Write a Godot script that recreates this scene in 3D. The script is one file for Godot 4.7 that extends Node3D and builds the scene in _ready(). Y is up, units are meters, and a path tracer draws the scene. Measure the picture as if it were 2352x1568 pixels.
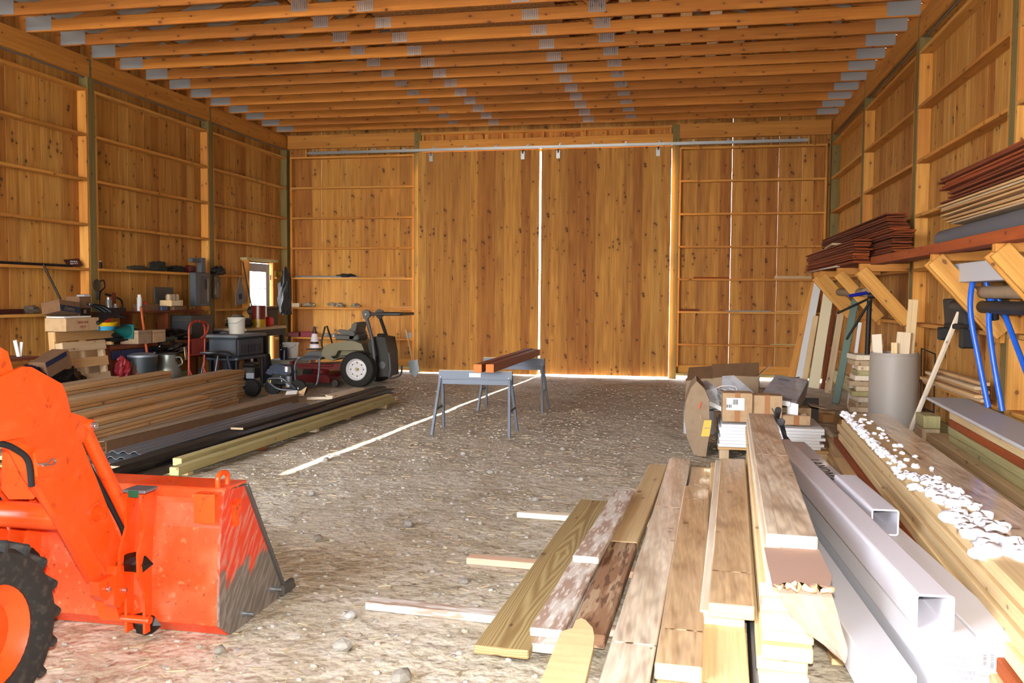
extends Node3D
# A timber barn interior: open front behind the camera, sliding doors at the back, lumber stacks right and left, an orange loader tractor in front.
# x runs from the left wall (0) to the right wall (W), z from the back wall (0) towards the camera, y is up; metres.

const W := 10.486
const FRONT := 18.3
const POST_Z := [2.876, 5.924, 8.972, 12.02, 15.068]
const GIRT_Y := [4.267, 3.662, 3.057, 2.452, 1.847, 1.242, 0.637]

var rng := RandomNumberGenerator.new()
var M := {}
var cache := {}
var taken := {}

func _ready() -> void:
	rng.seed = 7
	set_camera_and_light()
	make_materials()
	build_structure()
	build_ground()
	build_left_lumber()
	build_tractor()
	build_right_lumber()
	build_right_wall_things()
	build_packages()
	build_sawhorses()
	build_mower()
	build_left_clutter()
	build_shelf_things()

func set_camera_and_light() -> void:
	var cam := Camera3D.new()
	cam.name = "camera"
	add_child(cam)
	cam.fov = 42.64
	cam.near = 0.05
	cam.far = 400.0
	cam.position = Vector3(7.994, 1.538, 16.612)
	cam.rotation = Vector3(-0.0531, 0.1972, 0.0070)
	cam.current = true
	var env := Environment.new()
	var sky := Sky.new()
	var sm := ProceduralSkyMaterial.new()
	sm.sky_top_color = Color(0.74, 0.80, 0.88)
	sm.sky_horizon_color = Color(0.95, 0.94, 0.92)
	sm.ground_bottom_color = Color(0.42, 0.40, 0.36)
	sm.ground_horizon_color = Color(0.62, 0.61, 0.58)
	sm.sky_energy_multiplier = SKY_E
	sm.ground_energy_multiplier = SKY_E
	sky.sky_material = sm
	env.background_mode = Environment.BG_SKY
	env.sky = sky
	env.tonemap_mode = Environment.TONE_MAPPER_LINEAR
	env.tonemap_exposure = 1.0
	env.sdfgi_enabled = true
	env.ssao_enabled = true
	env.ssil_enabled = true
	var we := WorldEnvironment.new()
	we.name = "world_environment"
	we.environment = env
	add_child(we)
	# the sun stands low behind the back wall; it comes in through the slit between the sliding doors
	var sun := DirectionalLight3D.new()
	sun.name = "sun"
	add_child(sun)
	sun.look_at_from_position(Vector3.ZERO, Vector3(-0.603, -4.29, 9.785))
	sun.light_energy = SUN_E
	sun.light_color = Color(1.0, 0.95, 0.86)
	sun.light_angular_distance = 0.5
	sun.shadow_enabled = true
	# the camera's own flash, a hand's breadth above the lens: it throws the short hard shadows in the foreground
	var fl := SpotLight3D.new()
	fl.name = "camera_flash"
	add_child(fl)
	fl.position = Vector3(7.994, 1.648, 16.60)
	fl.rotation = Vector3(-0.0531, 0.1972, 0.0)
	fl.spot_angle = 52.0
	fl.spot_angle_attenuation = 0.6
	fl.spot_range = 60.0
	fl.spot_attenuation = 2.0
	fl.light_size = 0.03
	fl.light_energy = FLASH_E
	fl.light_color = Color(1.0, 0.985, 0.97)
	fl.shadow_enabled = true

const SKY_E := 5.5
const SUN_E := 34.0
const FLASH_E := 30.0

# ---------------------------------------------------------------- helpers
func numbered(called: String) -> String:
	var n: int = taken.get(called, 0)
	taken[called] = n + 1
	return called if n == 0 else "%s_%03d" % [called, n]

func thing(called: String, label: String, category: String, at := Vector3.ZERO, turn := 0.0, group := "") -> Node3D:
	var o := Node3D.new()
	o.name = numbered(called)
	add_child(o)
	o.position = at
	o.rotation.y = turn
	tag(o, label, category, group)
	return o

func tag(o: Node, label: String, category: String, group := "") -> void:
	o.set_meta("label", label)
	o.set_meta("category", category)
	if group:
		o.set_meta("group", group)

func structure(called: String) -> Node3D:
	var o := Node3D.new()
	o.name = called
	add_child(o)
	o.set_meta("kind", "structure")
	return o

func part(called: String, mesh: Mesh, mat: Material, parent: Node, at := Vector3.ZERO, rot := Vector3.ZERO) -> MeshInstance3D:
	var o := MeshInstance3D.new()
	o.mesh = mesh
	o.material_override = mat
	if parent == self:
		o.name = numbered(called)
		add_child(o)
	else:
		o.name = called
		parent.add_child(o, true)
	o.position = at
	o.rotation = rot
	return o

func solo(called: String, mesh: Mesh, mat: Material, label: String, category: String, at := Vector3.ZERO, rot := Vector3.ZERO, group := "") -> MeshInstance3D:
	var o := part(called, mesh, mat, self, at, rot)
	tag(o, label, category, group)
	return o

func flat(c: Color, rough := 0.8, metal := 0.0) -> StandardMaterial3D:
	var m := StandardMaterial3D.new()
	m.albedo_color = c
	m.roughness = rough
	m.metallic = metal
	return m

# mesh from triangles with explicit outward hints
func put_quad(st: SurfaceTool, p: Array, n: Vector3, uv: Array) -> void:
	var c: Vector3 = (p[1] - p[0]).cross(p[2] - p[0])
	var order := [0, 1, 2, 0, 2, 3] if c.dot(n) < 0.0 else [0, 2, 1, 0, 3, 2]
	for i in order:
		st.set_normal(n)
		st.set_uv(uv[i])
		st.add_vertex(p[i])

func put_tri(st: SurfaceTool, p: Array, n: Vector3, uv: Array) -> void:
	var c: Vector3 = (p[1] - p[0]).cross(p[2] - p[0])
	for i in ([0, 1, 2] if c.dot(n) < 0.0 else [0, 2, 1]):
		st.set_normal(n)
		st.set_uv(uv[i])
		st.add_vertex(p[i])

# a box with chamfered edges; texture coordinates run along its longest side (LEN metres to the picture) and across (WID metres)
func box(sx: float, sy: float, sz: float, bevel := 0.004, seed_uv := 0) -> ArrayMesh:
	var key := "b%.4f,%.4f,%.4f,%.4f,%d" % [sx, sy, sz, bevel, seed_uv]
	if cache.has(key):
		return cache[key]
	var st := SurfaceTool.new()
	st.begin(Mesh.PRIMITIVE_TRIANGLES)
	put_box(st, Vector3(sx, sy, sz), Vector3.ZERO, bevel, seed_uv)
	var m := st.commit()
	cache[key] = m
	return m

const LEN := 2.4
const WID := 0.25

func put_box(st: SurfaceTool, size: Vector3, centre: Vector3, bevel := 0.004, seed_uv := 0, basis := Basis.IDENTITY) -> void:
	var h := size * 0.5
	var b := minf(bevel, minf(h.x, minf(h.y, h.z)) * 0.45)
	var la := 0 if size.x >= size.y and size.x >= size.z else (1 if size.y >= size.z else 2)
	var off := Vector2(fposmod(seed_uv * 0.377, 1.0), fposmod(seed_uv * 0.613, 1.0))
	var pt := func(s: Vector3, a: int) -> Vector3:
		var r := Vector3(s.x * (h.x - b), s.y * (h.y - b), s.z * (h.z - b))
		r[a] = s[a] * h[a]
		return r
	var uvof := func(v: Vector3, a: int) -> Vector2:
		var o2 := 3 - la - a if a != la else (la + 1) % 3
		var l2 := la if a != la else (la + 2) % 3
		return Vector2(v[l2] / LEN + off.x, v[o2] / WID + off.y + a * 0.31)
	for a in 3:
		var u := (a + 1) % 3
		var w := (a + 2) % 3
		for s in [-1.0, 1.0]:
			var n := Vector3.ZERO
			n[a] = s
			var ps := []
			var us := []
			for q in [[-1, -1], [1, -1], [1, 1], [-1, 1]]:
				var sg := Vector3.ZERO
				sg[a] = s
				sg[u] = q[0]
				sg[w] = q[1]
				var v: Vector3 = pt.call(sg, a)
				us.append(uvof.call(v, a))
				ps.append(basis * v + centre)
			put_quad(st, ps, basis * n, us)
		if b < 0.0004:
			continue
		# the four chamfers that run along axis a
		for s1 in [-1.0, 1.0]:
			for s2 in [-1.0, 1.0]:
				var n2 := Vector3.ZERO
				n2[u] = s1
				n2[w] = s2
				var ps2 := []
				var us2 := []
				for q in [[-1.0, u], [1.0, u], [1.0, w], [-1.0, w]]:
					var sg := Vector3.ZERO
					sg[a] = q[0]
					sg[u] = s1
					sg[w] = s2
					var v: Vector3 = pt.call(sg, q[1])
					us2.append(uvof.call(v, u))
					ps2.append(basis * v + centre)
				put_quad(st, ps2, basis * n2.normalized(), us2)
	if b >= 0.0004:
		for x in [-1.0, 1.0]:
			for y in [-1.0, 1.0]:
				for z in [-1.0, 1.0]:
					var sg := Vector3(x, y, z)
					var ps3 := []
					var us3 := []
					for a in 3:
						var v: Vector3 = pt.call(sg, a)
						ps3.append(basis * v + centre)
						us3.append(uvof.call(v, a))
					put_tri(st, ps3, basis * sg.normalized(), us3)

# a board from point a to point b (centre line), w wide and t thick; tilt turns it about its length
func board(called: String, a: Vector3, b: Vector3, w: float, t: float, mat: Material, parent: Node, tilt := 0.0, bevel := 0.004, seed_uv := -1) -> MeshInstance3D:
	var l := a.distance_to(b)
	var sd := seed_uv if seed_uv >= 0 else rng.randi_range(0, 23)
	var o := part(called, box(snappedf(l, 0.001), t, w, bevel, sd), mat, parent, (a + b) * 0.5)
	var x := (b - a).normalized()
	var up := Vector3.UP if absf(x.y) < 0.95 else Vector3.BACK
	var z := x.cross(up).normalized()
	var y := z.cross(x).normalized()
	o.basis = Basis(x, y, z) * Basis(Vector3.RIGHT, tilt)
	return o

func lathe(profile: Array, n := 24, smooth := true) -> ArrayMesh:
	var key := "l%s%d%s" % [str(profile), n, smooth]
	if cache.has(key):
		return cache[key]
	var st := SurfaceTool.new()
	st.begin(Mesh.PRIMITIVE_TRIANGLES)
	put_lathe(st, profile, n, Transform3D.IDENTITY, smooth)
	var m := st.commit()
	cache[key] = m
	return m

# profile: [radius, height] pairs from bottom to top, turned about y
func put_lathe(st: SurfaceTool, profile: Array, n := 24, tr := Transform3D.IDENTITY, smooth := true) -> void:
	var k := profile.size()
	var acc := 0.0
	for i in k - 1:
		var r0: float = profile[i][0]
		var y0: float = profile[i][1]
		var r1: float = profile[i + 1][0]
		var y1: float = profile[i + 1][1]
		var seg := Vector2(r1 - r0, y1 - y0)
		if seg.length() < 1e-6:
			continue
		var nn := Vector2(seg.y, -seg.x).normalized()
		var na := nn
		var nb := nn
		if smooth:
			if i > 0:
				var s0 := Vector2(r0 - profile[i - 1][0], y0 - profile[i - 1][1])
				if s0.length() > 1e-6 and s0.normalized().dot(seg.normalized()) > 0.75:
					na = (nn + Vector2(s0.y, -s0.x).normalized()).normalized()
			if i < k - 2:
				var s1 := Vector2(profile[i + 2][0] - r1, profile[i + 2][1] - y1)
				if s1.length() > 1e-6 and s1.normalized().dot(seg.normalized()) > 0.75:
					nb = (nn + Vector2(s1.y, -s1.x).normalized()).normalized()
		for j in n:
			var a0 := TAU * j / n
			var a1 := TAU * (j + 1) / n
			var d0 := Vector3(cos(a0), 0, sin(a0))
			var d1 := Vector3(cos(a1), 0, sin(a1))
			var p := [d0 * r0 + Vector3.UP * y0, d1 * r0 + Vector3.UP * y0, d1 * r1 + Vector3.UP * y1, d0 * r1 + Vector3.UP * y1]
			var ns := [d0 * na.x + Vector3.UP * na.y, d1 * na.x + Vector3.UP * na.y, d1 * nb.x + Vector3.UP * nb.y, d0 * nb.x + Vector3.UP * nb.y]
			var uvs := [Vector2(float(j) / n, acc), Vector2(float(j + 1) / n, acc), Vector2(float(j + 1) / n, acc + seg.length()), Vector2(float(j) / n, acc + seg.length())]
			var mid: Vector3 = ns[0] + ns[1] + ns[2] + ns[3]
			for t in [[0, 1, 2], [0, 2, 3]]:
				var c: Vector3 = (p[t[1]] - p[t[0]]).cross(p[t[2]] - p[t[0]])
				if c.length_squared() < 1e-16:
					continue
				for q in (t if c.dot(mid) < 0.0 else [t[0], t[2], t[1]]):
					st.set_normal((tr.basis * ns[q]).normalized())
					st.set_uv(uvs[q])
					st.add_vertex(tr * p[q])
		acc += seg.length()

# a round bar along points
func tube(points: Array, r: float, n := 10, closed := false) -> ArrayMesh:
	var st := SurfaceTool.new()
	st.begin(Mesh.PRIMITIVE_TRIANGLES)
	put_tube(st, points, r, n, closed)
	return st.commit()

func put_tube(st: SurfaceTool, points: Array, r: float, n := 10, closed := false, radii := []) -> void:
	var k := points.size()
	var rings := []
	var dirs := []
	var t0: Vector3 = (points[1] - points[0]).normalized()
	var u := t0.cross(Vector3.UP if absf(t0.y) < 0.9 else Vector3.RIGHT).normalized()
	for i in k:
		var t: Vector3
		if closed:
			t = (points[(i + 1) % k] - points[(i + k - 1) % k]).normalized()
		elif i == 0:
			t = t0
		elif i == k - 1:
			t = (points[i] - points[i - 1]).normalized()
		else:
			t = (points[i + 1] - points[i - 1]).normalized()
		u = (u - t * u.dot(t)).normalized()
		var v := t.cross(u)
		var ring := []
		var dr := []
		var rr: float = radii[i] if radii.size() else r
		for j in n:
			var a := TAU * j / n
			var d := u * cos(a) + v * sin(a)
			dr.append(d)
			ring.append(points[i] + d * rr)
		rings.append(ring)
		dirs.append(dr)
	var last := k if closed else k - 1
	for i in last:
		var i1 := (i + 1) % k
		for j in n:
			var j1 := (j + 1) % n
			var p := [rings[i][j], rings[i][j1], rings[i1][j1], rings[i1][j]]
			var ns := [dirs[i][j], dirs[i][j1], dirs[i1][j1], dirs[i1][j]]
			var c: Vector3 = (p[1] - p[0]).cross(p[2] - p[0])
			var order := [0, 1, 2, 0, 2, 3] if c.dot(ns[0] + ns[1]) < 0.0 else [0, 2, 1, 0, 3, 2]
			for q in order:
				st.set_normal(ns[q])
				st.set_uv(Vector2(float(j + (1 if q == 1 or q == 2 else 0)) / n, float(i + (1 if q >= 2 else 0)) * 0.2))
				st.add_vertex(p[q])
	if not closed:
		for e in [0, k - 1]:
			var nn: Vector3 = (points[0] - points[1]).normalized() if e == 0 else (points[k - 1] - points[k - 2]).normalized()
			for j in n:
				put_tri(st, [points[e], rings[e][j], rings[e][(j + 1) % n]], nn, [Vector2.ZERO, Vector2.RIGHT, Vector2.ONE])

# smooth curve through points
func curve(points: Array, per := 6, closed := false) -> Array:
	var out := []
	var k := points.size()
	for i in (k if closed else k - 1):
		var p0: Vector3 = points[(i - 1 + k) % k] if closed or i > 0 else points[i]
		var p1: Vector3 = points[i]
		var p2: Vector3 = points[(i + 1) % k]
		var p3: Vector3 = points[(i + 2) % k] if closed or i + 2 < k else p2
		for s in per:
			out.append(p1.cubic_interpolate(p2, p0, p3, float(s) / per))
	if not closed:
		out.append(points[k - 1])
	return out

# a flat outline in its own x-y plane, pushed along z by depth, centred on z = 0
func slab(outline: Array, depth: float, holes := []) -> ArrayMesh:
	var st := SurfaceTool.new()
	st.begin(Mesh.PRIMITIVE_TRIANGLES)
	put_slab(st, outline, depth, Transform3D.IDENTITY)
	return st.commit()

func put_slab(st: SurfaceTool, outline: Array, depth: float, tr := Transform3D.IDENTITY, uvs := 1.0) -> void:
	var poly := PackedVector2Array(outline)
	var idx := Geometry2D.triangulate_polygon(poly)
	var area := 0.0
	for i in poly.size():
		var q := poly[(i + 1) % poly.size()]
		area += poly[i].x * q.y - q.x * poly[i].y
	for s in [-1.0, 1.0]:
		for t in range(0, idx.size(), 3):
			var p := []
			var u := []
			for q in 3:
				var v: Vector2 = poly[idx[t + q]]
				p.append(tr * Vector3(v.x, v.y, s * depth * 0.5))
				u.append(v * uvs)
			put_tri(st, p, (tr.basis * Vector3(0, 0, s)).normalized(), u)
	for i in poly.size():
		var a := poly[i]
		var b := poly[(i + 1) % poly.size()]
		var e := b - a
		if e.length() < 1e-6:
			continue
		var n2 := Vector2(e.y, -e.x).normalized() * (1.0 if area > 0.0 else -1.0)
		put_quad(st, [tr * Vector3(a.x, a.y, -depth * 0.5), tr * Vector3(b.x, b.y, -depth * 0.5), tr * Vector3(b.x, b.y, depth * 0.5), tr * Vector3(a.x, a.y, depth * 0.5)],
			(tr.basis * Vector3(n2.x, n2.y, 0)).normalized(), [a * uvs, b * uvs, b * uvs + Vector2(0, depth), a * uvs + Vector2(0, depth)])

func start() -> SurfaceTool:
	var st := SurfaceTool.new()
	st.begin(Mesh.PRIMITIVE_TRIANGLES)
	return st

# lettering as thin raised print
func lettering(called: String, text: String, height: float, mat: Material, parent: Node, at: Vector3, rot := Vector3.ZERO, font := "Droid Sans") -> MeshInstance3D:
	var tm := TextMesh.new()
	var f := SystemFont.new()
	f.font_names = PackedStringArray([font])
	tm.font = f
	tm.text = text
	tm.font_size = 32
	tm.pixel_size = height / 24.0
	tm.depth = 0.0012
	tm.curve_step = 2.0
	return part(called, tm, mat, parent, at, rot)

func bars(called: String, w: float, h: float, count: int, mat: Material, parent: Node, at: Vector3, rot := Vector3.ZERO, sd := 1) -> MeshInstance3D:
	var r := RandomNumberGenerator.new()
	r.seed = sd
	var st := start()
	var x := -w * 0.5
	for i in count:
		var bw := w / count * r.randf_range(0.25, 0.8)
		put_box(st, Vector3(bw, h, 0.0012), Vector3(x + bw * 0.5, 0, 0), 0.0)
		x += w / count
	return part(called, st.commit(), mat, parent, at, rot)

# ---------------------------------------------------------------- materials
func noise_bytes(sd: int, w: int, h: int, freq: float, shrink_x: int, octaves := 2) -> PackedByteArray:
	var n := FastNoiseLite.new()
	n.seed = sd
	n.noise_type = FastNoiseLite.TYPE_SIMPLEX_SMOOTH
	n.frequency = freq
	n.fractal_octaves = octaves
	var im := n.get_seamless_image(maxi(w / shrink_x, 8), h)
	im.convert(Image.FORMAT_L8)
	im.resize(w, h, Image.INTERPOLATE_CUBIC)
	return im.get_data()

# sawn wood: grain runs along x; knots are dark cores that bend the grain
func wood_picture(sd: int, w: int, h: int, dark: Color, light: Color, knots: int, knot_size := 7.0, strength := 0.5, arch := false) -> Image:
	var fine := noise_bytes(sd, w, h, 0.16, 64, 2)
	var broad := noise_bytes(sd + 50, w, h, 0.022, 24, 2)
	var speck := noise_bytes(sd + 90, w, h, 0.35, 10, 1)
	var lr := PackedByteArray()
	var lg := PackedByteArray()
	var lb := PackedByteArray()
	for i in 256:
		var c := dark.lerp(light, i / 255.0)
		lr.append(int(c.r * 255))
		lg.append(int(c.g * 255))
		lb.append(int(c.b * 255))
	var out := PackedByteArray()
	out.resize(w * h * 3)
	var k := 0
	var o := 0
	for y in h:
		var vy := (y - h * 0.5) / h
		for x in w:
			var v := 0
			if arch:
				var q := vy * vy * 5.0 + sin(x * 0.004) * 0.35
				v = int(90.0 + 70.0 * sin((q * 7.0 + (x * 0.0022) + broad[k] * 0.004) * TAU)) + (fine[k] >> 2)
			else:
				v = (fine[k] * 7 + broad[k] * 7 + speck[k] * 2) >> 4
			v = clampi(v, 0, 255)
			out[o] = lr[v]
			out[o + 1] = lg[v]
			out[o + 2] = lb[v]
			o += 3
			k += 1
	var r := RandomNumberGenerator.new()
	r.seed = sd * 13 + 5
	for n in knots:
		var kx := r.randf() * w
		var ky := r.randf_range(0.08, 0.92) * h
		var a := knot_size * r.randf_range(0.45, 1.3)
		var el := r.randf_range(1.0, 1.9)
		var deep := r.randf_range(0.6, 1.0) * strength
		var tail := r.randf() < 0.35
		var rx := int(a * el * (9.0 if tail else 5.0))
		var ry := int(a * 3.0)
		for yy in range(maxi(int(ky) - ry, 0), mini(int(ky) + ry, h)):
			for xx in range(int(kx) - rx, int(kx) + rx):
				var px := posmod(xx, w)
				var dx := (xx - kx) / (a * el)
				var dy := (yy - ky) / a
				var d := sqrt(dx * dx + dy * dy)
				var f := 1.0
				if d < 1.0:
					f = 1.0 - deep * (0.82 + 0.18 * sin(d * 9.0))
				elif d < 1.35:
					f = 1.0 - deep * 0.75 * (1.35 - d) / 0.35
				var halo := exp(-dy * dy * 0.5 - dx * dx * (0.035 if tail else 0.1)) * deep * 0.38
				f *= 1.0 - halo * (0.7 + 0.3 * sin((d + dy) * 7.0))
				var at := (yy * w + px) * 3
				out[at] = int(out[at] * f)
				out[at + 1] = int(out[at + 1] * f * (1.0 - 0.22 * (1.0 - f)))
				out[at + 2] = int(out[at + 2] * f * (1.0 - 0.3 * (1.0 - f)))
	return Image.create_from_data(w, h, false, Image.FORMAT_RGB8, out)

func textured(im: Image, tint := Color.WHITE, rough := 0.75, scale := Vector3.ONE) -> StandardMaterial3D:
	var m := StandardMaterial3D.new()
	m.albedo_texture = ImageTexture.create_from_image(im) if im else null
	m.albedo_color = tint
	m.roughness = rough
	m.uv1_scale = scale
	return m

func retint(m: StandardMaterial3D, tint: Color, rough := -1.0) -> StandardMaterial3D:
	var c: StandardMaterial3D = m.duplicate()
	c.albedo_color = tint
	if rough >= 0.0:
		c.roughness = rough
	return c

# blotchy picture: base colour with patches of others laid on by noise thresholds [freq, low, high, colour, seed]
func patch_picture(w: int, h: int, base: Color, layers: Array, grain := 0.06, sd := 3) -> Image:
	var out := PackedByteArray()
	out.resize(w * h * 3)
	var cur := PackedFloat32Array()
	cur.resize(w * h * 3)
	var sp := noise_bytes(sd, w, h, 0.45, 1, 2)
	for i in w * h:
		var g := 1.0 + (sp[i] / 255.0 - 0.5) * 2.0 * grain
		cur[i * 3] = base.r * g
		cur[i * 3 + 1] = base.g * g
		cur[i * 3 + 2] = base.b * g
	for l in layers:
		var nb := noise_bytes(l[4], w, h, l[0], l[5] if l.size() > 5 else 1, 4)
		var lo: float = l[1] * 255.0
		var sc: float = 1.0 / maxf((l[2] - l[1]) * 255.0, 1.0)
		var c: Color = l[3]
		for i in w * h:
			var t := (nb[i] - lo) * sc
			if t <= 0.0:
				continue
			t = minf(t, 1.0) * c.a
			cur[i * 3] = lerpf(cur[i * 3], c.r, t)
			cur[i * 3 + 1] = lerpf(cur[i * 3 + 1], c.g, t)
			cur[i * 3 + 2] = lerpf(cur[i * 3 + 2], c.b, t)
	for i in w * h * 3:
		out[i] = clampi(int(cur[i] * 255.0), 0, 255)
	return Image.create_from_data(w, h, false, Image.FORMAT_RGB8, out)

func make_materials() -> void:
	var pine := []
	for i in 4:
		pine.append(textured(wood_picture(11 + i * 7, 1536, 96, Color(0.56, 0.36, 0.14), Color(0.84, 0.65, 0.33), 6 + i, 6.5, 0.56)))
	M.pine = []
	for i in 4:
		for t in [Color(1, 1, 1), Color(0.93, 0.88, 0.82), Color(0.86, 0.76, 0.64), Color(1.0, 0.97, 0.90)]:
			M.pine.append(retint(pine[i], t))
	M.frame = []       # new framing lumber
	for i in 2:
		var f := textured(wood_picture(71 + i * 3, 1024, 96, Color(0.66, 0.44, 0.18), Color(0.87, 0.66, 0.33), 7, 5.0, 0.45))
		for t in [Color(1, 1, 1), Color(0.94, 0.88, 0.80), Color(1.0, 0.96, 0.88)]:
			M.frame.append(retint(f, t))
	M.truss = []
	for t in [Color(0.98, 0.86, 0.72), Color(0.92, 0.80, 0.66), Color(0.86, 0.74, 0.60)]:
		M.truss.append(retint(M.frame[0], t))
		M.truss.append(retint(M.frame[3], t))
	var lum := []      # stacked lumber, paler, fewer knots
	for i in 3:
		lum.append(textured(wood_picture(131 + i * 5, 1024, 96, Color(0.82, 0.74, 0.62), Color(0.97, 0.93, 0.85), 4, 4.5, 0.35)))
	M.lumber = []
	for i in 3:
		for t in [Color(1, 1, 1), Color(0.96, 0.92, 0.86), Color(0.90, 0.83, 0.70), Color(1.0, 0.93, 0.78)]:
			M.lumber.append(retint(lum[i], t, 0.7))
	M.dusty = []       # lumber lying under dirt
	for i in 3:
		for t in [Color(0.80, 0.74, 0.66), Color(0.84, 0.72, 0.56), Color(0.78, 0.64, 0.46)]:
			M.dusty.append(retint(lum[i], t, 0.85))
	M.treated = textured(wood_picture(301, 1024, 96, Color(0.38, 0.33, 0.17), Color(0.54, 0.47, 0.27), 5, 4.0, 0.4))
	M.treated_pale = retint(M.treated, Color(1.0, 1.0, 1.0))
	M.treated_pale.albedo_texture = ImageTexture.create_from_image(wood_picture(305, 1024, 96, Color(0.58, 0.54, 0.36), Color(0.74, 0.69, 0.48), 5, 4.0, 0.4))
	M.cathedral = textured(wood_picture(311, 1024, 128, Color(0.52, 0.40, 0.23), Color(0.76, 0.70, 0.50), 3, 5.0, 0.4, true), Color.WHITE, 0.7, Vector3(1.0, 0.9, 1.0))
	M.white_plank = textured(patch_picture(512, 128, Color(0.80, 0.76, 0.71), [[0.02, 0.42, 0.62, Color(0.62, 0.50, 0.42, 0.8), 21, 2], [0.09, 0.55, 0.75, Color(0.90, 0.89, 0.87, 0.8), 22, 3]], 0.08), Color.WHITE, 0.85)
	M.stained = textured(patch_picture(512, 128, Color(0.58, 0.44, 0.33), [[0.016, 0.45, 0.55, Color(0.72, 0.62, 0.50, 0.9), 31, 3], [0.05, 0.58, 0.7, Color(0.36, 0.25, 0.19, 0.75), 32, 3], [0.16, 0.5, 0.9, Color(0.46, 0.32, 0.22, 0.4), 33, 12]], 0.06), Color.WHITE, 0.6)
	M.wrapped = []     # boards under clear film
	for i in 3:
		var m := retint(lum[i], [Color(0.94, 0.92, 0.90), Color(0.92, 0.84, 0.74), Color(1.0, 1.0, 1.0)][i], 0.5)
		m.clearcoat_enabled = true
		m.clearcoat = 1.0
		m.clearcoat_roughness = 0.16
		var nn := FastNoiseLite.new()
		nn.seed = 40 + i
		nn.frequency = 0.012
		nn.fractal_octaves = 3
		var im := nn.get_image(256, 256)
		im.bump_map_to_normal_map(5.0)
		m.normal_enabled = true
		m.normal_texture = ImageTexture.create_from_image(im)
		m.normal_scale = 0.9
		M.wrapped.append(m)
	M.cedar = textured(wood_picture(401, 512, 96, Color(0.50, 0.24, 0.10), Color(0.66, 0.35, 0.15), 0, 4.0, 0.3), Color.WHITE, 0.6)
	M.cedar_end = flat(Color(0.80, 0.42, 0.16), 0.7)
	M.old = []
	for t in [Color(0.62, 0.40, 0.26), Color(0.70, 0.44, 0.26), Color(0.54, 0.34, 0.22), Color(0.76, 0.50, 0.30)]:
		M.old.append(retint(M.frame[1], t, 0.85))
	M.osb = textured(patch_picture(256, 256, Color(0.58, 0.40, 0.22), [[0.06, 0.5, 0.6, Color(0.68, 0.50, 0.30, 0.7), 44], [0.11, 0.55, 0.62, Color(0.42, 0.27, 0.14, 0.7), 45]], 0.1), Color.WHITE, 0.85)
	M.osb.uv1_triplanar = true
	M.end = flat(Color(0.90, 0.76, 0.54), 0.85)
	M.galv = flat(Color(0.62, 0.64, 0.66), 0.38, 0.85)
	M.galv_dull = flat(Color(0.50, 0.53, 0.57), 0.55, 0.6)
	M.plate = flat(Color(0.60, 0.61, 0.63), 0.5, 0.4)
	M.roof = flat(Color(0.74, 0.76, 0.76), 0.55, 0.2)
	M.black = flat(Color(0.05, 0.05, 0.055), 0.6)
	M.black_gloss = flat(Color(0.035, 0.035, 0.04), 0.28)
	M.rubber = flat(Color(0.07, 0.07, 0.075), 0.8)
	M.white = flat(Color(0.88, 0.88, 0.87), 0.5)
	M.paper = flat(Color(0.92, 0.92, 0.91), 0.8)
	M.cream = flat(Color(0.85, 0.80, 0.66), 0.7)
	M.print = flat(Color(0.16, 0.16, 0.18), 0.8)
	M.print_pale = flat(Color(0.50, 0.50, 0.54), 0.8)
	var cb := patch_picture(256, 256, Color(0.70, 0.58, 0.44), [[0.03, 0.5, 0.8, Color(0.62, 0.50, 0.37, 0.5), 61]], 0.04)
	M.card = textured(cb, Color.WHITE, 0.85)
	M.card.uv1_triplanar = true
	M.card_dull = retint(M.card, Color(0.82, 0.84, 0.88))
	M.card_dark = retint(M.card, Color(0.62, 0.55, 0.50))
	M.card_grey = retint(M.card, Color(0.90, 0.92, 0.96))
	M.card_grey.albedo_texture = ImageTexture.create_from_image(patch_picture(256, 256, Color(0.74, 0.72, 0.70), [[0.02, 0.5, 0.8, Color(0.64, 0.61, 0.58, 0.6), 62]], 0.03))
	M.glass = flat(Color(0.85, 0.92, 0.92, 0.12), 0.05)
	M.glass.transparency = BaseMaterial3D.TRANSPARENCY_ALPHA
	M.clear = flat(Color(0.9, 0.92, 0.93, 0.25), 0.12)
	M.clear.transparency = BaseMaterial3D.TRANSPARENCY_ALPHA

func pick(a: Array) -> Material:
	return a[rng.randi_range(0, a.size() - 1)]

# ---------------------------------------------------------------- the barn
# upright sheathing boards on a wall: from one end to the other, with a gap now and then
func upright_boards(parent: Node, from: Vector3, to: Vector3, y0: float, y1: float, width: float, inward: Vector3, gaps := [], skip := []) -> void:
	var l := from.distance_to(to)
	var dir := (to - from).normalized()
	var n := int(round(l / width))
	var w := l / n
	for i in n:
		var c := from + dir * (w * (i + 0.5))
		if skip.size() and w * (i + 0.5) > skip[0] and w * (i + 0.5) < skip[1]:
			if skip.size() > 2:
				var oo := part("board", box(w, y1 - skip[2], 0.022, 0.002, rng.randi_range(0, 11)), pick(M.pine), parent, Vector3(c.x, (skip[2] + y1) * 0.5, c.z))
				oo.rotation.y = atan2(-dir.z, dir.x)
			continue
		var g := 0.0
		for q in gaps:
			if q == i:
				g = 0.0016
		var o := part("board", box(snappedf(w - g, 0.0001), snappedf(y1 - y0, 0.01), 0.022, 0.0025, rng.randi_range(0, 11)), pick(M.pine), parent, Vector3(c.x + (g * 0.5 if dir.x > 0.5 else 0.0), (y0 + y1) * 0.5, c.z) + inward * rng.randf_range(-0.002, 0.002))
		o.rotation.y = atan2(-dir.z, dir.x)

func hbeam(called: String, a: Vector3, b: Vector3, wide: float, tall: float, mat: Material, parent: Node) -> MeshInstance3D:
	return board(called, a, b, wide, tall, mat, parent)

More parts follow.
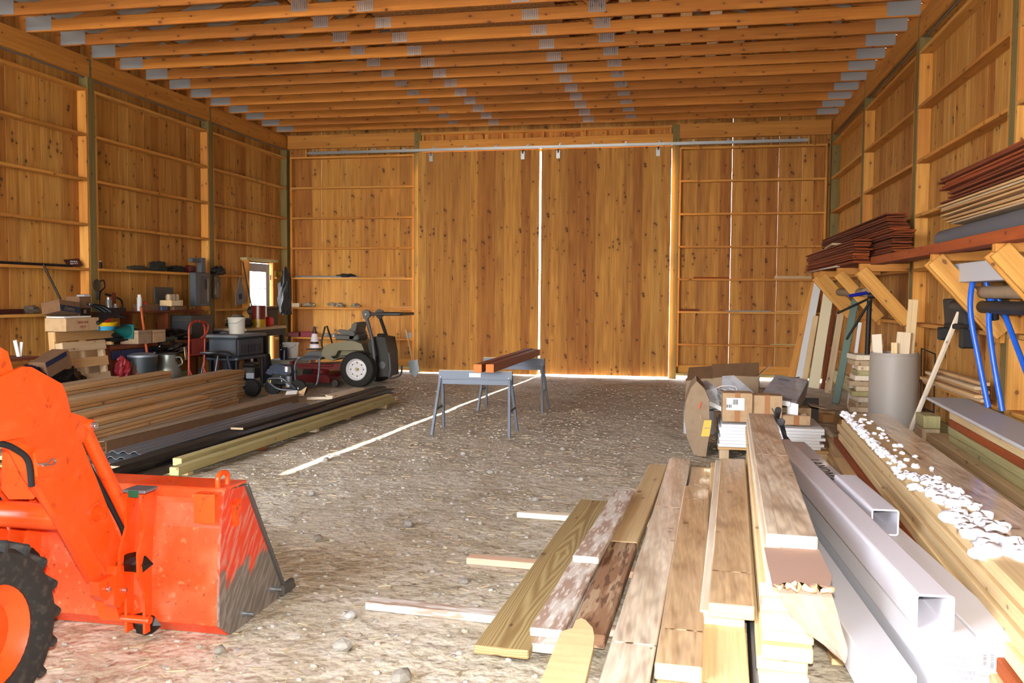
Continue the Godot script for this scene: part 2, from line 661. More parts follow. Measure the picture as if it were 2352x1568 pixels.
func post_with_blocks(parent: Node, at: Vector3, along: Vector3, inward: Vector3, blocks := true, top := 4.44) -> void:
	# treated square post whose room face lies in the wall plane; uprights fill between the girts on both of its sides
	var c := at - inward * 0.07
	board("post", c + Vector3.UP * -0.1, c + Vector3.UP * top, 0.14, 0.14, M.treated, parent)
	if not blocks:
		return
	for s in [-1.0, 1.0]:
		var ys: Array = GIRT_Y.duplicate()
		ys.append(0.06)
		for i in ys.size() - 1:
			var y1: float = ys[i] - 0.019
			var y0: float = ys[i + 1] + 0.019
			var p: Vector3 = c + along * s * (0.07 + 0.019)
			var o := part("blocking", box(0.038, snappedf(y1 - y0, 0.001), 0.136, 0.002, rng.randi_range(0, 9)), pick(M.frame), parent, p + Vector3.UP * (y0 + y1) * 0.5)
			o.rotation.y = atan2(-along.z, along.x)

func build_structure() -> void:
	build_side_wall("wall_left", 0.0, Vector3.RIGHT)
	build_side_wall("wall_right", W, Vector3.LEFT)
	build_back_wall()
	build_front_wall()
	build_ceiling()

func build_side_wall(called: String, x: float, inward: Vector3) -> void:
	var wl := structure(called)
	var out := x - inward.x * 0.151
	var left := called == "wall_left"
	upright_boards(wl, Vector3(out, 0, -0.15), Vector3(out, 0, FRONT), -0.02, 4.95, 0.197, inward, [17, 43] if left else [22], [0.62, 1.62, 2.12] if left else [])
	var zs := [-0.07]
	zs.append_array(POST_Z)
	zs.append(FRONT - 0.07)
	for i in zs.size():
		if i > 0:
			post_with_blocks(wl, Vector3(x, 0, zs[i]), Vector3.BACK, inward)
	for i in zs.size() - 1:
		var z0: float = zs[i] + (0.07 if i > 0 else 0.07)
		var z1: float = zs[i + 1] - 0.07
		for k in GIRT_Y.size():
			var a := z0
			# the door in the far bay of the left wall breaks the lower girts
			if left and i == 0 and GIRT_Y[k] < 2.0:
				board("girt", Vector3(x - inward.x * 0.071, GIRT_Y[k], 1.62), Vector3(x - inward.x * 0.071, GIRT_Y[k], z1), 0.138, 0.038, pick(M.frame), wl)
				board("girt", Vector3(x - inward.x * 0.071, GIRT_Y[k], a), Vector3(x - inward.x * 0.071, GIRT_Y[k], 0.47), 0.138, 0.038, pick(M.frame), wl)
				continue
			board("girt", Vector3(x - inward.x * 0.071, GIRT_Y[k], a), Vector3(x - inward.x * 0.071, GIRT_Y[k], z1), 0.138, 0.038, pick(M.frame), wl)
		# header along the eaves, let in between the posts' tops, and the sill board
		var hd := box(snappedf(z1 - z0 + 0.09, 0.001), 0.262, 0.038, 0.003, i)
		part("header", hd, M.frame[1], wl, Vector3(x - inward.x * 0.024, 4.577, (z0 + z1) * 0.5), Vector3(0, PI / 2, 0))
		part("header", hd, M.frame[2], wl, Vector3(x - inward.x * 0.118, 4.577, (z0 + z1) * 0.5), Vector3(0, PI / 2, 0))
		part("conduit", box(snappedf(z1 - z0, 0.001), 0.016, 0.016, 0.004), M.galv_dull, wl, Vector3(x - inward.x * 0.055, 4.432, (z0 + z1) * 0.5), Vector3(0, PI / 2, 0))
		if not (left and i == 0):
			part("skirt_board", box(snappedf(z1 - z0, 0.001), 0.235, 0.038, 0.003, i + 3), M.treated_pale, wl, Vector3(x - inward.x * 0.118, 0.14, (z0 + z1) * 0.5), Vector3(0, PI / 2, 0))
	# narrow tongues of the posts show between the header lengths
	for z in POST_Z:
		board("post_top", Vector3(x - inward.x * 0.03, 4.43, z), Vector3(x - inward.x * 0.03, 4.69, z), 0.05, 0.055, M.treated, wl)

func build_back_wall() -> void:
	var wb := structure("wall_back")
	var d0 := 2.759
	var d1 := 7.739
	for x in [0.0, d0, d1, W]:
		var o := Vector3(x + (-0.07 if x < 1.0 else (0.07 if x > 9.0 else 0.0)), 0, -0.07)
		board("post", o + Vector3.UP * -0.1, o + Vector3.UP * (4.70 if x == d0 or x == d1 else 4.44), 0.14, 0.14, M.treated, wb)
	for seg in [[0.07, d0 - 0.07, [4]], [d1 + 0.07, W - 0.07, [5, 9, 11]]]:
		var a: float = seg[0]
		var b: float = seg[1]
		upright_boards(wb, Vector3(a - (0.21 if a < 1.0 else 0.08), 0, -0.151), Vector3(b + (0.21 if b > 9.0 else 0.08), 0, -0.151), (0.012 if a < 1.0 else 0.04), 4.95, 0.203, Vector3.BACK, seg[2])
		for y in GIRT_Y:
			board("girt", Vector3(a, y, -0.071), Vector3(b, y, -0.071), 0.138, 0.038, pick(M.frame), wb)
		part("header", box(snappedf(b - a + 0.1, 0.001), 0.262, 0.038, 0.003, 2), M.frame[4], wb, Vector3((a + b) * 0.5, 4.577, -0.02))
		for s in 4:
			board("blocking", Vector3(lerpf(a, b, (s + 0.5) / 4.0), 4.29, -0.09), Vector3(lerpf(a, b, (s + 0.5) / 4.0), 4.44, -0.09), 0.038, 0.09, pick(M.frame), wb)
		for s in [a + 0.019, b - 0.019]:
			var ys: Array = GIRT_Y.duplicate()
			ys.append(0.2)
			for i in ys.size() - 1:
				var y1: float = ys[i] - 0.019
				var y0: float = ys[i + 1] + 0.019
				part("blocking", box(0.038, snappedf(y1 - y0, 0.001), 0.136, 0.002, i), pick(M.frame), wb, Vector3(s, (y0 + y1) * 0.5, -0.071))
		part("skirt_board", box(snappedf(b - a - 0.08, 0.001), 0.15, 0.038, 0.003, 5), M.frame[2], wb, Vector3((a + b) * 0.5, 0.175, -0.115))
		part("sill", box(snappedf(b - a, 0.001), 0.04, 0.14, 0.003, 6), M.treated_pale, wb, Vector3((a + b) * 0.5, 0.08, -0.071))
	# over the doorway: top plate, short studs, boards behind them, and the board that carries the track
	upright_boards(wb, Vector3(d0, 0, -0.151), Vector3(d1, 0, -0.151), 4.30, 4.95, 0.2, Vector3.BACK)
	part("top_plate", box(snappedf(d1 - d0 - 0.14, 0.001), 0.04, 0.14, 0.003, 4), M.frame[0], wb, Vector3((d0 + d1) * 0.5, 4.672, -0.07))
	for i in 13:
		var x := lerpf(d0 + 0.10, d1 - 0.10, i / 12.0)
		board("stud", Vector3(x, 4.36, -0.075), Vector3(x, 4.652, -0.075), 0.038, 0.09, pick(M.frame), wb)
	part("track_board", box(snappedf(d1 - d0 - 0.1, 0.001), 0.184, 0.038, 0.003, 8), M.frame[2], wb, Vector3((d0 + d1) * 0.5, 4.437, 0.022))
	part("lintel", box(snappedf(d1 - d0 - 0.14, 0.001), 0.10, 0.10, 0.003, 9), M.frame[3], wb, Vector3((d0 + d1) * 0.5, 4.33, -0.07))
	# the gable above the eaves
	var g := slab([Vector2(-0.5, 4.85), Vector2(W + 0.5, 4.85), Vector2(W + 0.5, 4.91), Vector2(W * 0.5, 6.81), Vector2(-0.5, 4.91)], 0.03)
	part("gable", g, M.osb, wb, Vector3(0, 0, -0.16))
	# the two sliding doors of upright boards
	var doors := [[2.80, 5.203, 0.008, "door_1"], [5.238, 7.668, 0.03, "door_2"]]
	for q in doors:
		var d := structure(q[3])
		var n := 14
		var w: float = (q[1] - q[0]) / n
		for i in n:
			part("board", box(snappedf(w, 0.0001), 4.24 - q[2] + 0.06, 0.022, 0.0025, rng.randi_range(0, 11)), pick(M.pine), d, Vector3(q[0] + w * (i + 0.5), (q[2] + 4.30) * 0.5, 0.075 + rng.randf_range(-0.002, 0.002)))
		for y in [0.35, 2.2, 4.1]:
			part("ledger", box(snappedf(q[1] - q[0] - 0.02, 0.001), 0.14, 0.03, 0.003, 3), M.frame[1], d, Vector3((q[0] + q[1]) * 0.5, y, 0.048))
		for x in ([3.07, 4.88] if q[3] == "door_1" else [5.56, 7.42]):
			var h := Node3D.new()
			h.name = "track_hanger"
			d.add_child(h, true)
			h.position = Vector3(x, 4.19, 0.112)
			part("strap", box(0.075, 0.15, 0.01, 0.003), M.galv, h)
			part("bolt", lathe([[0.0, 0.0], [0.016, 0.0], [0.016, 0.06], [0.009, 0.07], [0.0, 0.07]], 8), M.galv, h, Vector3(0, 0.03, 0.03))
	# galvanised track with its brackets
	var t := thing("door_track", "galvanised steel sliding door track with brackets across the top of the back wall", "door track", Vector3(5.285, 4.33, 0.13))
	var st := start()
	put_box(st, Vector3(9.55, 0.006, 0.05), Vector3(0, 0.024, 0), 0.001)
	put_box(st, Vector3(9.55, 0.052, 0.005), Vector3(0, 0.0, 0.025), 0.001)
	put_box(st, Vector3(9.55, 0.052, 0.005), Vector3(0, 0.0, -0.025), 0.001)
	put_box(st, Vector3(9.55, 0.005, 0.017), Vector3(0, -0.024, 0.017), 0.001)
	put_box(st, Vector3(9.55, 0.005, 0.017), Vector3(0, -0.024, -0.017), 0.001)
	part("rail", st.commit(), M.galv, t)
	for i in 16:
		var bst := start()
		put_box(bst, Vector3(0.032, 0.006, 0.11), Vector3(0, 0.033, -0.03), 0.001)
		put_box(bst, Vector3(0.032, 0.075, 0.006), Vector3(0, 0.045, -0.087), 0.001)
		put_box(bst, Vector3(0.032, 0.045, 0.005), Vector3(0, 0.012, 0.031), 0.001)
		put_box(bst, Vector3(0.012, 0.03, 0.012), Vector3(-0.009, 0.045, 0.012), 0.002)
		put_box(bst, Vector3(0.012, 0.03, 0.012), Vector3(0.009, 0.045, 0.012), 0.002)
		part("bracket", bst.commit(), M.galv, t, Vector3(-4.62 + i * 0.616, 0, 0))
	# steel entry door with a glazed grid, in the far bay of the left wall
	var ed := structure("door_3")
	var dz := 0.97
	part("jamb", box(0.10, 2.14, 0.045, 0.003), M.frame[2], ed, Vector3(-0.10, 1.07, 0.50))
	part("jamb", box(0.14, 2.16, 0.05, 0.003), M.frame[5], ed, Vector3(-0.07, 1.08, 1.58))
	part("head_jamb", box(0.14, 0.05, 1.26, 0.003), M.treated_pale, ed, Vector3(-0.07, 2.175, 1.03))
	M.door_grey = flat(Color(0.60, 0.58, 0.58), 0.55)
	var dw := 0.94
	part("stile", box(0.045, 2.10, 0.15, 0.004), M.door_grey, ed, Vector3(-0.13, 1.06, dz + 0.06 - dw * 0.5 + 0.075))
	part("stile", box(0.045, 2.10, 0.15, 0.004), M.door_grey, ed, Vector3(-0.13, 1.06, dz + 0.06 + dw * 0.5 - 0.075))
	part("rail", box(0.045, 0.16, 0.64, 0.004), M.door_grey, ed, Vector3(-0.13, 2.03, dz + 0.06))
	part("lower_panel", box(0.045, 0.98, 0.64, 0.004), M.door_grey, ed, Vector3(-0.13, 0.50, dz + 0.06))
	part("pane", box(0.006, 0.96, 0.64, 0.0), M.glass, ed, Vector3(-0.14, 1.47, dz + 0.06))
	for k in 2:
		part("glazing_bar", box(0.012, 0.96, 0.016, 0.002), M.white, ed, Vector3(-0.128, 1.47, dz + 0.06 + (k - 0.5) * 0.21))
		part("glazing_bar", box(0.012, 0.016, 0.64, 0.002), M.white, ed, Vector3(-0.128, 1.47 + (k - 0.5) * 0.32, dz + 0.06))
	part("hinge", box(0.012, 0.10, 0.03, 0.002), M.galv_dull, ed, Vector3(-0.10, 1.85, 0.545))

func build_front_wall() -> void:
	var wf := structure("wall_front")
	upright_boards(wf, Vector3(-0.15, 0, FRONT), Vector3(0.3, 0, FRONT), -0.02, 4.95, 0.2, Vector3.FORWARD)
	upright_boards(wf, Vector3(5.4, 0, FRONT), Vector3(W + 0.15, 0, FRONT), -0.02, 4.95, 0.2, Vector3.FORWARD)
	upright_boards(wf, Vector3(0.3, 0, FRONT), Vector3(5.4, 0, FRONT), 4.35, 4.95, 0.2, Vector3.FORWARD)
	board("post", Vector3(0.37, -0.1, FRONT - 0.1), Vector3(0.37, 4.6, FRONT - 0.1), 0.14, 0.14, M.treated, wf)
	board("post", Vector3(5.33, -0.1, FRONT - 0.1), Vector3(5.33, 4.6, FRONT - 0.1), 0.14, 0.14, M.treated, wf)
	part("lintel", box(5.1, 0.26, 0.08, 0.004), M.frame[0], wf, Vector3(2.85, 4.5, FRONT - 0.08))
	part("gable", slab([Vector2(-0.5, 4.85), Vector2(W + 0.5, 4.85), Vector2(W + 0.5, 4.91), Vector2(W * 0.5, 6.81), Vector2(-0.5, 4.91)], 0.03), M.osb, wf, Vector3(0, 0, FRONT))

func build_ceiling() -> void:
	var ce := structure("ceiling")
	var rise := 1.74 / (W * 0.5 + 0.2)
	var top := func(x: float) -> float: return 4.93 + rise * (minf(x, W - x) + 0.2)
	var n := 30
	for k in n:
		var z := 0.33 + 0.6096 * k
		var t := Node3D.new()
		t.name = "truss"
		ce.add_child(t, true)
		t.position = Vector3(0, 0, z)
		board("bottom_chord", Vector3(-0.14, 4.79, 0), Vector3(4.36, 4.79, 0), 0.038, 0.14, pick(M.truss), t)
		board("bottom_chord", Vector3(4.36, 4.79, 0), Vector3(W + 0.14, 4.79, 0), 0.038, 0.14, pick(M.truss), t)
		var ridge := Vector3(W * 0.5, top.call(W * 0.5) - 0.03, 0)
		board("top_chord", Vector3(-0.2, 4.90, 0), ridge, 0.038, 0.14, pick(M.truss), t)
		board("top_chord", ridge, Vector3(W + 0.2, 4.90, 0), 0.038, 0.14, pick(M.truss), t)
		if k > 14:
			continue
		for s in [0, 1]:
			var mx := func(x: float) -> float: return x if s == 0 else W - x
			board("web", Vector3(mx.call(3.55), 4.84, 0), Vector3(mx.call(2.62), top.call(2.62) - 0.08, 0), 0.038, 0.09, pick(M.truss), t)
			board("web", Vector3(mx.call(3.60), 4.84, 0), Vector3(mx.call(5.16), top.call(5.16) - 0.10, 0), 0.038, 0.09, pick(M.truss), t)
			part("gusset_plate", box(0.36, 0.17, 0.003, 0.0), M.plate, t, Vector3(mx.call(0.14), 4.82, 0.021))
			part("gusset_plate", plate_mesh(0.20, 0.15), M.plate, t, Vector3(mx.call(3.56), 4.85, 0.0205))
			part("gusset_plate", plate_mesh(0.20, 0.115), M.plate, t, Vector3([4.36, 6.15][s], 4.79, 0.0205))
	# purlins and ribbed roof sheets
	for s in [0, 1]:
		var ang := atan(rise) * (1.0 if s == 0 else -1.0)
		for i in 10:
			var x: float = -0.1 + i * 0.57
			var px: float = x if s == 0 else W - x
			var o := part("purlin", box(FRONT + 0.9, 0.038, 0.09, 0.003, i), pick(M.truss), ce, Vector3(px, top.call(px) + 0.065, FRONT * 0.5), Vector3(0, PI / 2, 0))
			o.basis = Basis(Vector3.BACK, ang) * Basis(Vector3.UP, PI / 2)
		var sl := (W * 0.5 + 0.55) / cos(ang)
		for i in 21:
			var st := start()
			put_box(st, Vector3(sl, 0.004, 0.914), Vector3.ZERO, 0.0)
			for r in 4:
				put_box(st, Vector3(sl, 0.02, 0.03), Vector3(0, 0.01, -0.34 + r * 0.228), 0.004)
			var xm := (-0.55 + W * 0.5) * 0.5
			var cx := xm if s == 0 else W - xm
			var o := part("roof_panel", st.commit() if not cache.has("roof") else cache.roof, M.roof, ce, Vector3(cx, top.call(clampf(cx, 0, W)) + 0.095 + (i % 2) * 0.003, -0.3 + i * 0.914 + 0.2))
			o.rotation.z = ang
			if not cache.has("roof"):
				cache.roof = o.mesh
	part("ridge_cap", box(0.5, 0.02, FRONT + 1.2, 0.004), M.roof, ce, Vector3(W * 0.5, top.call(W * 0.5) + 0.15, FRONT * 0.5))
	# loose sheets and boards laid over the chords in the middle
	for i in 3:
		part("loft_sheet", box(2.2, 0.018, 2.42, 0.002), M.osb, ce, Vector3(5.38 + [0.0, 0.04, -0.03][i], 4.872, 1.24 + i * 2.45))
	for i in 5:
		board("loft_board", Vector3(7.2 + i * 0.34, 4.875, 0.2), Vector3(7.25 + i * 0.34, 4.875, 6.9 - i * 0.3), 0.14, 0.03, pick(M.lumber), ce)

# toothed connector plate: rows of punched slots
func plate_mesh(w: float, h: float) -> ArrayMesh:
	var key := "plate%.3f,%.3f" % [w, h]
	if cache.has(key):
		return cache[key]
	var st := start()
	var n := 8
	for i in n:
		put_box(st, Vector3(w / n * 0.62, h, 0.003), Vector3(-w * 0.5 + w / n * (i + 0.5), 0, 0), 0.0)
	put_box(st, Vector3(w, h * 0.08, 0.003), Vector3(0, h * 0.46, 0), 0.0)
	put_box(st, Vector3(w, h * 0.08, 0.003), Vector3(0, -h * 0.46, 0), 0.0)
	cache[key] = st.commit()
	return cache[key]

# ---------------------------------------------------------------- floor
func ground_h(x: float, z: float) -> float:
	return 0.0

func build_ground() -> void:
	var im := patch_picture(768, 768, Color(0.76, 0.72, 0.63), [[0.006, 0.42, 0.75, Color(0.65, 0.60, 0.50, 0.8), 81], [0.02, 0.5, 0.8, Color(0.82, 0.79, 0.73, 0.7), 82], [0.07, 0.6, 0.8, Color(0.50, 0.44, 0.34, 0.6), 83], [0.25, 0.62, 0.75, Color(0.74, 0.71, 0.65, 0.8), 84]], 0.16, 9)
	var m := textured(im, Color.WHITE, 0.95)
	m.uv1_scale = Vector3(0.28, 0.28, 0.28)
	var nn := FastNoiseLite.new()
	nn.seed = 5
	nn.frequency = 0.045
	nn.fractal_octaves = 5
	nn.fractal_gain = 0.62
	var bi := nn.get_seamless_image(512, 512)
	bi.bump_map_to_normal_map(6.0)
	m.normal_enabled = true
	m.normal_texture = ImageTexture.create_from_image(bi)
	m.normal_scale = 0.4
	M.dirt = m
	var hn := FastNoiseLite.new()
	hn.seed = 12
	hn.frequency = 0.9
	hn.fractal_octaves = 3
	var st := start()
	var s := 0.1
	var nx := int((W + 0.5) / s)
	var nz := int((FRONT + 0.6) / s)
	for j in nz + 1:
		for i in nx + 1:
			var x := -0.25 + i * s
			var z := -0.3 + j * s
			st.set_uv(Vector2(x, z))
			st.add_vertex(Vector3(x, hn.get_noise_2d(x, z) * 0.012 - 0.008, z))
	for j in nz:
		for i in nx:
			var a := j * (nx + 1) + i
			for q in [a, a + 1, a + nx + 2, a, a + nx + 2, a + nx + 1]:
				st.add_index(q)
	st.generate_normals()
	var fl := part("floor", st.commit(), m, self)
	fl.set_meta("kind", "structure")
	var out := structure("ground_outside")
	var gm := flat(Color(0.56, 0.53, 0.46), 0.95)
	part("yard", box(160, 0.1, 160, 0.0), gm, out, Vector3(5, -0.09, 10))
	# the pale farmhouse across the yard: it stands in full sun and throws its light back through the open front
	var fh := structure("farmhouse")
	var siding := flat(Color(0.90, 0.88, 0.84), 0.8)
	part("wall", box(16.0, 6.4, 0.3, 0.02), siding, fh, Vector3(2.5, 3.15, 46.0))
	part("gable", slab([Vector2(-8, 0), Vector2(8, 0), Vector2(0, 4.0)], 0.3), siding, fh, Vector3(2.5, 6.35, 46.0))
	for i in 4:
		part("window", box(1.0, 1.5, 0.06, 0.01), flat(Color(0.16, 0.18, 0.20), 0.1), fh, Vector3(-2.9 + i * 3.6, 3.9, 45.83))
	part("side_wall", box(0.3, 6.4, 9.0, 0.02), siding, fh, Vector3(-5.5, 3.15, 50.5))
	part("side_wall", box(0.3, 6.4, 9.0, 0.02), siding, fh, Vector3(10.5, 3.15, 50.5))
	part("roof", box(9.4, 0.2, 9.6, 0.02), flat(Color(0.30, 0.29, 0.28), 0.8), fh, Vector3(-1.7, 8.45, 50.5), Vector3(0, 0, 0.4636))
	part("roof", box(9.4, 0.2, 9.6, 0.02), flat(Color(0.30, 0.29, 0.28), 0.8), fh, Vector3(6.7, 8.45, 50.5), Vector3(0, 0, -0.4636))
	# gravel and wood crumbs trodden into the dirt
	var r := RandomNumberGenerator.new()
	r.seed = 99
	for kind in 2:
		var mm := MultiMesh.new()
		mm.transform_format = MultiMesh.TRANSFORM_3D
		mm.use_colors = true
		mm.mesh = stone_mesh(3, 0) if kind == 0 else box(1.0, 0.1, 0.16, 0.0)
		mm.instance_count = 12000 if kind == 0 else 4200
		for i in mm.instance_count:
			var x := r.randf_range(0.4, 10.2)
			var z := r.randf_range(0.3, 15.5)
			var f := hn.get_noise_2d(x * 0.6 + 40, z * 0.6) * 0.5 + 0.5
			if r.randf() > f * 1.3:
				x = r.randf_range(4.2, 7.6)
				z = r.randf_range(5.0, 14.5)
			var y := hn.get_noise_2d(x, z) * 0.012 - 0.008
			var sc: float
			if kind == 0:
				sc = 0.003 + 0.016 * pow(r.randf(), 5.0)
				var b := Basis.from_euler(Vector3(r.randf() * TAU, r.randf() * TAU, r.randf() * TAU)).scaled(Vector3(sc, sc * r.randf_range(0.5, 0.8), sc * r.randf_range(0.7, 1.0)))
				mm.set_instance_transform(i, Transform3D(b, Vector3(x, y + sc * 0.15, z)))
				var g := r.randf_range(0.26, 0.46)
				mm.set_instance_color(i, Color(g, g * r.randf_range(0.88, 0.95), g * r.randf_range(0.68, 0.85)))
			else:
				sc = r.randf_range(0.015, 0.075)
				var b := Basis.from_euler(Vector3(r.randf_range(-0.12, 0.12), r.randf() * TAU, 0)).scaled(Vector3(sc, sc * 0.5, sc * r.randf_range(0.4, 1.0)))
				mm.set_instance_transform(i, Transform3D(b, Vector3(x, y + 0.004, z)))
				var g := r.randf_range(0.30, 0.62)
				mm.set_instance_color(i, Color(g, g * 0.80, g * 0.5))
		var mi := MultiMeshInstance3D.new()
		mi.multimesh = mm
		var sm := flat(Color.WHITE, 0.9)
		sm.vertex_color_use_as_albedo = true
		mi.material_override = sm
		mi.name = "gravel" if kind == 0 else "wood_chips"
		add_child(mi)
		tag(mi, "small grey gravel trodden into the dirt floor" if kind == 0 else "pale wood chips and straw scattered over the dirt floor", "gravel" if kind == 0 else "wood chips")
		mi.set_meta("kind", "stuff")
	var stones := [[5.75, 11.55, 0.035], [6.2, 11.1, 0.04], [5.62, 12.95, 0.05], [6.55, 13.1, 0.045], [6.05, 13.25, 0.03], [6.85, 12.15, 0.03], [5.2, 10.4, 0.03], [6.35, 9.3, 0.03], [4.75, 9.1, 0.035], [5.9, 8.5, 0.03], [6.8, 8.0, 0.03], [7.15, 9.4, 0.03], [6.45, 12.75, 0.035], [6.9, 13.35, 0.05], [4.5, 7.4, 0.035], [6.9, 10.2, 0.03]]
	for q in stones:
		var sm2 := flat(Color(0.56, 0.54, 0.50).lightened(r.randf_range(-0.1, 0.25)), 0.9)
		solo("stone", stone_mesh(4, r.randi_range(1, 4)), sm2, "rounded pale stone lying loose on the dirt floor", "stone", Vector3(q[0], q[2] * 0.3, q[1]), Vector3(0, r.randf() * TAU, 0), "loose stones on the floor").scale = Vector3(q[2], q[2] * 0.62, q[2] * 0.8)

func stone_mesh(rings: int, sd: int) -> ArrayMesh:
	var key := "stone%d,%d" % [rings, sd]
	if cache.has(key):
		return cache[key]
	var r := FastNoiseLite.new()
	r.seed = sd + 3
	r.frequency = 0.9
	var st := start()
	var seg := rings * 2
	var pt := func(i: int, j: int) -> Vector3:
		var a := PI * i / rings
		var b := TAU * (j % seg) / seg
		var d := Vector3(sin(a) * cos(b), cos(a), sin(a) * sin(b))
		return d * (1.0 + r.get_noise_3dv(d * 1.2) * 0.5)
	for i in rings:
		for j in seg:
			var p := [pt.call(i, j), pt.call(i, j + 1), pt.call(i + 1, j + 1), pt.call(i + 1, j)]
			for t in [[0, 1, 2], [0, 2, 3]]:
				var a: Vector3 = p[t[0]]
				var b: Vector3 = p[t[1]]
				var c: Vector3 = p[t[2]]
				if (b - a).cross(c - a).length() > 1e-6:
					put_tri(st, [a, b, c], (a + b + c).normalized(), [Vector2.ZERO, Vector2.ZERO, Vector2.ZERO])
	cache[key] = st.commit()
	return cache[key]

# ---------------------------------------------------------------- lumber on the right
# a timber lying on its wide face: ends given at floor level as (x, z), top is the height of its upper face
func timber(called: String, label: String, nx: float, nz: float, fx: float, fz: float, top: float, w: float, t: float, mat: Material, group := "", category := "plank", sd := -1) -> MeshInstance3D:
	var o := board(called, Vector3(nx, top - t * 0.5, nz), Vector3(fx, top - t * 0.5, fz), w, t, mat, self, 0.0, 0.005, sd)
	tag(o, label, category, group)
	return o

func square_tube(l: float, s: float, wall: float, r: float) -> ArrayMesh:
	var st := start()
	var ring := func(half: float, rad: float) -> Array:
		var o := []
		for c in 4:
			for k in 4:
				var a := PI * 0.5 * c + PI * 0.5 * k / 3.0
				var cx: float = (half - rad) * (1.0 if c == 0 or c == 3 else -1.0)
				var cy: float = (half - rad) * (1.0 if c < 2 else -1.0)
				o.append(Vector2(cx + cos(a) * rad, cy + sin(a) * rad))
		return o
	var ou: Array = ring.call(s * 0.5, r)
	var inn: Array = ring.call(s * 0.5 - wall, maxf(r - wall, 0.003))
	var n := ou.size()
	for i in n:
		var j := (i + 1) % n
		for side in 2:
			var a: Vector2 = (ou if side == 0 else inn)[i]
			var b: Vector2 = (ou if side == 0 else inn)[j]
			if a.distance_to(b) < 1e-6:
				continue
			var nn := Vector3((b - a).y, -(b - a).x, 0).normalized() * (1.0 if side == 0 else -1.0)
			put_quad(st, [Vector3(a.x, a.y, -l * 0.5), Vector3(b.x, b.y, -l * 0.5), Vector3(b.x, b.y, l * 0.5), Vector3(a.x, a.y, l * 0.5)], nn, [Vector2(0, 0), Vector2(1, 0), Vector2(1, l), Vector2(0, l)])
		for e in [-1.0, 1.0]:
			put_quad(st, [Vector3(ou[i].x, ou[i].y, e * l * 0.5), Vector3(ou[j].x, ou[j].y, e * l * 0.5), Vector3(inn[j].x, inn[j].y, e * l * 0.5), Vector3(inn[i].x, inn[i].y, e * l * 0.5)], Vector3(0, 0, e), [Vector2.ZERO, Vector2.ZERO, Vector2.ZERO, Vector2.ZERO])
	return st.commit()

# a long white carton, its printed end at (nx, nz)
func long_carton(label: String, nx: float, nz: float, l: float, base: float, w: float, h: float, printed: int, group: String) -> Node3D:
	var yaw := atan2(0.05, 1.0) * -1.0
	var t := thing("long_carton", label, "carton", Vector3(nx + 0.02 + 0.05 * l * 0.5, base, nz - l * 0.5), -yaw, group)
	part("body", box(w, h - 0.002, l, 0.004), M.carton, t, Vector3(0, h * 0.5, 0))
	part("end_flap", box(w - 0.014, 0.02, 0.004, 0.001), M.carton_white, t, Vector3(0, h - 0.018, l * 0.5 + 0.003))
	part("end_panel", box(w - 0.006, h - 0.034, 0.004, 0.001), M.carton_white, t, Vector3(0, h * 0.5 - 0.014, l * 0.5 + 0.002))
	if printed == 0:
		return t
	var z := l * 0.5 + 0.0048
	if printed == 1:
		lettering("printed_name", "LANDMARKE", 0.014, M.print_pale, t, Vector3(0, h * 0.60, z), Vector3.ZERO, "Droid Serif")
		for k in 2:
			bars("printed_line", 0.08, 0.0035, 22, M.print_pale, t, Vector3(0, h * 0.46 - k * 0.009, z), Vector3.ZERO, k + 3)
		bars("barcode", 0.055, 0.013, 15, M.print_pale, t, Vector3(0.035, h * 0.26, z), Vector3.ZERO, 4)
		bars("barcode", 0.042, 0.011, 10, M.print_pale, t, Vector3(0.04, h * 0.12, z), Vector3.ZERO, 9)
	else:
		var down := Vector3(0, 0, -PI / 2)
		lettering("printed_name", "LANDMARKE", 0.014, M.print_pale, t, Vector3(0.052, h * 0.5, z), down, "Droid Serif")
		for k in 2:
			bars("printed_line", 0.07, 0.003, 18, M.print_pale, t, Vector3(0.026 - k * 0.008, h * 0.5, z), down, k + 3)
		bars("barcode", 0.052, 0.012, 14, M.print_pale, t, Vector3(-0.02, h * 0.36, z), down, 4)
		bars("barcode", 0.042, 0.011, 10, M.print_pale, t, Vector3(-0.045, h * 0.38, z), down, 9)
	return t

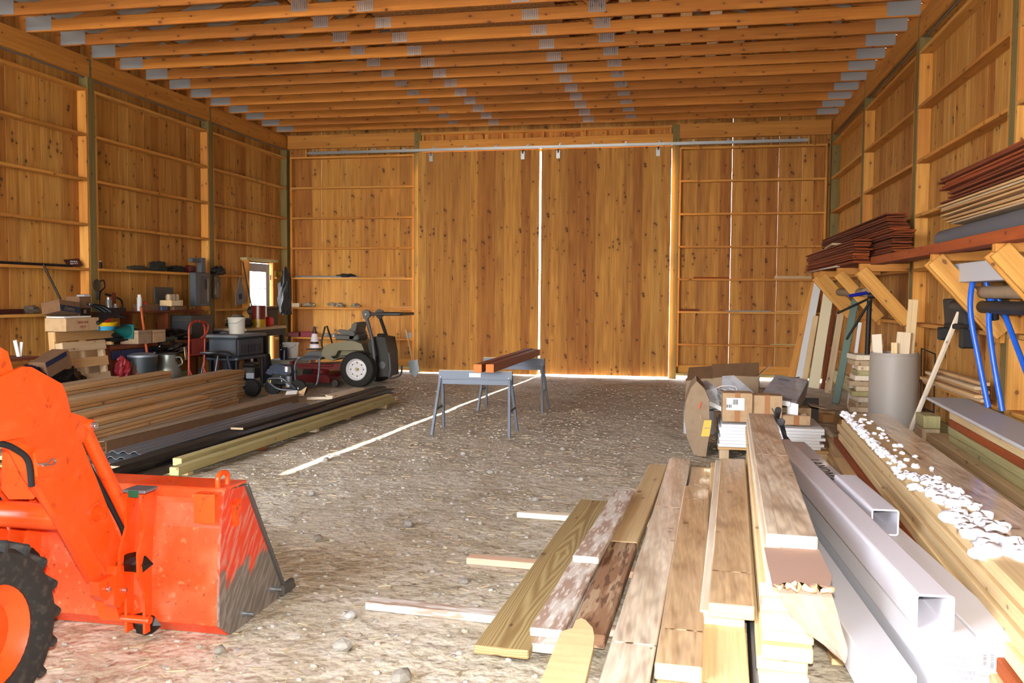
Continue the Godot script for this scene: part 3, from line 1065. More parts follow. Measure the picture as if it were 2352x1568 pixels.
func build_right_lumber() -> void:
	M.carton = flat(Color(0.86, 0.86, 0.88), 0.6)
	M.carton_white = flat(Color(0.90, 0.90, 0.90), 0.7)
	M.vinyl = flat(Color(0.86, 0.85, 0.88), 0.38)
	# sticks on the floor that keep the planks off the dirt
	var pink := retint(M.lumber[1], Color(0.95, 0.84, 0.80), 0.85)
	var st_label := ["whitish short two by four nearest the camera, sticking out under the treated plank", "pinkish short two by four in the middle under the treated plank", "pale short two by four farthest back under the treated plank"]
	var sp := [[6.482, 12.60, 7.95, 12.70], [6.783, 11.79, 8.1, 11.86], [6.865, 10.695, 8.25, 10.78]]
	for i in 3:
		var q: Array = sp[i]
		var o := board("bearer_stick", Vector3(q[0], 0.019, q[1]), Vector3(q[2], 0.019, q[3]), 0.088, 0.038, [M.white_plank, pink, M.lumber[0]][i], self)
		tag(o, st_label[i], "stick", "bearer sticks under the loose planks")
	M.cathedral.uv1_scale = Vector3.ONE
	M.cathedral.uv1_offset = Vector3(0, 0.19, 0)
	timber("treated_plank", "wide greenish treated plank with arched grain, leftmost of the loose planks", 7.262, 13.14, 7.385, 10.43, 0.079, 0.235, 0.038, M.cathedral, "", "plank", 0)
	timber("whitewashed_plank", "whitewashed plank with worn brown end, lower of the two beside the treated plank", 7.447, 13.07, 7.50, 12.0, 0.079, 0.145, 0.038, M.white_plank)
	timber("whitewashed_plank", "whitewashed plank with dark scuffed end lying on another, nearest the camera", 7.43, 13.0, 7.50, 11.6, 0.119, 0.145, 0.038, M.white_plank)
	timber("whitewashed_plank", "shorter whitewashed plank set back on top, reaching the farthest", 7.49, 12.06, 7.585, 10.42, 0.159, 0.14, 0.038, retint(M.white_plank, Color(1, 1, 1)))
	# the water-stained plank, its fresh far half, and the torn yellow one beneath its end
	timber("stained_plank", "dark brown water stained plank between the whitewashed and the pale plank", 7.60, 12.98, 7.655, 11.55, 0.105, 0.155, 0.06, M.stained, "", "plank", 0)
	timber("fresh_plank", "tan plank in line behind the water stained one", 7.655, 11.54, 7.778, 9.12, 0.105, 0.155, 0.06, M.lumber[2])
	var torn := thing("torn_plank", "yellow plank with a torn splintered end running out under the stained plank", "plank", Vector3(7.575, 0.0, 13.5))
	var tm := slab([Vector2(-0.085, -0.45), Vector2(0.085, -0.45), Vector2(0.075, 0.30), Vector2(0.068, 0.42), Vector2(0.05, 0.52), Vector2(0.012, 0.60), Vector2(-0.012, 0.62), Vector2(-0.03, 0.585), Vector2(-0.032, 0.5), Vector2(-0.075, 0.45)], 0.03)
	part("body", tm, M.lumber[7], torn, Vector3(0, 0.12, 0), Vector3(-PI / 2, 0.0, 0))
	part("support", box(0.14, 0.10, 0.5, 0.004), M.lumber[3], torn, Vector3(0, 0.052, 0.18))
	timber("film_wrapped_plank", "broad pale film wrapped plank, left of the brown film wrapped one", 7.785, 13.5, 7.958, 8.82, 0.11, 0.185, 0.065, M.wrapped[2])
	timber("film_wrapped_plank", "brown film wrapped plank with orange sawn end, on top of a longer one", 7.985, 13.36, 8.085, 10.2, 0.165, 0.175, 0.065, M.wrapped[1])
	timber("film_wrapped_plank", "long film wrapped plank under the brown one, its far end showing", 7.995, 13.5, 8.15, 9.12, 0.098, 0.19, 0.055, M.wrapped[1])
	# the middle pair on their bed
	timber("film_wrapped_plank", "tan film wrapped timber on top of the low middle pile", 8.20, 12.86, 8.376, 9.42, 0.235, 0.19, 0.062, M.wrapped[1])
	timber("pale_timber", "pale timber jutting out left under the tan film wrapped one", 8.165, 12.78, 8.345, 9.15, 0.172, 0.19, 0.062, M.lumber[0])
	timber("tan_timber", "tan timber at the bottom of the low middle pile, running out towards the camera", 8.145, 13.55, 8.31, 8.95, 0.11, 0.185, 0.062, M.lumber[3])
	var rod := solo("steel_rod", tube([Vector3(8.252, 0.05, 13.5), Vector3(8.42, 0.05, 10.0)], 0.012, 8), M.black, "black steel rod lying in the gap left of the tall timber stack", "rod", Vector3.ZERO, Vector3.ZERO, "steel rods in the gap")
	solo("steel_rod", tube([Vector3(8.262, 0.075, 13.52), Vector3(8.43, 0.075, 10.0)], 0.011, 8), M.galv_dull, "grey steel rod lying in the gap left of the tall timber stack", "rod", Vector3.ZERO, Vector3.ZERO, "steel rods in the gap")
	# the tall stack
	for i in 9:
		var top := 0.55 - i * 0.058
		var lab := "pale sawn timber in the tall stack beside the long cartons"
		if i == 0:
			timber("stacked_timber", "top timber of the tall stack, film wrapped with a white sawn end", 8.437, 12.87, 8.62, 8.97, top, 0.205, 0.058, M.wrapped[2], "timbers of the tall stack")
		elif i == 1:
			timber("stacked_timber", "second timber of the tall stack, wrapped in brown kraft paper", 8.41, 13.2, 8.61, 8.95, top, 0.205, 0.058, M.lumber[8], "timbers of the tall stack")
		else:
			var j := rng.randf_range(-0.012, 0.012)
			timber("stacked_timber", lab, 8.388 + j, 13.18 + rng.randf_range(-0.03, 0.03), 8.60 + j, 8.95, top, 0.19, 0.057, M.lumber[[0, 3, 7, 11][i % 4]], "timbers of the tall stack")
	# torn kraft paper over the end of the second layer
	var pap := thing("torn_kraft_paper", "torn pinkish kraft paper hanging off the end of the tall timber stack", "paper", Vector3(0, 0, 0))
	M.kraft = flat(Color(0.68, 0.55, 0.48), 0.9)
	M.kraft_torn = flat(Color(0.90, 0.76, 0.58), 0.9)
	var pst := start()
	put_slab(pst, [Vector2(8.325, -12.89), Vector2(8.545, -12.86), Vector2(8.541, -13.23), Vector2(8.513, -13.36), Vector2(8.49, -13.345), Vector2(8.464, -13.325), Vector2(8.44, -13.35), Vector2(8.415, -13.36), Vector2(8.402, -13.29), Vector2(8.37, -13.36), Vector2(8.334, -13.41), Vector2(8.313, -13.40)], 0.003, Transform3D(Basis(Vector3.RIGHT, -PI / 2), Vector3(0, 0.4965, 0)))
	part("upper_sheet", pst.commit(), M.kraft, pap)
	var edge := []
	for i in 15:
		edge.append(Vector3(lerpf(8.32, 8.53, i / 14.0), 0.495 + 0.004 * sin(i * 2.1), 13.375 + 0.022 * sin(i * 1.7) - 0.014 * cos(i * 3.1)))
	var est := start()
	put_tube(est, edge, 0.01, 6, false, [0.004, 0.012, 0.008, 0.014, 0.009, 0.006, 0.013, 0.015, 0.01, 0.012, 0.006, 0.011, 0.008, 0.012, 0.004])
	part("torn_edge", est.commit(), M.kraft_torn, pap)
	# hanging piece: rows of points that leave the stack, sag and run to a tip
	var hs := start()
	var rows := [[Vector3(8.335, 0.487, 13.33), Vector3(8.515, 0.488, 13.33)], [Vector3(8.34, 0.468, 13.36), Vector3(8.525, 0.462, 13.36)], [Vector3(8.355, 0.435, 13.375), Vector3(8.54, 0.41, 13.38)], [Vector3(8.385, 0.388, 13.385), Vector3(8.555, 0.352, 13.39)], [Vector3(8.435, 0.337, 13.39), Vector3(8.572, 0.30, 13.395)], [Vector3(8.495, 0.298, 13.395), Vector3(8.572, 0.272, 13.398)], [Vector3(8.545, 0.258, 13.398), Vector3(8.566, 0.242, 13.40)]]
	for i in rows.size() - 1:
		for k in 5:
			var pts := []
			for q in [[i, k], [i, k + 1], [i + 1, k + 1], [i + 1, k]]:
				var a: Vector3 = rows[q[0]][0]
				var b: Vector3 = rows[q[0]][1]
				pts.append(a.lerp(b, q[1] / 5.0) + Vector3(0, 0, 0.006 * sin(q[1] * 1.9 + q[0])))
			var nrm: Vector3 = (pts[1] - pts[0]).cross(pts[3] - pts[0]).normalized()
			for s in [-1.0, 1.0]:
				var off: Vector3 = nrm * s * 0.0012
				put_quad(hs, [pts[0] + off, pts[1] + off, pts[2] + off, pts[3] + off], nrm * s, [Vector2(k, i), Vector2(k + 1, i), Vector2(k + 1, i + 1), Vector2(k, i + 1)])
	part("hanging_sheet", hs.commit(), M.kraft, pap)
	# cartons and hollow posts
	long_carton("long white carton on the floor tier, left of the others", 8.555, 13.32, 3.5, 0.03, 0.155, 0.155, 1, "long white cartons")
	long_carton("long white carton on the floor tier under the upright printed one", 8.712, 13.36, 4.6, 0.03, 0.155, 0.155, 1, "long white cartons")
	long_carton("long white carton on the floor tier, rightmost", 8.875, 13.27, 4.2, 0.03, 0.155, 0.155, 2, "long white cartons")
	long_carton("long white carton on the upper tier with upright print, under the long hollow post", 8.70, 13.35, 4.5, 0.186, 0.155, 0.154, 1, "long white cartons")
	var cc := long_carton("long white carton on the upper tier with sideways print and large lettering along it", 8.875, 13.27, 4.2, 0.186, 0.15, 0.154, 2, "long white cartons")
	var big := lettering("printed_name", "LANDMARKE", 0.075, M.print, cc, Vector3(-0.012, 0.1545, -0.75))
	big.basis = Basis(Vector3(0, 0, 1), Vector3(1, 0, 0), Vector3(0, 1, 0))
	big.scale = Vector3(1.9, 1.0, 1.0)
	bars("printed_line", 0.36, 0.03, 12, M.print, cc, Vector3(-0.03, 0.1545, 0.18)).basis = Basis(Vector3(0, 0, 1), Vector3(1, 0, 0), Vector3(0, 1, 0))
	for i in 2:
		part("bearer", box(0.62, 0.029, 0.09, 0.003), M.lumber[2], cc, Vector3(-0.16, -0.171, [1.6, -1.6][i]))
	var ls := [3.45, 0.86]
	var at := [[8.706, 13.29, "long hollow square grey vinyl post lying on the cartons"], [8.945, 11.98, "short hollow square grey vinyl post behind the long one"]]
	for i in 2:
		var o := solo("vinyl_post", square_tube(ls[i], 0.133, 0.0085, 0.014), M.vinyl, at[i][2], "post sleeve", Vector3(at[i][0] + 0.052 * ls[i] * 0.5, 0.342 + 0.0665, at[i][1] - ls[i] * 0.5), Vector3(0, 0.052, 0))
	# low boards between the cartons and the fluffy stack
	for i in 4:
		timber("low_plank", "short pale plank in the low pile between the cartons and the fluff covered stack", 9.095 + 0.01 * (i % 2), 12.37 - 0.03 * i, 9.27, 9.0, 0.205 - i * 0.045, 0.115, 0.042, M.lumber[[3, 7, 4, 1][i]], "planks of the low pile")
	# stack with white fibre fluff along its edge
	for i in 8:
		var top := 0.5 - i * 0.06
		var sh := -0.02 * i
		timber("long_timber", "long tan timber in the stack strewn with white fluff", 9.235 + sh * 0.9, 13.9, 9.475 + sh * 0.6, 8.3 - (0.3 if i > 4 else 0.0) + rng.randf_range(-0.1, 0.1), top, 0.17 + absf(sh) * 0.2, 0.058, M.lumber[[2, 6, 10, 3][i % 4]] if i != 4 else M.old[3], "timbers of the fluff strewn stack")
	timber("long_timber", "broad timber under brown paper on the fluff strewn stack", 9.46, 13.2, 9.645, 8.33, 0.5, 0.25, 0.058, M.wrapped[0], "timbers of the fluff strewn stack")
	for i in 7:
		timber("long_timber", "long tan timber in the stack strewn with white fluff", 9.46, 13.9, 9.64, 8.35, 0.441 - i * 0.06, 0.24, 0.058, M.lumber[(i * 5) % 12], "timbers of the fluff strewn stack")
	fluff()
	# low step beside it, and the far pile with the white board on top
	for i in 9:
		var far := 8.55 if i < 5 else 8.05
		timber("piled_timber", "treated timber in the pile under the white board by the right wall", 10.17 - (0.05 if i >= 5 else 0.0), 12.4, 10.345 - (0.05 if i >= 5 else 0.0), far + rng.randf_range(-0.04, 0.04), 0.632 - i * 0.066, 0.25, 0.063, [M.treated_pale, M.lumber[2], M.lumber[6], M.treated_pale][i % 4] if i != 2 else M.old[3], "timbers under the white board")
	var wb := timber("white_trim_board", "wide white trim board lying on top of the timber pile by the right wall", 10.075, 12.0, 10.26, 8.29, 0.658, 0.325, 0.024, flat(Color(0.72, 0.72, 0.73), 0.55), "", "board")

func fluff() -> void:
	var r := RandomNumberGenerator.new()
	r.seed = 4
	var st := start()
	var nz := FastNoiseLite.new()
	nz.frequency = 1.0
	nz.fractal_octaves = 3
	var along := func(z: float) -> float: return 9.145 + (13.9 - z) * 0.043
	for i in 330:
		var u := r.randf()
		var z := 8.35 + 4.5 * u
		var big := 0.02 + 0.026 * clampf((z - 10.6) / 2.0, 0.0, 1.0)
		var x: float = along.call(z) + r.randf_range(-0.015, 0.03) + (r.randf_range(0.0, 0.17) if z > 11.2 or r.randf() < 0.18 else 0.0)
		if z > 10.6 and z < 11.2 and r.randf() < 0.5:
			continue
		var rad := big * r.randf_range(0.5, 1.15)
		var c := Vector3(x, 0.503 + rad * 0.25, z)
		if x < along.call(z) + 0.0:
			c.y -= 0.02
		var ring := 7
		var seg := 10
		var pt := func(a: int, b: int) -> Vector3:
			var t := PI * a / ring
			var p := TAU * (b % seg) / seg
			var d := Vector3(sin(t) * cos(p), cos(t) * 0.6, sin(t) * sin(p) * 1.25)
			return c + d * rad * (1.0 + 0.7 * nz.get_noise_3dv(d * 1.1 + c * 9.0))
		for a in ring:
			for b in seg:
				var p := [pt.call(a, b), pt.call(a, b + 1), pt.call(a + 1, b + 1), pt.call(a + 1, b)]
				var nn := []
				for q in p:
					nn.append((q - c).normalized())
				for t in [[0, 2, 1], [0, 3, 2]]:
					for q in t:
						st.set_normal(nn[q])
						st.add_vertex(p[q])
	var m := flat(Color(0.94, 0.93, 0.96), 1.0)
	var o := part("fibre_fluff", st.commit(), m, self)
	tag(o, "tufts of white fibre fluff strewn along the edge of a timber stack", "fluff")
	o.set_meta("kind", "stuff")

# ---------------------------------------------------------------- rack and leaning things along the right wall
func build_right_wall_things() -> void:
	var labels := {2.3: "wooden rack bracket farthest back on the right wall", 2.876: "wooden rack bracket next to the farthest one on the right wall", 4.4: "wooden rack bracket above the leaning green steel, third from the back", 5.924: "wooden rack bracket over the rubbish barrel", 8.972: "wooden rack bracket with the blue hose hung over it", 10.45: "wooden rack bracket nearest the camera on the right wall"}
	for z in labels:
		var t := thing("rack_bracket", labels[z], "bracket", Vector3(W, 1.9, z), 0.0, "brackets of the lumber rack")
		for s in [-1.0, 1.0]:
			if z > 5.0 or s > 0.0:
				board("brace", Vector3(-0.545, -0.05, s * 0.058), Vector3(-0.02, -0.64, s * 0.058), 0.038, 0.14, M.frame[0 if s > 0.0 else 2], t)
			board("arm", Vector3(-0.56, -0.019, s * 0.02), Vector3(-0.02, -0.019, s * 0.02), 0.037, 0.09, M.frame[1], t)
		board("cleat", Vector3(-0.02, -0.72, 0), Vector3(-0.02, -0.55, 0), 0.038, 0.09, M.frame[2], t)
	# thin reddish siding boards stacked on the rack
	var sd := RandomNumberGenerator.new()
	sd.seed = 31
	# lower front pile
	for i in 13:
		var y := 1.952 + i * 0.022
		var o := board("siding_board", Vector3(10.02 + sd.randf_range(-0.025, 0.025), y, 5.55 + sd.randf_range(-0.12, 0.1)), Vector3(10.04 + sd.randf_range(-0.02, 0.02), y, 1.1 + sd.randf_range(0, 0.25)), 0.19 + sd.randf_range(-0.01, 0.01), 0.016, M.old[sd.randi_range(0, 3)], self, sd.randf_range(-0.04, 0.04))
		tag(o, "thin reddish brown siding board in the front pile on the rack", "siding board", "siding boards of the front pile")
	# back pile, taller and reaching nearer
	for i in 24:
		var y := 1.952 + i * 0.0225
		var nearz := 6.45 + sd.randf_range(-0.1, 0.08) if i < 15 else 6.15 + sd.randf_range(-0.15, 0.05)
		var o := board("siding_board", Vector3(10.27 + sd.randf_range(-0.02, 0.03), y, nearz), Vector3(10.27 + sd.randf_range(-0.02, 0.02), y, 1.3 + sd.randf_range(0, 0.4)), 0.22 + sd.randf_range(-0.015, 0.015), 0.016, M.old[sd.randi_range(0, 3)], self, sd.randf_range(-0.04, 0.04))
		tag(o, "thin reddish brown siding board in the tall back pile on the rack", "siding board", "siding boards of the tall back pile")
	var strip := board("white_strip", Vector3(9.93, 1.946, 4.5), Vector3(9.95, 1.952, 1.2), 0.04, 0.018, M.white, self)
	tag(strip, "narrow white trim strip along the front of the siding pile on the rack", "trim strip")
	var od := board("loose_board", Vector3(9.99, 2.262, 4.0), Vector3(10.04, 2.25, 3.0), 0.15, 0.03, M.dusty[0], self)
	tag(od, "short grey board lying loose on top of the front siding pile", "board")
	# near pile higher up: siding over a rolled grey membrane
	for i in 20:
		var y := 2.16 + i * 0.0215
		var n2 := 8.5 + sd.randf_range(-0.12, 0.12)
		var o := board("siding_board", Vector3(10.22 + sd.randf_range(-0.05, 0.05), y, 12.2), Vector3(10.26 + sd.randf_range(-0.06, 0.04), y + sd.randf_range(-0.006, 0.006), n2), 0.24, 0.016, M.old[sd.randi_range(0, 3)] if i > 8 else M.dusty[6 + i % 3], self, sd.randf_range(-0.05, 0.05))
		tag(o, "rough siding board in the near pile high on the rack", "siding board", "siding boards of the near pile")
	var roll := solo("membrane_roll", tube([Vector3(10.25, 2.06, 8.1), Vector3(10.22, 2.07, 12.2)], 0.085, 16), flat(Color(0.36, 0.36, 0.38), 0.7), "grey rolled membrane under the near siding pile on the rack", "roll")
	for i in 2:
		var b := board("rack_timber", Vector3(9.98 + i * 0.16, 1.93 + 0.045 * 0, 12.4), Vector3(9.99 + i * 0.16, 1.93, 6.6), 0.14 - i * 0.02, 0.05 + 0.03 * (1 - i), M.old[3] if i == 0 else M.old[1], self)
		tag(b, ["reddish beam lying along the front of the rack, over the hose", "second reddish beam on the rack behind the front one"][i], "beam")
	var bl := board("boxed_length", Vector3(10.22, 1.74, 8.5), Vector3(10.22, 1.74, 12.4), 0.2, 0.15, flat(Color(0.72, 0.72, 0.74), 0.6), self)
	tag(bl, "pale grey boxed length stored under the rack near the camera", "carton")
	for i in 2:
		var o := solo("drain_pipe", tube([Vector3(10.3, 1.585 - i * 0.115, 8.3), Vector3(10.3, 1.585 - i * 0.115, 12.4)], 0.05, 14), [M.card_dull, flat(Color(0.10, 0.10, 0.10), 0.5)][i], ["dusty tan pipe under the rack near the camera", "black pipe under the rack near the camera"][i], "pipe")
	# tubes under the far part of the rack
	solo("tan_tube", tube([Vector3(10.2, 1.62, 2.3), Vector3(10.2, 1.60, 4.9)], 0.055, 12), M.card_dull, "tan cardboard tube stored under the far end of the rack", "tube")
	# blue hose hung over the bracket
	var blue := flat(Color(0.12, 0.36, 0.78), 0.35)
	var hp := curve([Vector3(10.14, 0.62, 9.45), Vector3(10.10, 1.0, 9.40), Vector3(10.06, 1.40, 9.32), Vector3(10.08, 1.66, 9.22), Vector3(10.17, 1.76, 9.16), Vector3(10.27, 1.67, 9.12), Vector3(10.33, 1.45, 9.10), Vector3(10.30, 1.2, 9.2)], 8)
	var hs := thing("blue_hose", "thick blue hose hung in loops over a rack bracket on the right wall", "hose")
	hp = curve([Vector3(10.28, 0.70, 9.33), Vector3(10.22, 1.05, 9.27), Vector3(10.165, 1.4, 9.22), Vector3(10.175, 1.62, 9.18), Vector3(10.225, 1.76, 9.14), Vector3(10.29, 1.70, 9.10), Vector3(10.335, 1.50, 9.12), Vector3(10.34, 1.44, 9.16)], 8)
	part("loop", tube(hp, 0.021, 12), blue, hs)
	part("loop", tube(curve([Vector3(10.37, 0.68, 9.36), Vector3(10.315, 1.05, 9.30), Vector3(10.29, 1.35, 9.24), Vector3(10.315, 1.52, 9.20), Vector3(10.365, 1.55, 9.16), Vector3(10.41, 1.42, 9.2), Vector3(10.43, 1.2, 9.4), Vector3(10.42, 0.9, 9.8), Vector3(10.40, 0.68, 10.2)], 8), 0.021, 12), blue, hs)
	part("coupling", lathe([[0.0, -0.05], [0.03, -0.05], [0.033, 0.0], [0.03, 0.05], [0.0, 0.05]], 12), M.black, hs, Vector3(10.345, 1.42, 9.18), Vector3(0.2, 0, 0.2))
	# black tool chest lid on the girt and a clamp
	var bx := thing("black_case", "black folding case standing on the wall girt behind the blue hose", "case", Vector3(W - 0.02, 1.262, 7.95))
	part("shell", box(0.05, 0.26, 0.62, 0.01), flat(Color(0.13, 0.13, 0.13), 0.6), bx, Vector3(-0.04, 0.14, -0.05), Vector3(0, 0, 0.1))
	part("foot", box(0.10, 0.12, 0.12, 0.01), M.black, bx, Vector3(-0.08, -0.06, -0.25))
	part("foot", box(0.10, 0.18, 0.10, 0.01), M.black, bx, Vector3(-0.08, -0.07, 0.42))
	part("rail", box(0.05, 0.05, 0.75, 0.01), M.black, bx, Vector3(-0.07, 0.02, 0.15))
	# leaning stick in front
	var ls := board("leaning_stick", Vector3(10.44, 1.58, 8.16), Vector3(10.19, 0.165, 7.3), 0.04, 0.03, M.lumber[0], self)
	tag(ls, "thin pale stick leaning on the right wall between barrel and blue hose", "stick")
	# the barrel with scrap wood in it, standing on blocks
	var br := thing("barrel", "grey white plastic barrel full of offcuts by the right wall", "barrel", Vector3(10.19, 0.15, 6.6))
	var bm := flat(Color(0.62, 0.58, 0.54), 0.5)
	part("drum", lathe([[0.0, 0.0], [0.225, 0.0], [0.243, 0.02], [0.247, 0.08], [0.25, 0.4], [0.247, 0.72], [0.243, 0.78], [0.238, 0.80], [0.226, 0.80], [0.226, 0.05], [0.0, 0.05]], 36), bm, br)
	part("rim", lathe([[0.232, 0.755], [0.252, 0.758], [0.252, 0.772], [0.232, 0.775]], 36), bm, br)
	for i in 4:
		var p: Array = [[-0.10, -0.05, 0.10, 0.9, -0.12], [0.03, 0.03, 0.14, 0.93, 0.1], [0.12, -0.05, 0.10, 1.28, 0.12], [-0.02, 0.1, 0.06, 0.82, 0.0]][i]
		var o := board("offcut", Vector3(10.19 + p[0], 0.24, 6.6 + p[1]), Vector3(10.19 + p[0] + p[4] * 0.6, 0.24 + p[3], 6.6 + p[1] - 0.03), p[2], 0.025, M.lumber[i], self)
		tag(o, ["narrow offcut standing at the left in the barrel", "broad offcut standing in the barrel", "tall jagged offcut rising out of the barrel", "short offcut at the back of the barrel"][i], "offcut", "offcuts in the barrel")
	for i in 2:
		var o := board("barrel_block", Vector3(9.99 + i * 0.36, 0.068, 6.35), Vector3(9.99 + i * 0.36, 0.068, 6.9), 0.14, 0.15, M.treated_pale, self)
		tag(o, ["treated block under the left of the barrel", "treated block under the right of the barrel"][i], "block")
	# square blocks right of the barrel
	for i in 3:
		var o := part("timber_block", box([0.16, 0.15, 0.2][i], [0.14, 0.12, 0.14][i], 0.3, 0.006), [M.dusty[6], M.treated_pale, M.dusty[4]][i], self, Vector3(10.28, [0.23, 0.365, 0.07][i], 7.62 + i * 0.02))
		tag(o, ["brown square block in the small block stack right of the barrel", "pale treated block on top of the block stack right of the barrel", "bottom block of the block stack right of the barrel"][i], "block")
	# wire cage and rods behind
	var wire := start()
	put_tube(wire, [Vector3(10.36, 0.0, 7.05), Vector3(10.36, 1.02, 7.0)], 0.008, 6)
	put_tube(wire, [Vector3(10.42, 0.0, 7.3), Vector3(10.42, 0.98, 7.28)], 0.008, 6)
	put_tube(wire, [Vector3(10.36, 1.02, 7.0), Vector3(10.42, 0.98, 7.28)], 0.007, 6)
	put_tube(wire, [Vector3(10.36, 0.42, 7.03), Vector3(10.42, 0.4, 7.29)], 0.007, 6)
	solo("wire_stand", wire.commit(), flat(Color(0.12, 0.10, 0.09), 0.7, 0.4), "rusty dark wire stand behind the leaning stick", "wire stand")
	# lengths leaning into the far right corner: [foot x, foot z, top x, top y, top z, width, thick, material]
	var white := flat(Color(0.80, 0.80, 0.80), 0.55)
	var green := flat(Color(0.30, 0.38, 0.33), 0.5, 0.2)
	var lean := [
		[9.79, 0.50, 10.21, 1.80, 0.35, 0.12, 0.02, M.frame[2], "tan board leaning in the far right corner, left of the white one"],
		[9.92, 0.72, 10.24, 1.86, 0.55, 0.13, 0.025, white, "white trim board leaning in the far right corner"],
		[9.97, 1.05, 10.16, 1.22, 0.9, 0.09, 0.02, M.lumber[2], "short tan board leaning in front of the white trim board"],
		[10.06, 1.0, 10.33, 1.72, 0.75, 0.035, 0.03, green, "thin grey green metal strip leaning between white and cream boards"],
		[10.09, 1.35, 10.34, 1.72, 1.1, 0.17, 0.025, M.cream, "broad cream board leaning in the far right corner"],
		[10.21, 1.5, 10.42, 1.62, 1.3, 0.06, 0.03, M.old[2], "dark reddish stick leaning right of the cream board"],
		[10.20, 2.1, 10.40, 1.30, 1.9, 0.10, 0.03, M.dusty[0], "grey weathered board leaning between cream board and green steel"],
		[10.10, 3.5, 10.40, 1.62, 3.2, 0.10, 0.05, green, "green steel channel leaning on the rack bracket"],
		[10.26, 3.6, 10.42, 1.18, 3.4, 0.05, 0.02, white, "thin white strip leaning right of the green steel channel"],
		[10.20, 4.7, 10.42, 0.95, 4.6, 0.15, 0.02, M.dusty[1], "dusty board leaning behind the pile of offcuts"]]
	for q in lean:
		var a := Vector3(q[0], 0.02, q[1])
		var b := Vector3(q[2], q[3], q[4])
		var o := board("leaning_board", a, b, q[5], q[6], q[7], self)
		var x := (b - a).normalized()
		var nrm := (Vector3(-0.85, 0.1, 0.5) - x * Vector3(-0.85, 0.1, 0.5).dot(x)).normalized()
		var face := Vector3(-0.25, 0.0, 1.0)
		nrm = (face - x * face.dot(x)).normalized()
		o.basis = Basis(x, nrm, x.cross(nrm))
		tag(o, q[8], "board")
	# pile of square offcuts behind the barrel
	var r := RandomNumberGenerator.new()
	r.seed = 8
	for i in 13:
		var w := r.randf_range(0.20, 0.30)
		var o := part("stacked_offcut", box(w, 0.062, 0.4, 0.005, i), [M.lumber[4], M.treated_pale, M.lumber[9], M.dusty[3]][i % 4], self, Vector3(10.15 + r.randf_range(-0.03, 0.03), 0.032 + i * 0.064, 5.1 + r.randf_range(-0.05, 0.05)), Vector3(0, r.randf_range(-0.12, 0.12), 0))
		tag(o, "sawn timber offcut in the stack left of the barrel", "offcut", "offcuts stacked left of the barrel")
	var bits := [[9.86, 5.6, 0.16, 0.12, "dusty square block lying left of the barrel, near the offcut stack"], [9.70, 5.3, 0.14, 0.10, "small tan block on the dirt left of the offcut stack"], [9.78, 4.85, 0.2, 0.09, "long pale block behind the small blocks left of the barrel"], [9.98, 5.95, 0.12, 0.2, "upright block leaning against the barrel"]]
	for q in bits:
		var o := part("scrap_block", box(q[2], q[3], 0.2, 0.005), pick(M.dusty), self, Vector3(q[0], q[3] * 0.5, q[1]), Vector3(0, r.randf_range(-0.5, 0.5), 0))
		tag(o, q[4], "block")
	# black stand with a crosshead below the rack, blue handled
	var bs := thing("black_stand", "black steel stand with slanted arms and a blue grip under the rack", "stand", Vector3(10.18, 0, 5.15))
	part("pole", tube([Vector3(0, 0.0, 0), Vector3(0.02, 1.5, 0)], 0.03, 10), M.black, bs)
	part("arm", tube([Vector3(-0.36, 1.34, 0.05), Vector3(0.0, 1.52, 0.02)], 0.014, 8), M.black, bs)
	part("arm", tube([Vector3(-0.25, 1.02, 0.08), Vector3(0.04, 1.52, 0.02)], 0.016, 8), M.black, bs)
	part("grip", tube([Vector3(-0.24, 1.555, 0.1), Vector3(-0.02, 1.595, 0.05)], 0.02, 8), flat(Color(0.10, 0.14, 0.60), 0.4), bs)
	part("head", tube([Vector3(0.0, 1.56, 0.0), Vector3(0.25, 1.58, 0.1)], 0.035, 8), M.black, bs)
	# bundle of laths on the low girt
	for i in 5:
		var o := board("girt_lath", Vector3(W - 0.05 - (i % 2) * 0.05, 0.685 + 0.035 * i, 6.9 + 0.1 * i), Vector3(W - 0.05 - (i % 2) * 0.05, 0.685 + 0.035 * i, 8.75), 0.07, 0.03, M.dusty[i], self)
		tag(o, "dusty lath in the bundle on the low girt behind the blue hose", "lath", "laths on the low girt")
	# small things on the far wall's right hand girts
	var shelf := [[8.1, 8.75, 1.847, 0.03, M.old[1], "reddish brown lath lying on a girt of the back wall, right of the doors"], [9.55, 10.2, 1.847, 0.05, M.dusty[0], "grey weathered board lying on a girt near the far right corner"], [7.85, 8.2, 1.242, 0.04, M.old[2], "dark short board on the girt right of the doors"], [8.7, 9.5, 1.242, 0.02, M.galv_dull, "thin grey metal strip on the girt of the back wall"], [9.6, 10.15, 1.242, 0.02, M.dusty[1], "thin dusty lath on the girt near the leaning boards"], [9.5, 10.1, 0.637, 0.02, M.treated_pale, "pale lath on the lowest girt behind the leaning boards"]]
	for q in shelf:
		var o := board("lath", Vector3(q[0], q[2] + 0.02 + q[3] * 0.5, -0.06), Vector3(q[1], q[2] + 0.02 + q[3] * 0.5, -0.05), 0.08, q[3], q[4], self)
		tag(o, q[5], "lath")

# ---------------------------------------------------------------- cartons on the pallet, caulking gun
func carton(label: String, at: Vector3, size: Vector3, mat: Material, turn := 0.0, tape := true, group := "") -> Node3D:
	var t := thing("cardboard_box", label, "box", at, turn, group)
	part("body", box(size.x, size.y, size.z, 0.004), mat, t, Vector3(0, size.y * 0.5, 0))
	if tape:
		part("tape", box(0.05, size.y, 0.002, 0.0), M.tape, t, Vector3(0, size.y * 0.5, size.z * 0.5 + 0.001))
		part("tape", box(0.05, 0.002, size.z, 0.0), M.tape, t, Vector3(0, size.y + 0.001, 0))
	return t

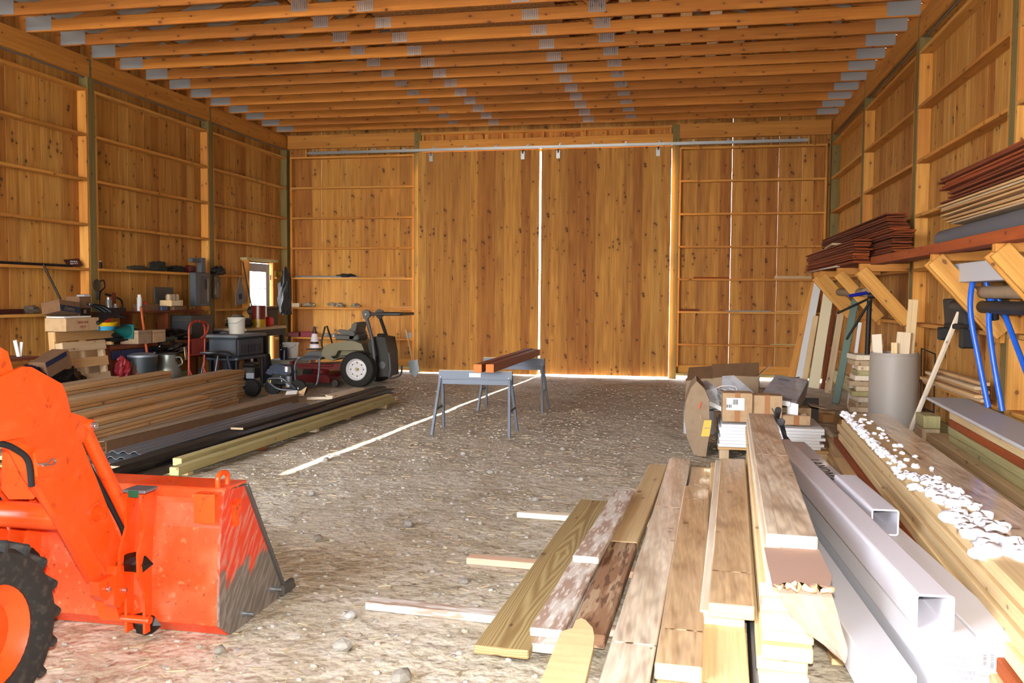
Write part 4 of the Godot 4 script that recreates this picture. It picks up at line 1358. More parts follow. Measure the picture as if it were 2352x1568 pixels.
func build_packages() -> void:
	M.tape = flat(Color(0.62, 0.42, 0.24), 0.3)
	var pal := thing("pallet", "dark weathered pallet under the white panels", "pallet", Vector3(8.80, 0, 7.75))
	for i in 3:
		part("stringer", box(0.09, 0.09, 0.9, 0.004), M.dusty[0], pal, Vector3(-0.44 + i * 0.44, 0.05, 0))
	for i in 5:
		part("deck_board", box(1.0, 0.022, 0.13, 0.003, i), M.dusty[i % 3], pal, Vector3(0, 0.107, -0.38 + i * 0.19))
	# white flat packs, shifted against each other
	var wm := flat(Color(0.90, 0.91, 0.92), 0.55)
	for i in 7:
		var o := part("white_flat_pack", box(0.42 + 0.01 * (i % 2), 0.03, 0.75, 0.003), wm, self, Vector3(8.515 + 0.006 * ((i * 3) % 5) + (0.01 if i > 4 else 0.0), 0.134 + i * 0.031, 7.80))
		tag(o, "flat white panel in the left stack on the pallet", "panel", "white panels in the left stack")
	for i in 7:
		var o := part("white_flat_pack", box(0.40 + 0.02 * (i % 2), 0.027, 0.75, 0.003), wm, self, Vector3(9.03 + [0.0, 0.02, -0.01, 0.03, 0.0, 0.02, 0.03][i], 0.134 + i * 0.0285, 7.80))
		tag(o, "flat white panel in the right stack on the pallet", "panel", "white panels in the right stack")
	# brown boxes
	var b1 := carton("upright brown cardboard box with a large white shipping label", Vector3(8.475, 0.353, 8.02), Vector3(0.275, 0.275, 0.22), M.card, 0.02)
	var lb := part("shipping_label", box(0.165, 0.115, 0.002, 0.0), M.paper, b1, Vector3(-0.02, 0.17, 0.113))
	bars("barcode", 0.05, 0.05, 10, M.print, lb, Vector3(0.0, 0.02, 0.0016))
	bars("printed_line", 0.05, 0.03, 5, M.print, lb, Vector3(-0.055, -0.02, 0.0016), Vector3.ZERO, 4)
	carton("plain brown cardboard box with tape beside the labelled one", Vector3(8.755, 0.353, 7.98), Vector3(0.27, 0.255, 0.22), M.card, -0.02)
	carton("low brown cardboard box on the right white panels", Vector3(9.02, 0.335, 7.98), Vector3(0.25, 0.09, 0.2), M.card, 0.0)
	var op := thing("open_flap_box", "opened brown carton with spread flaps behind the low box", "box", Vector3(9.05, 0.335, 7.6))
	part("body", box(0.3, 0.12, 0.24, 0.004), M.card, op, Vector3(0, 0.06, 0))
	part("flap", box(0.16, 0.005, 0.22, 0.001), M.card_dull, op, Vector3(0.22, 0.13, 0.02), Vector3(0, 0, -0.18))
	part("flap", box(0.18, 0.005, 0.22, 0.001), M.card_dull, op, Vector3(-0.20, 0.16, 0.0), Vector3(0, 0, 0.5))
	# big tan flat pack standing on edge at the left, bulging
	var fp := thing("tall_flat_carton", "tall tan flat carton bowed outwards, standing left of the white panels", "carton", Vector3(8.10, 0.0, 8.12))
	var ol := []
	for q in [[0.09, 0.02], [0.12, 0.38], [0.115, 0.56], [0.07, 0.66], [-0.005, 0.73], [-0.06, 0.66], [-0.105, 0.52], [-0.115, 0.36], [-0.085, 0.18], [-0.02, 0.02]]:
		ol.append(Vector2(q[0], q[1]))
	part("body", slab(ol, 0.62), M.card_dull, fp, Vector3(0, 0, -0.32))
	part("front_face", slab([Vector2(0.0, 0.01), Vector2(0.085, 0.01), Vector2(0.13, 0.37), Vector2(0.045, 0.37)], 0.012), M.card_dull, fp, Vector3(0.01, 0, 0.0))
	part("crease", tube([Vector3(0.045, 0.36, 0.0), Vector3(-0.01, 0.58, -0.08), Vector3(0.06, 0.66, -0.2)], 0.004, 6), M.card, fp)
	var yl := part("yellow_label", slab([Vector2(0.0, 0.0), Vector2(0.078, 0.0), Vector2(0.098, 0.155), Vector2(0.028, 0.155)], 0.003), flat(Color(0.90, 0.72, 0.32), 0.8), fp, Vector3(0.045, 0.205, 0.008))
	bars("printed_line", 0.06, 0.012, 8, M.print_pale, yl, Vector3(0.052, 0.08, 0.003))
	part("orange_tag", box(0.012, 0.07, 0.002, 0.0), flat(Color(0.85, 0.30, 0.06), 0.6), fp, Vector3(0.03, 0.5, 0.003), Vector3(0, 0, -0.3))
	# lidded grey cartons printed at the end
	var g1 := carton("grey printed carton at the floor behind the bowed flat carton", Vector3(8.13, 0.14, 7.35), Vector3(0.30, 0.12, 0.5), M.card_grey, 0.0, false)
	lettering("printed_mark", "K.O.", 0.03, M.print, g1, Vector3(-0.04, 0.06, 0.252))
	var g2 := carton("grey printed carton on top of the one behind the bowed flat carton", Vector3(8.13, 0.262, 7.35), Vector3(0.30, 0.12, 0.5), M.card_grey, 0.0, false)
	lettering("printed_mark", "K.O.", 0.03, M.print, g2, Vector3(-0.04, 0.06, 0.252))
	# long grey carton tipped over on top, open ended
	var lg := thing("long_grey_carton", "long grey printed carton with open white end lying tilted on the right", "carton", Vector3(8.98, 0.52, 7.35), -0.22)
	lg.rotation.x = 0.10
	lg.rotation.z = -0.12
	var hst := start()
	put_box(hst, Vector3(0.34, 0.006, 1.2), Vector3(0, 0.09, 0), 0.001)
	put_box(hst, Vector3(0.34, 0.006, 1.2), Vector3(0, -0.09, 0), 0.001)
	put_box(hst, Vector3(0.006, 0.18, 1.2), Vector3(0.17, 0, 0), 0.001)
	put_box(hst, Vector3(0.006, 0.18, 1.2), Vector3(-0.17, 0, 0), 0.001)
	part("sleeve", hst.commit(), M.card_grey, lg)
	part("end_flap", box(0.10, 0.14, 0.005, 0.001), M.carton_white, lg, Vector3(-0.11, -0.01, 0.605), Vector3(0, 0.25, 0))
	part("end_flap", box(0.13, 0.13, 0.005, 0.001), M.carton_white, lg, Vector3(0.15, 0.03, 0.63), Vector3(0, -0.6, 0.1))
	part("end_flap", box(0.24, 0.05, 0.005, 0.001), M.carton_white, lg, Vector3(0.0, 0.08, 0.63), Vector3(-0.7, 0, 0))
	var w1 := lettering("printed_mark", "MARVIN", 0.05, M.print, lg, Vector3(0.0, 0.0945, 0.5), Vector3(-PI / 2, 0, 0))
	part("printed_panel", box(0.12, 0.001, 0.10, 0.0), M.print_pale, lg, Vector3(-0.06, 0.0945, -0.38))
	part("printed_ring", lathe([[0.08, 0.0], [0.085, 0.0005], [0.09, 0.0]], 24), M.card, lg, Vector3(0.0, 0.0940, 0.0))
	part("folded_edge", box(0.3, 0.005, 0.12, 0.001), M.card_dull, lg, Vector3(0.1, -0.13, 0.62), Vector3(0.2, 0.1, 0.3))
	# torn open grey carton with crumpled film
	var tg := thing("torn_grey_carton", "torn open grey carton with folded lid behind the brown boxes", "carton", Vector3(8.36, 0.56, 7.45), 0.35)
	part("lid", slab([Vector2(-0.12, 0.0), Vector2(0.20, -0.16), Vector2(0.26, -0.10), Vector2(0.02, 0.16), Vector2(-0.10, 0.15)], 0.006), M.card_grey, tg, Vector3(0.08, 0.04, 0.1), Vector3(-0.6, -0.2, 0))
	part("side", box(0.34, 0.16, 0.006, 0.001), M.card_grey, tg, Vector3(0.02, -0.06, 0.05), Vector3(-0.15, 0, -0.25))
	part("inner", box(0.30, 0.14, 0.3, 0.003), M.card_dark, tg, Vector3(0.06, -0.1, -0.14))
	part("white_lip", box(0.12, 0.05, 0.004, 0.001), M.carton_white, tg, Vector3(0.24, -0.05, 0.14), Vector3(-0.3, 0, -0.4))
	var tb := thing("grey_lidded_carton", "narrow grey carton with white front edge wedged at the left of the pile", "carton", Vector3(8.20, 0.50, 7.75), 0.25)
	part("body", box(0.14, 0.20, 0.36, 0.004), M.card_grey, tb, Vector3(0, 0.06, 0), Vector3(0.1, 0, 0.22))
	part("white_edge", box(0.17, 0.04, 0.03, 0.003), M.carton_white, tb, Vector3(0.04, -0.03, 0.2), Vector3(0, 0, -0.45))
	lettering("printed_mark", "LM", 0.05, M.print_pale, tb, Vector3(0.06, 0.06, 0.186), Vector3(0.1, 0, 0.22))
	# crumpled plastic film
	var fr := RandomNumberGenerator.new()
	fr.seed = 77
	var film := start()
	for i in 7:
		var pts := []
		for k in 6:
			pts.append(Vector3(8.27 + fr.randf_range(0, 0.22), 0.40 + fr.randf_range(0.0, 0.26), 7.78 + fr.randf_range(-0.05, 0.12)))
		put_tube(film, curve(pts, 4), 0.005, 5)
	solo("plastic_strapping", film.commit(), flat(Color(0.86, 0.86, 0.86), 0.3), "tangle of white plastic strapping spilling between the cartons", "strapping")
	# dark brown open boxes behind
	var backs := [[8.20, 0.0, 6.6, 0.42, 0.62, 0.05, 0.2, "brown carton sheet standing behind the cartons, left"], [8.55, 0.0, 6.5, 0.5, 0.66, 0.3, -0.1, "open brown carton with flaps behind the torn grey one"], [8.95, 0.0, 6.6, 0.34, 0.52, 0.3, 0.4, "brown carton with tilted flap behind the long grey carton"]]
	for q in backs:
		var t := thing("brown_carton", q[7], "carton", Vector3(q[0], q[1], q[2]), q[6])
		part("body", box(q[3], q[4], q[5], 0.004), M.card_dull, t, Vector3(0, q[4] * 0.5, 0))
		part("flap", box(q[3], 0.005, 0.22, 0.001), M.card_dark, t, Vector3(0, q[4] + 0.06, q[5] * 0.5 + 0.04), Vector3(-0.9, 0, 0.1))
		part("flap", box(0.2, 0.005, q[5], 0.001), M.card, t, Vector3(q[3] * 0.5 + 0.04, q[4] + 0.05, 0), Vector3(0, 0, 0.8))
	var gs := solo("grey_sheet", box(0.55, 0.36, 0.02, 0.003), flat(Color(0.30, 0.28, 0.26), 0.8), "dark grey sheet standing behind the long grey carton", "sheet", Vector3(9.25, 0.18, 5.9), Vector3(-0.15, -0.2, 0))
	# floor laths right of the pallet
	for i in 5:
		var o := board("floor_lath", Vector3(9.34 + i * 0.055, 0.03 + (i % 2) * 0.022, 8.35 - i * 0.1), Vector3(9.42 + i * 0.06, 0.03 + (i % 2) * 0.022, 7.0), 0.10, 0.022, M.dusty[i], self)
		tag(o, "grey lath lying on the floor right of the pallet", "lath", "laths right of the pallet")
	# caulking gun on the tall stack
	var cg := thing("caulking_gun", "grey caulking gun with black trigger on the edge of the tall timber stack", "caulking gun", Vector3(8.75, 0.50, 8.92), 0.12)
	part("barrel", lathe([[0.0, -0.11], [0.026, -0.11], [0.028, -0.1], [0.028, 0.1], [0.026, 0.11], [0.0, 0.11]], 14), flat(Color(0.22, 0.22, 0.23), 0.35), cg, Vector3(0.02, 0.03, -0.05), Vector3(PI / 2 - 0.55, 0, 0.1))
	part("end_cap", lathe([[0.0, 0.0], [0.033, 0.0], [0.033, 0.02], [0.024, 0.03], [0.0, 0.03]], 14), M.galv_dull, cg, Vector3(0.03, -0.02, 0.06), Vector3(PI / 2 - 0.55, 0, 0.1))
	part("trigger", slab([Vector2(-0.02, 0.06), Vector2(0.02, 0.06), Vector2(0.04, -0.05), Vector2(0.065, -0.08), Vector2(0.02, -0.1), Vector2(0.0, -0.02)], 0.02), M.black, cg, Vector3(0.03, -0.08, 0.09), Vector3(-0.3, 0, 0))
	part("rod", tube([Vector3(0.0, 0.07, -0.15), Vector3(0.05, -0.11, 0.14)], 0.006, 6), M.galv, cg)

# ---------------------------------------------------------------- lumber on the left, decking, sawhorses
func build_left_lumber() -> void:
	var r := RandomNumberGenerator.new()
	r.seed = 21
	# [left x, width of one board, boards side by side, layers, far z, near z, slope dx/dz, label, group]
	var stacks := [
		[0.86, 0.185, 2, 12, 6.0, 9.4, 0.075, "dusty plank in the rear left stack below the leaning pallet", "planks of the rear left stack"],
		[1.25, 0.175, 2, 10, 4.75, 9.9, 0.075, "dusty plank in the left stack that reaches farthest back", "planks of the longest left stack"],
		[1.605, 0.165, 2, 8, 5.55, 9.95, 0.075, "dusty plank in the middle left stack", "planks of the middle left stack"],
		[1.94, 0.17, 2, 7, 6.85, 10.0, 0.075, "dusty plank in the left stack nearest the flattened cardboard", "planks of the nearest left stack"]]
	for s in stacks:
		for k in s[3]:
			for j in s[2]:
				var jit := r.randf_range(-0.005, 0.005)
				var fz: float = s[4] + r.randf_range(-0.06, 0.06) + (0.9 if (k == s[3] - 1 and j == 0 and s[4] > 5.0) else 0.0)
				var nz: float = s[5] + r.randf_range(-0.2, 0.2)
				var x: float = s[0] + s[1] * (j + 0.5) + jit
				var o := board("stacked_plank", Vector3(x, 0.02 + k * 0.041, fz), Vector3(x + s[6] * (nz - fz), 0.02 + k * 0.041, nz), s[1] - 0.016, 0.036, M.dusty[r.randi_range(0, 8)], self, 0.0, 0.003)
				tag(o, s[7], "plank", s[8])
	# flattened cardboard packing
	var cd := thing("flattened_cardboard", "long flattened brown cardboard packing on the floor beside the left lumber", "cardboard", Vector3.ZERO)
	var sheet := start()
	put_box(sheet, Vector3(0.42, 0.008, 4.1), Vector3(2.47, 0.115, 7.3), 0.002, 0, Basis(Vector3.UP, -0.02) * Basis(Vector3.BACK, 0.10))
	part("panel", sheet.commit(), M.card_dull, cd)
	var sd := start()
	put_box(sd, Vector3(0.008, 0.13, 4.0), Vector3(2.69, 0.066, 7.35), 0.002, 0, Basis(Vector3.UP, -0.02))
	part("side_wall", sd.commit(), M.card_dark, cd)
	part("torn_flap", slab([Vector2(0, 0), Vector2(0.26, 0.02), Vector2(0.30, 0.16), Vector2(0.22, 0.10), Vector2(0.02, 0.05)], 0.006), M.card, cd, Vector3(2.44, 0.07, 5.15), Vector3(-0.2, 0.1, 0))
	part("torn_flap", box(0.3, 0.006, 0.35, 0.002), M.card_dull, cd, Vector3(2.4, 0.10, 5.35), Vector3(0.08, 0.3, 0.05))
	part("paper_label", box(0.16, 0.002, 0.12, 0.0), M.paper, cd, Vector3(2.55, 0.137, 5.2), Vector3(0.5, 0.2, 0.1))
	# ribbed metal lengths
	var prof := []
	for i in 13:
		prof.append(Vector2(-0.16 + i * 0.0267, 0.02 if (i % 4) in [1, 2] else 0.0))
	for i in 12:
		prof.append(prof[12 - i] + Vector2(0, -0.004))
	prof.append(Vector2(-0.16, -0.004))
	var pm := slab(prof, 3.6)
	var alu := flat(Color(0.46, 0.48, 0.51), 0.45, 0.55)
	for i in 3:
		solo("ribbed_metal_sheet", pm, alu, ["ribbed grey metal length lying under the others beside the cardboard", "ribbed grey metal length in the middle of its pile", "ribbed grey metal length topmost beside the cardboard"][i], "metal sheet", Vector3(3.09 + i * 0.02, 0.06 + i * 0.028, 8.2 - i * 0.12), Vector3(0, -0.02 + 0.012 * i, 0), "ribbed metal lengths")
	# composite decking: dark boards with grooves
	var brown := flat(Color(0.20, 0.165, 0.14), 0.6)
	var dark := flat(Color(0.085, 0.085, 0.09), 0.45)
	var edge_m := flat(Color(0.60, 0.52, 0.42), 0.8)
	var decks := [[3.40, 0.14, 10.3, 6.0, 0.072, 0, "brown grooved deck board, lowest of the narrow pile"], [3.40, 0.14, 10.25, 6.3, 0.098, 0, "brown grooved deck board on top of the narrow pile"], [3.62, 0.14, 10.6, 4.25, 0.068, 1, "black deck board at the bottom of the long dark pile"], [3.61, 0.14, 10.5, 4.3, 0.094, 1, "black deck board in the middle of the long dark pile"], [3.63, 0.14, 10.6, 4.2, 0.120, 1, "black deck board on top of the long dark pile"], [3.77, 0.14, 10.5, 4.7, 0.068, 0, "brown grooved deck board along the treated timbers"], [3.77, 0.13, 9.0, 4.6, 0.094, 1, "black deck board with a pale cut end beside the treated timbers"], [3.50, 0.14, 8.4, 4.2, 0.146, 0, "brown deck board lying skewed across the far end of the dark pile"]]
	for q in decks:
		var t := thing("deck_board", q[6], "deck board", Vector3(q[0], q[4], (q[2] + q[3]) * 0.5), -0.012 if q[0] < 3.7 else 0.004, "composite deck boards")
		var l: float = q[2] - q[3]
		var st := start()
		put_box(st, Vector3(q[1], 0.018, l), Vector3.ZERO, 0.002)
		var n := 6
		for i in n:
			put_box(st, Vector3(q[1] / n * 0.62, 0.007, l), Vector3(-q[1] * 0.5 + q[1] / n * (i + 0.5), 0.0115, 0), 0.0015)
		part("plank", st.commit(), dark if q[5] == 1 else brown, t)
		if q[5] == 0 or q[2] < 9.5:
			part("cut_end", box(q[1], 0.02, 0.003, 0.0), edge_m, t, Vector3(0, 0, l * 0.5 + 0.002))
	# treated timbers on short bearers
	var tt := [[3.80, 10.0, 3.93, 5.0, 0.145, "treated timber, upper and left of the pair beside the dark decking"], [3.91, 10.22, 4.01, 5.1, 0.115, "treated timber, lower and right of the pair beside the dark decking"]]
	for q in tt:
		timber("treated_timber", q[5], q[0], q[1], q[2], q[3], q[4], 0.085, 0.07, M.treated_pale)
	var bl := [[3.62, 9.95, 0.55, "pale bearer block under the near end of the treated timbers"], [3.66, 8.7, 0.55, "orange bearer block second from the near end of the treated timbers"], [3.68, 7.48, 0.55, "pale bearer block in the middle of the treated timbers"], [3.70, 6.53, 0.5, "tan bearer block fourth along the treated timbers"], [3.78, 5.44, 0.56, "grey bearer block near the far end of the treated timbers"], [3.64, 4.52, 0.48, "pale bearer block at the far end of the dark decking"]]
	for i in bl.size():
		var q: Array = bl[i]
		var o := part("bearer_block", box(q[2], 0.05 + (0.03 if i == 2 else 0.0), 0.085, 0.004, i), [M.lumber[3], M.cedar, M.lumber[0], M.lumber[7], M.dusty[0], M.lumber[1]][i], self, Vector3(q[0], 0.025, q[1]))
		tag(o, q[3], "block")
	# a few short pieces beyond
	var sh := [[2.93, 4.75, 2.98, 3.6, 0.09, 0.06, "short sawn stick lying behind the dark decking, front one"], [2.83, 4.6, 2.86, 3.5, 0.07, 0.05, "short sawn stick lying behind the dark decking, rear one"], [2.62, 4.85, 2.92, 4.7, 0.06, 0.04, "short yellow stick lying crosswise behind the dark decking"]]
	for q in sh:
		timber("short_stick", q[6], q[0], q[1], q[2], q[3], q[5] + 0.005, q[4], q[5], M.lumber[4])

# steel folding sawhorse, top rail along x
func sawhorse(at: Vector3, turn: float, label: String) -> void:
	var t := thing("sawhorse", label, "sawhorse", at, turn, "galvanised sawhorses")
	var L := 0.83
	var steel: Material = M.saw
	for s in [-1.0, 1.0]:
		# the two skirts of the top rail, with their rolled rib
		var st := start()
		var bas := Basis(Vector3.RIGHT, -s * 0.22)
		put_box(st, Vector3(L, 0.095, 0.003), Vector3(0, 0.645, s * 0.035), 0.001, 0, bas)
		put_box(st, Vector3(L, 0.012, 0.012), Vector3(0, 0.60, s * 0.048), 0.004, 0, bas)
		put_box(st, Vector3(L, 0.05, 0.003), Vector3(0, 0.57, s * 0.054), 0.001, 0, bas)
		part("rail_skirt", st.commit(), steel, t)
	part("rail_top", box(L, 0.03, 0.05, 0.004), M.dusty[0], t, Vector3(0, 0.685, 0))
	for sx in [-1.0, 1.0]:
		for sz in [-1.0, 1.0]:
			var a := Vector3(sx * (L * 0.5 - 0.025), 0.60, sz * 0.052)
			var b := Vector3(sx * (L * 0.5 + 0.015), 0.0, sz * 0.27)
			var st2 := start()
			var x := (b - a).normalized()
			var y := Vector3(sx, 0, 0)
			y = (y - x * y.dot(x)).normalized()
			var z := x.cross(y)
			var mid := (a + b) * 0.5
			var ln := a.distance_to(b)
			put_box(st2, Vector3(ln, 0.003, 0.042), mid + y * 0.012, 0.001, 0, Basis(x, y, z))
			put_box(st2, Vector3(ln, 0.026, 0.003), mid + z * 0.02, 0.001, 0, Basis(x, y, z))
			put_box(st2, Vector3(ln, 0.026, 0.003), mid - z * 0.02, 0.001, 0, Basis(x, y, z))
			part("leg", st2.commit(), steel, t)
			for h in [0.62, 0.57]:
				part("rivet", lathe([[0.0, 0.0], [0.008, 0.0], [0.006, 0.004], [0.0, 0.005]], 8), M.galv, t, Vector3(sx * (L * 0.5 - 0.03), h, sz * (0.06 + (0.62 - h) * 0.2)), Vector3(sz * PI / 2, 0, 0))
		part("brace", box(0.004, 0.028, 0.31, 0.001), flat(Color(0.25, 0.26, 0.28), 0.5, 0.5), t, Vector3(sx * (L * 0.5 + 0.005), 0.27, 0))
	part("paper_label", box(0.13, 0.045, 0.001, 0.0), M.paper, t, Vector3(0.0, 0.648, 0.0415), Vector3(-0.22, 0, 0))

func build_sawhorses() -> void:
	M.saw = flat(Color(0.40, 0.43, 0.48), 0.62, 0.35)
	sawhorse(Vector3(5.70, 0.0, 7.18), 0.03, "grey steel sawhorse nearest the camera under the two red beams")
	sawhorse(Vector3(5.73, 0.0, 5.14), 0.01, "grey steel sawhorse farther back under the two red beams")
	for i in 2:
		var t := thing("square_timber", ["square reddish beam on the sawhorses, left one", "square reddish beam on the sawhorses, right one"][i], "beam", Vector3(0, 0, 0))
		var a := Vector3([5.79, 5.915][i], 0.745, [7.46, 7.42][i])
		var b := Vector3([5.80, 5.925][i] + 0.03, 0.745, [4.5, 4.64][i])
		board("shaft", a, b, 0.09, 0.09, M.cedar, t)
		part("sawn_end", box(0.088, 0.088, 0.003, 0.001), M.cedar_end, t, a + Vector3(0, 0, 0.002))

# ---------------------------------------------------------------- orange compact tractor with loader
func zy(points: Array) -> Array:
	# outlines are given as (z, y); slabs are cut in x-y and turned so that x becomes -z
	var out := []
	for p in points:
		out.append(Vector2(-p[0], p[1]))
	return out

func side_plate(points: Array, thick: float) -> ArrayMesh:
	var st := start()
	put_slab(st, zy(points), thick, Transform3D(Basis(Vector3(0, 0, -1), Vector3(0, 1, 0), Vector3(1, 0, 0)), Vector3.ZERO))
	return st.commit()

func build_tractor() -> void:
	var t := thing("loader_tractor", "orange compact tractor with front loader bucket at the left front", "tractor", Vector3.ZERO)
	var orange := textured(patch_picture(256, 256, Color(0.93, 0.30, 0.08), [[0.02, 0.60, 0.9, Color(0.86, 0.36, 0.20, 0.5), 201], [0.035, 0.80, 0.88, Color(0.50, 0.18, 0.08, 0.6), 202]], 0.03), Color.WHITE, 0.32)
	orange.uv1_triplanar = true
	orange.uv1_scale = Vector3(1.6, 1.6, 1.6)
	var dusty := textured(patch_picture(256, 256, Color(0.92, 0.28, 0.08), [[0.012, 0.45, 0.8, Color(0.86, 0.42, 0.30, 0.6), 205], [0.06, 0.70, 0.86, Color(0.82, 0.58, 0.48, 0.5), 206], [0.14, 0.78, 0.84, Color(0.25, 0.15, 0.12, 0.7), 207]], 0.05), Color.WHITE, 0.45)
	dusty.uv1_triplanar = true
	dusty.uv1_scale = Vector3(1.1, 1.1, 1.1)
	# worn side plate: paint above, bare scoured steel below an uneven line
	var w := 192
	var h := 192
	var im := Image.create(w, h, false, Image.FORMAT_RGB8)
	var nz := FastNoiseLite.new()
	nz.seed = 6
	nz.frequency = 0.02
	var n2 := FastNoiseLite.new()
	n2.seed = 9
	n2.frequency = 0.11
	for y in h:
		for x in w:
			var edge := 0.40 + nz.get_noise_2d(x, y) * 0.18 + n2.get_noise_2d(x * 0.5 + y, y * 0.15) * 0.06
			var v := 1.0 - y / float(h)
			var scratch := n2.get_noise_2d(x * 0.9 + y * 0.7, (y - x) * 0.12)
			var paint := Color(0.84, 0.25, 0.14).lerp(Color(0.78, 0.52, 0.48), clampf(scratch * 2.2 + 0.15, 0.0, 0.75))
			var bare := Color(0.40, 0.37, 0.34).lerp(Color(0.52, 0.48, 0.45), clampf(scratch * 2.0 + 0.4, 0.0, 1.0))
			im.set_pixel(x, y, bare.lerp(paint, clampf((v - edge) * 14.0 + 0.5, 0.0, 1.0)))
	var worn := textured(im, Color.WHITE, 0.45)
	worn.uv1_triplanar = true
	worn.uv1_scale = Vector3(1.45, 1.45, 1.45)
	worn.uv1_offset = Vector3(0.0, 0.0, 0.0)
	var steel := flat(Color(0.36, 0.35, 0.34), 0.45, 0.4)
	var grease := flat(Color(0.06, 0.045, 0.04), 0.35)
	var chrome := flat(Color(0.75, 0.75, 0.76), 0.2, 0.9)
	# bucket
	var b := Node3D.new()
	b.name = "bucket"
	t.add_child(b)
	var x0 := 4.50
	var x1 := 6.0
	var xm := (x0 + x1) * 0.5
	var shell := [[13.10, 0.655], [13.105, 0.60], [13.13, 0.50], [13.15, 0.30], [13.155, 0.075], [13.07, 0.005], [12.55, 0.015]]
	var st := start()
	for i in shell.size() - 1:
		var p0 := Vector3(xm, shell[i][1], shell[i][0])
		var p1 := Vector3(xm, shell[i + 1][1], shell[i + 1][0])
		var d := (p1 - p0).normalized()
		put_box(st, Vector3(x1 - x0 - 0.02, p0.distance_to(p1) + 0.004, 0.010), (p0 + p1) * 0.5, 0.001, 0, Basis(Vector3.RIGHT, d, Vector3.RIGHT.cross(d)))
	part("back_plate", st.commit(), dusty, b)
	var sp := [[13.105, 0.665], [12.93, 0.65], [12.56, 0.06], [12.545, 0.01], [13.065, -0.0], [13.16, 0.07], [13.155, 0.30], [13.135, 0.5]]
	for x in [x0 + 0.005, x1 - 0.005]:
		part("side_plate", side_plate(sp, 0.012), worn, b, Vector3(x, 0, 0))
		part("edge_strip", board_mesh(Vector3(0, 0.655, 12.925), Vector3(0, 0.05, 12.55), 0.05, 0.016), steel, b, Vector3(x, 0, 0))
	part("top_rim", box(x1 - x0, 0.05, 0.07, 0.008), dusty, b, Vector3(xm, 0.645, 13.075))
	part("lip_shelf", box(x1 - x0, 0.012, 0.19, 0.003), dusty, b, Vector3(xm, 0.665, 13.0))
	part("cutting_edge", box(x1 - x0 + 0.03, 0.022, 0.16, 0.006), steel, b, Vector3(xm, 0.018, 12.50))
	part("edge_cap", box(0.03, 0.055, 0.13, 0.012), steel, b, Vector3(x1 + 0.01, 0.04, 12.52))
	part("corner_gusset", side_plate([[13.12, 0.66], [13.02, 0.66], [13.12, 0.53]], 0.10), orange, b, Vector3(x1 - 0.06, 0, 0.05))
	for q in [[12.945, 0.055], [12.66, 0.075]]:
		var bo := part("bolt", lathe([[0.0, 0.0], [0.018, 0.0], [0.018, 0.012], [0.009, 0.012], [0.009, 0.05], [0.0, 0.05]], 10), M.galv, b, Vector3(x1, q[1], q[0]), Vector3(0, 0, -PI / 2))
	part("lifting_ring", tube(curve([Vector3(5.955, 0.67, 13.08), Vector3(5.955, 0.715, 13.08), Vector3(5.955, 0.73, 13.04), Vector3(5.955, 0.715, 13.0), Vector3(5.955, 0.67, 13.0)], 5), 0.012, 8), orange, b)
	part("hook", slab([Vector2(-0.02, 0.03), Vector2(0.03, 0.05), Vector2(0.035, 0.01), Vector2(0.01, -0.02), Vector2(0.02, -0.06), Vector2(-0.005, -0.07), Vector2(-0.015, -0.03)], 0.02), orange, b, Vector3(x1 + 0.012, 0.555, 13.03), Vector3(0, PI / 2, 0))
	for ax in [5.50, 4.93]:
		var m: float = ax
		# ears on the back plate that take the arm and the cylinder
		for e in [0.075, 0.165]:
			part("ear", side_plate([[13.11, 0.65], [13.20, 0.65], [13.20, 0.50], [13.25, 0.40], [13.25, 0.30], [13.21, 0.22], [13.21, 0.03], [13.14, 0.03]], 0.012), orange, b, Vector3(m + e, 0, 0))
		part("step", box(0.11, 0.014, 0.17, 0.003), M.galv_dull, b, Vector3(m + 0.12, 0.662, 13.12))
		part("step_strip", box(0.05, 0.03, 0.004, 0.001), flat(Color(0.08, 0.35, 0.24), 0.5), b, Vector3(m + 0.12, 0.652, 13.206))
		part("grease", stone_mesh(4, 2), grease, b, Vector3(m + 0.12, 0.345, 13.2)).scale = Vector3(0.075, 0.045, 0.04)
		part("grease", stone_mesh(4, 4), grease, b, Vector3(m + 0.14, 0.055, 13.165)).scale = Vector3(0.07, 0.05, 0.014)
		part("hinge_pin", tube([Vector3(m - 0.05, 0.09, 13.2), Vector3(m + 0.19, 0.09, 13.2)], 0.018, 10), orange, b)
		# loader arm: a deep beam below the knee plate
		var a := Node3D.new()
		a.name = "loader_arm"
		t.add_child(a, true)
		part("beam", beam_with_hole([[13.76, 0.99], [13.56, 1.0], [13.515, 1.055], [13.353, 0.746], [13.283, 0.605], [13.066, 0.167], [13.10, 0.034], [13.217, 0.083], [13.258, 0.21], [13.316, 0.353], [13.655, 0.808]], Vector2(13.365, 0.602), 0.038, 0.10), orange, a, Vector3(m, 0, 0))
		part("hole_collar", lathe([[0.036, -0.056], [0.046, -0.056], [0.046, 0.056], [0.036, 0.056], [0.036, -0.056]], 24), orange, a, Vector3(m, 0.602, 13.365), Vector3(0, 0, PI / 2))
		part("link_bar", side_plate([[13.773, 0.965], [13.729, 0.813], [13.418, 0.318], [13.358, 0.278], [13.314, 0.301], [13.641, 0.788], [13.696, 0.918]], 0.03), orange, a, Vector3(m + 0.06, 0, 0))
		part("upper_beam", side_plate([[13.50, 1.13], [13.6, 1.06], [14.9, 1.05], [14.95, 1.17], [13.78, 1.22]], 0.10), orange, a, Vector3(m - 0.02, 0, 0))
		part("knee_plate", side_plate([[13.98, 1.20], [13.87, 1.235], [13.775, 1.259], [13.731, 1.253], [13.569, 1.173], [13.543, 1.123], [13.523, 1.052], [13.562, 0.999], [13.732, 0.991], [13.98, 1.0]], 0.014), orange, a, Vector3(m + 0.058, 0, 0))
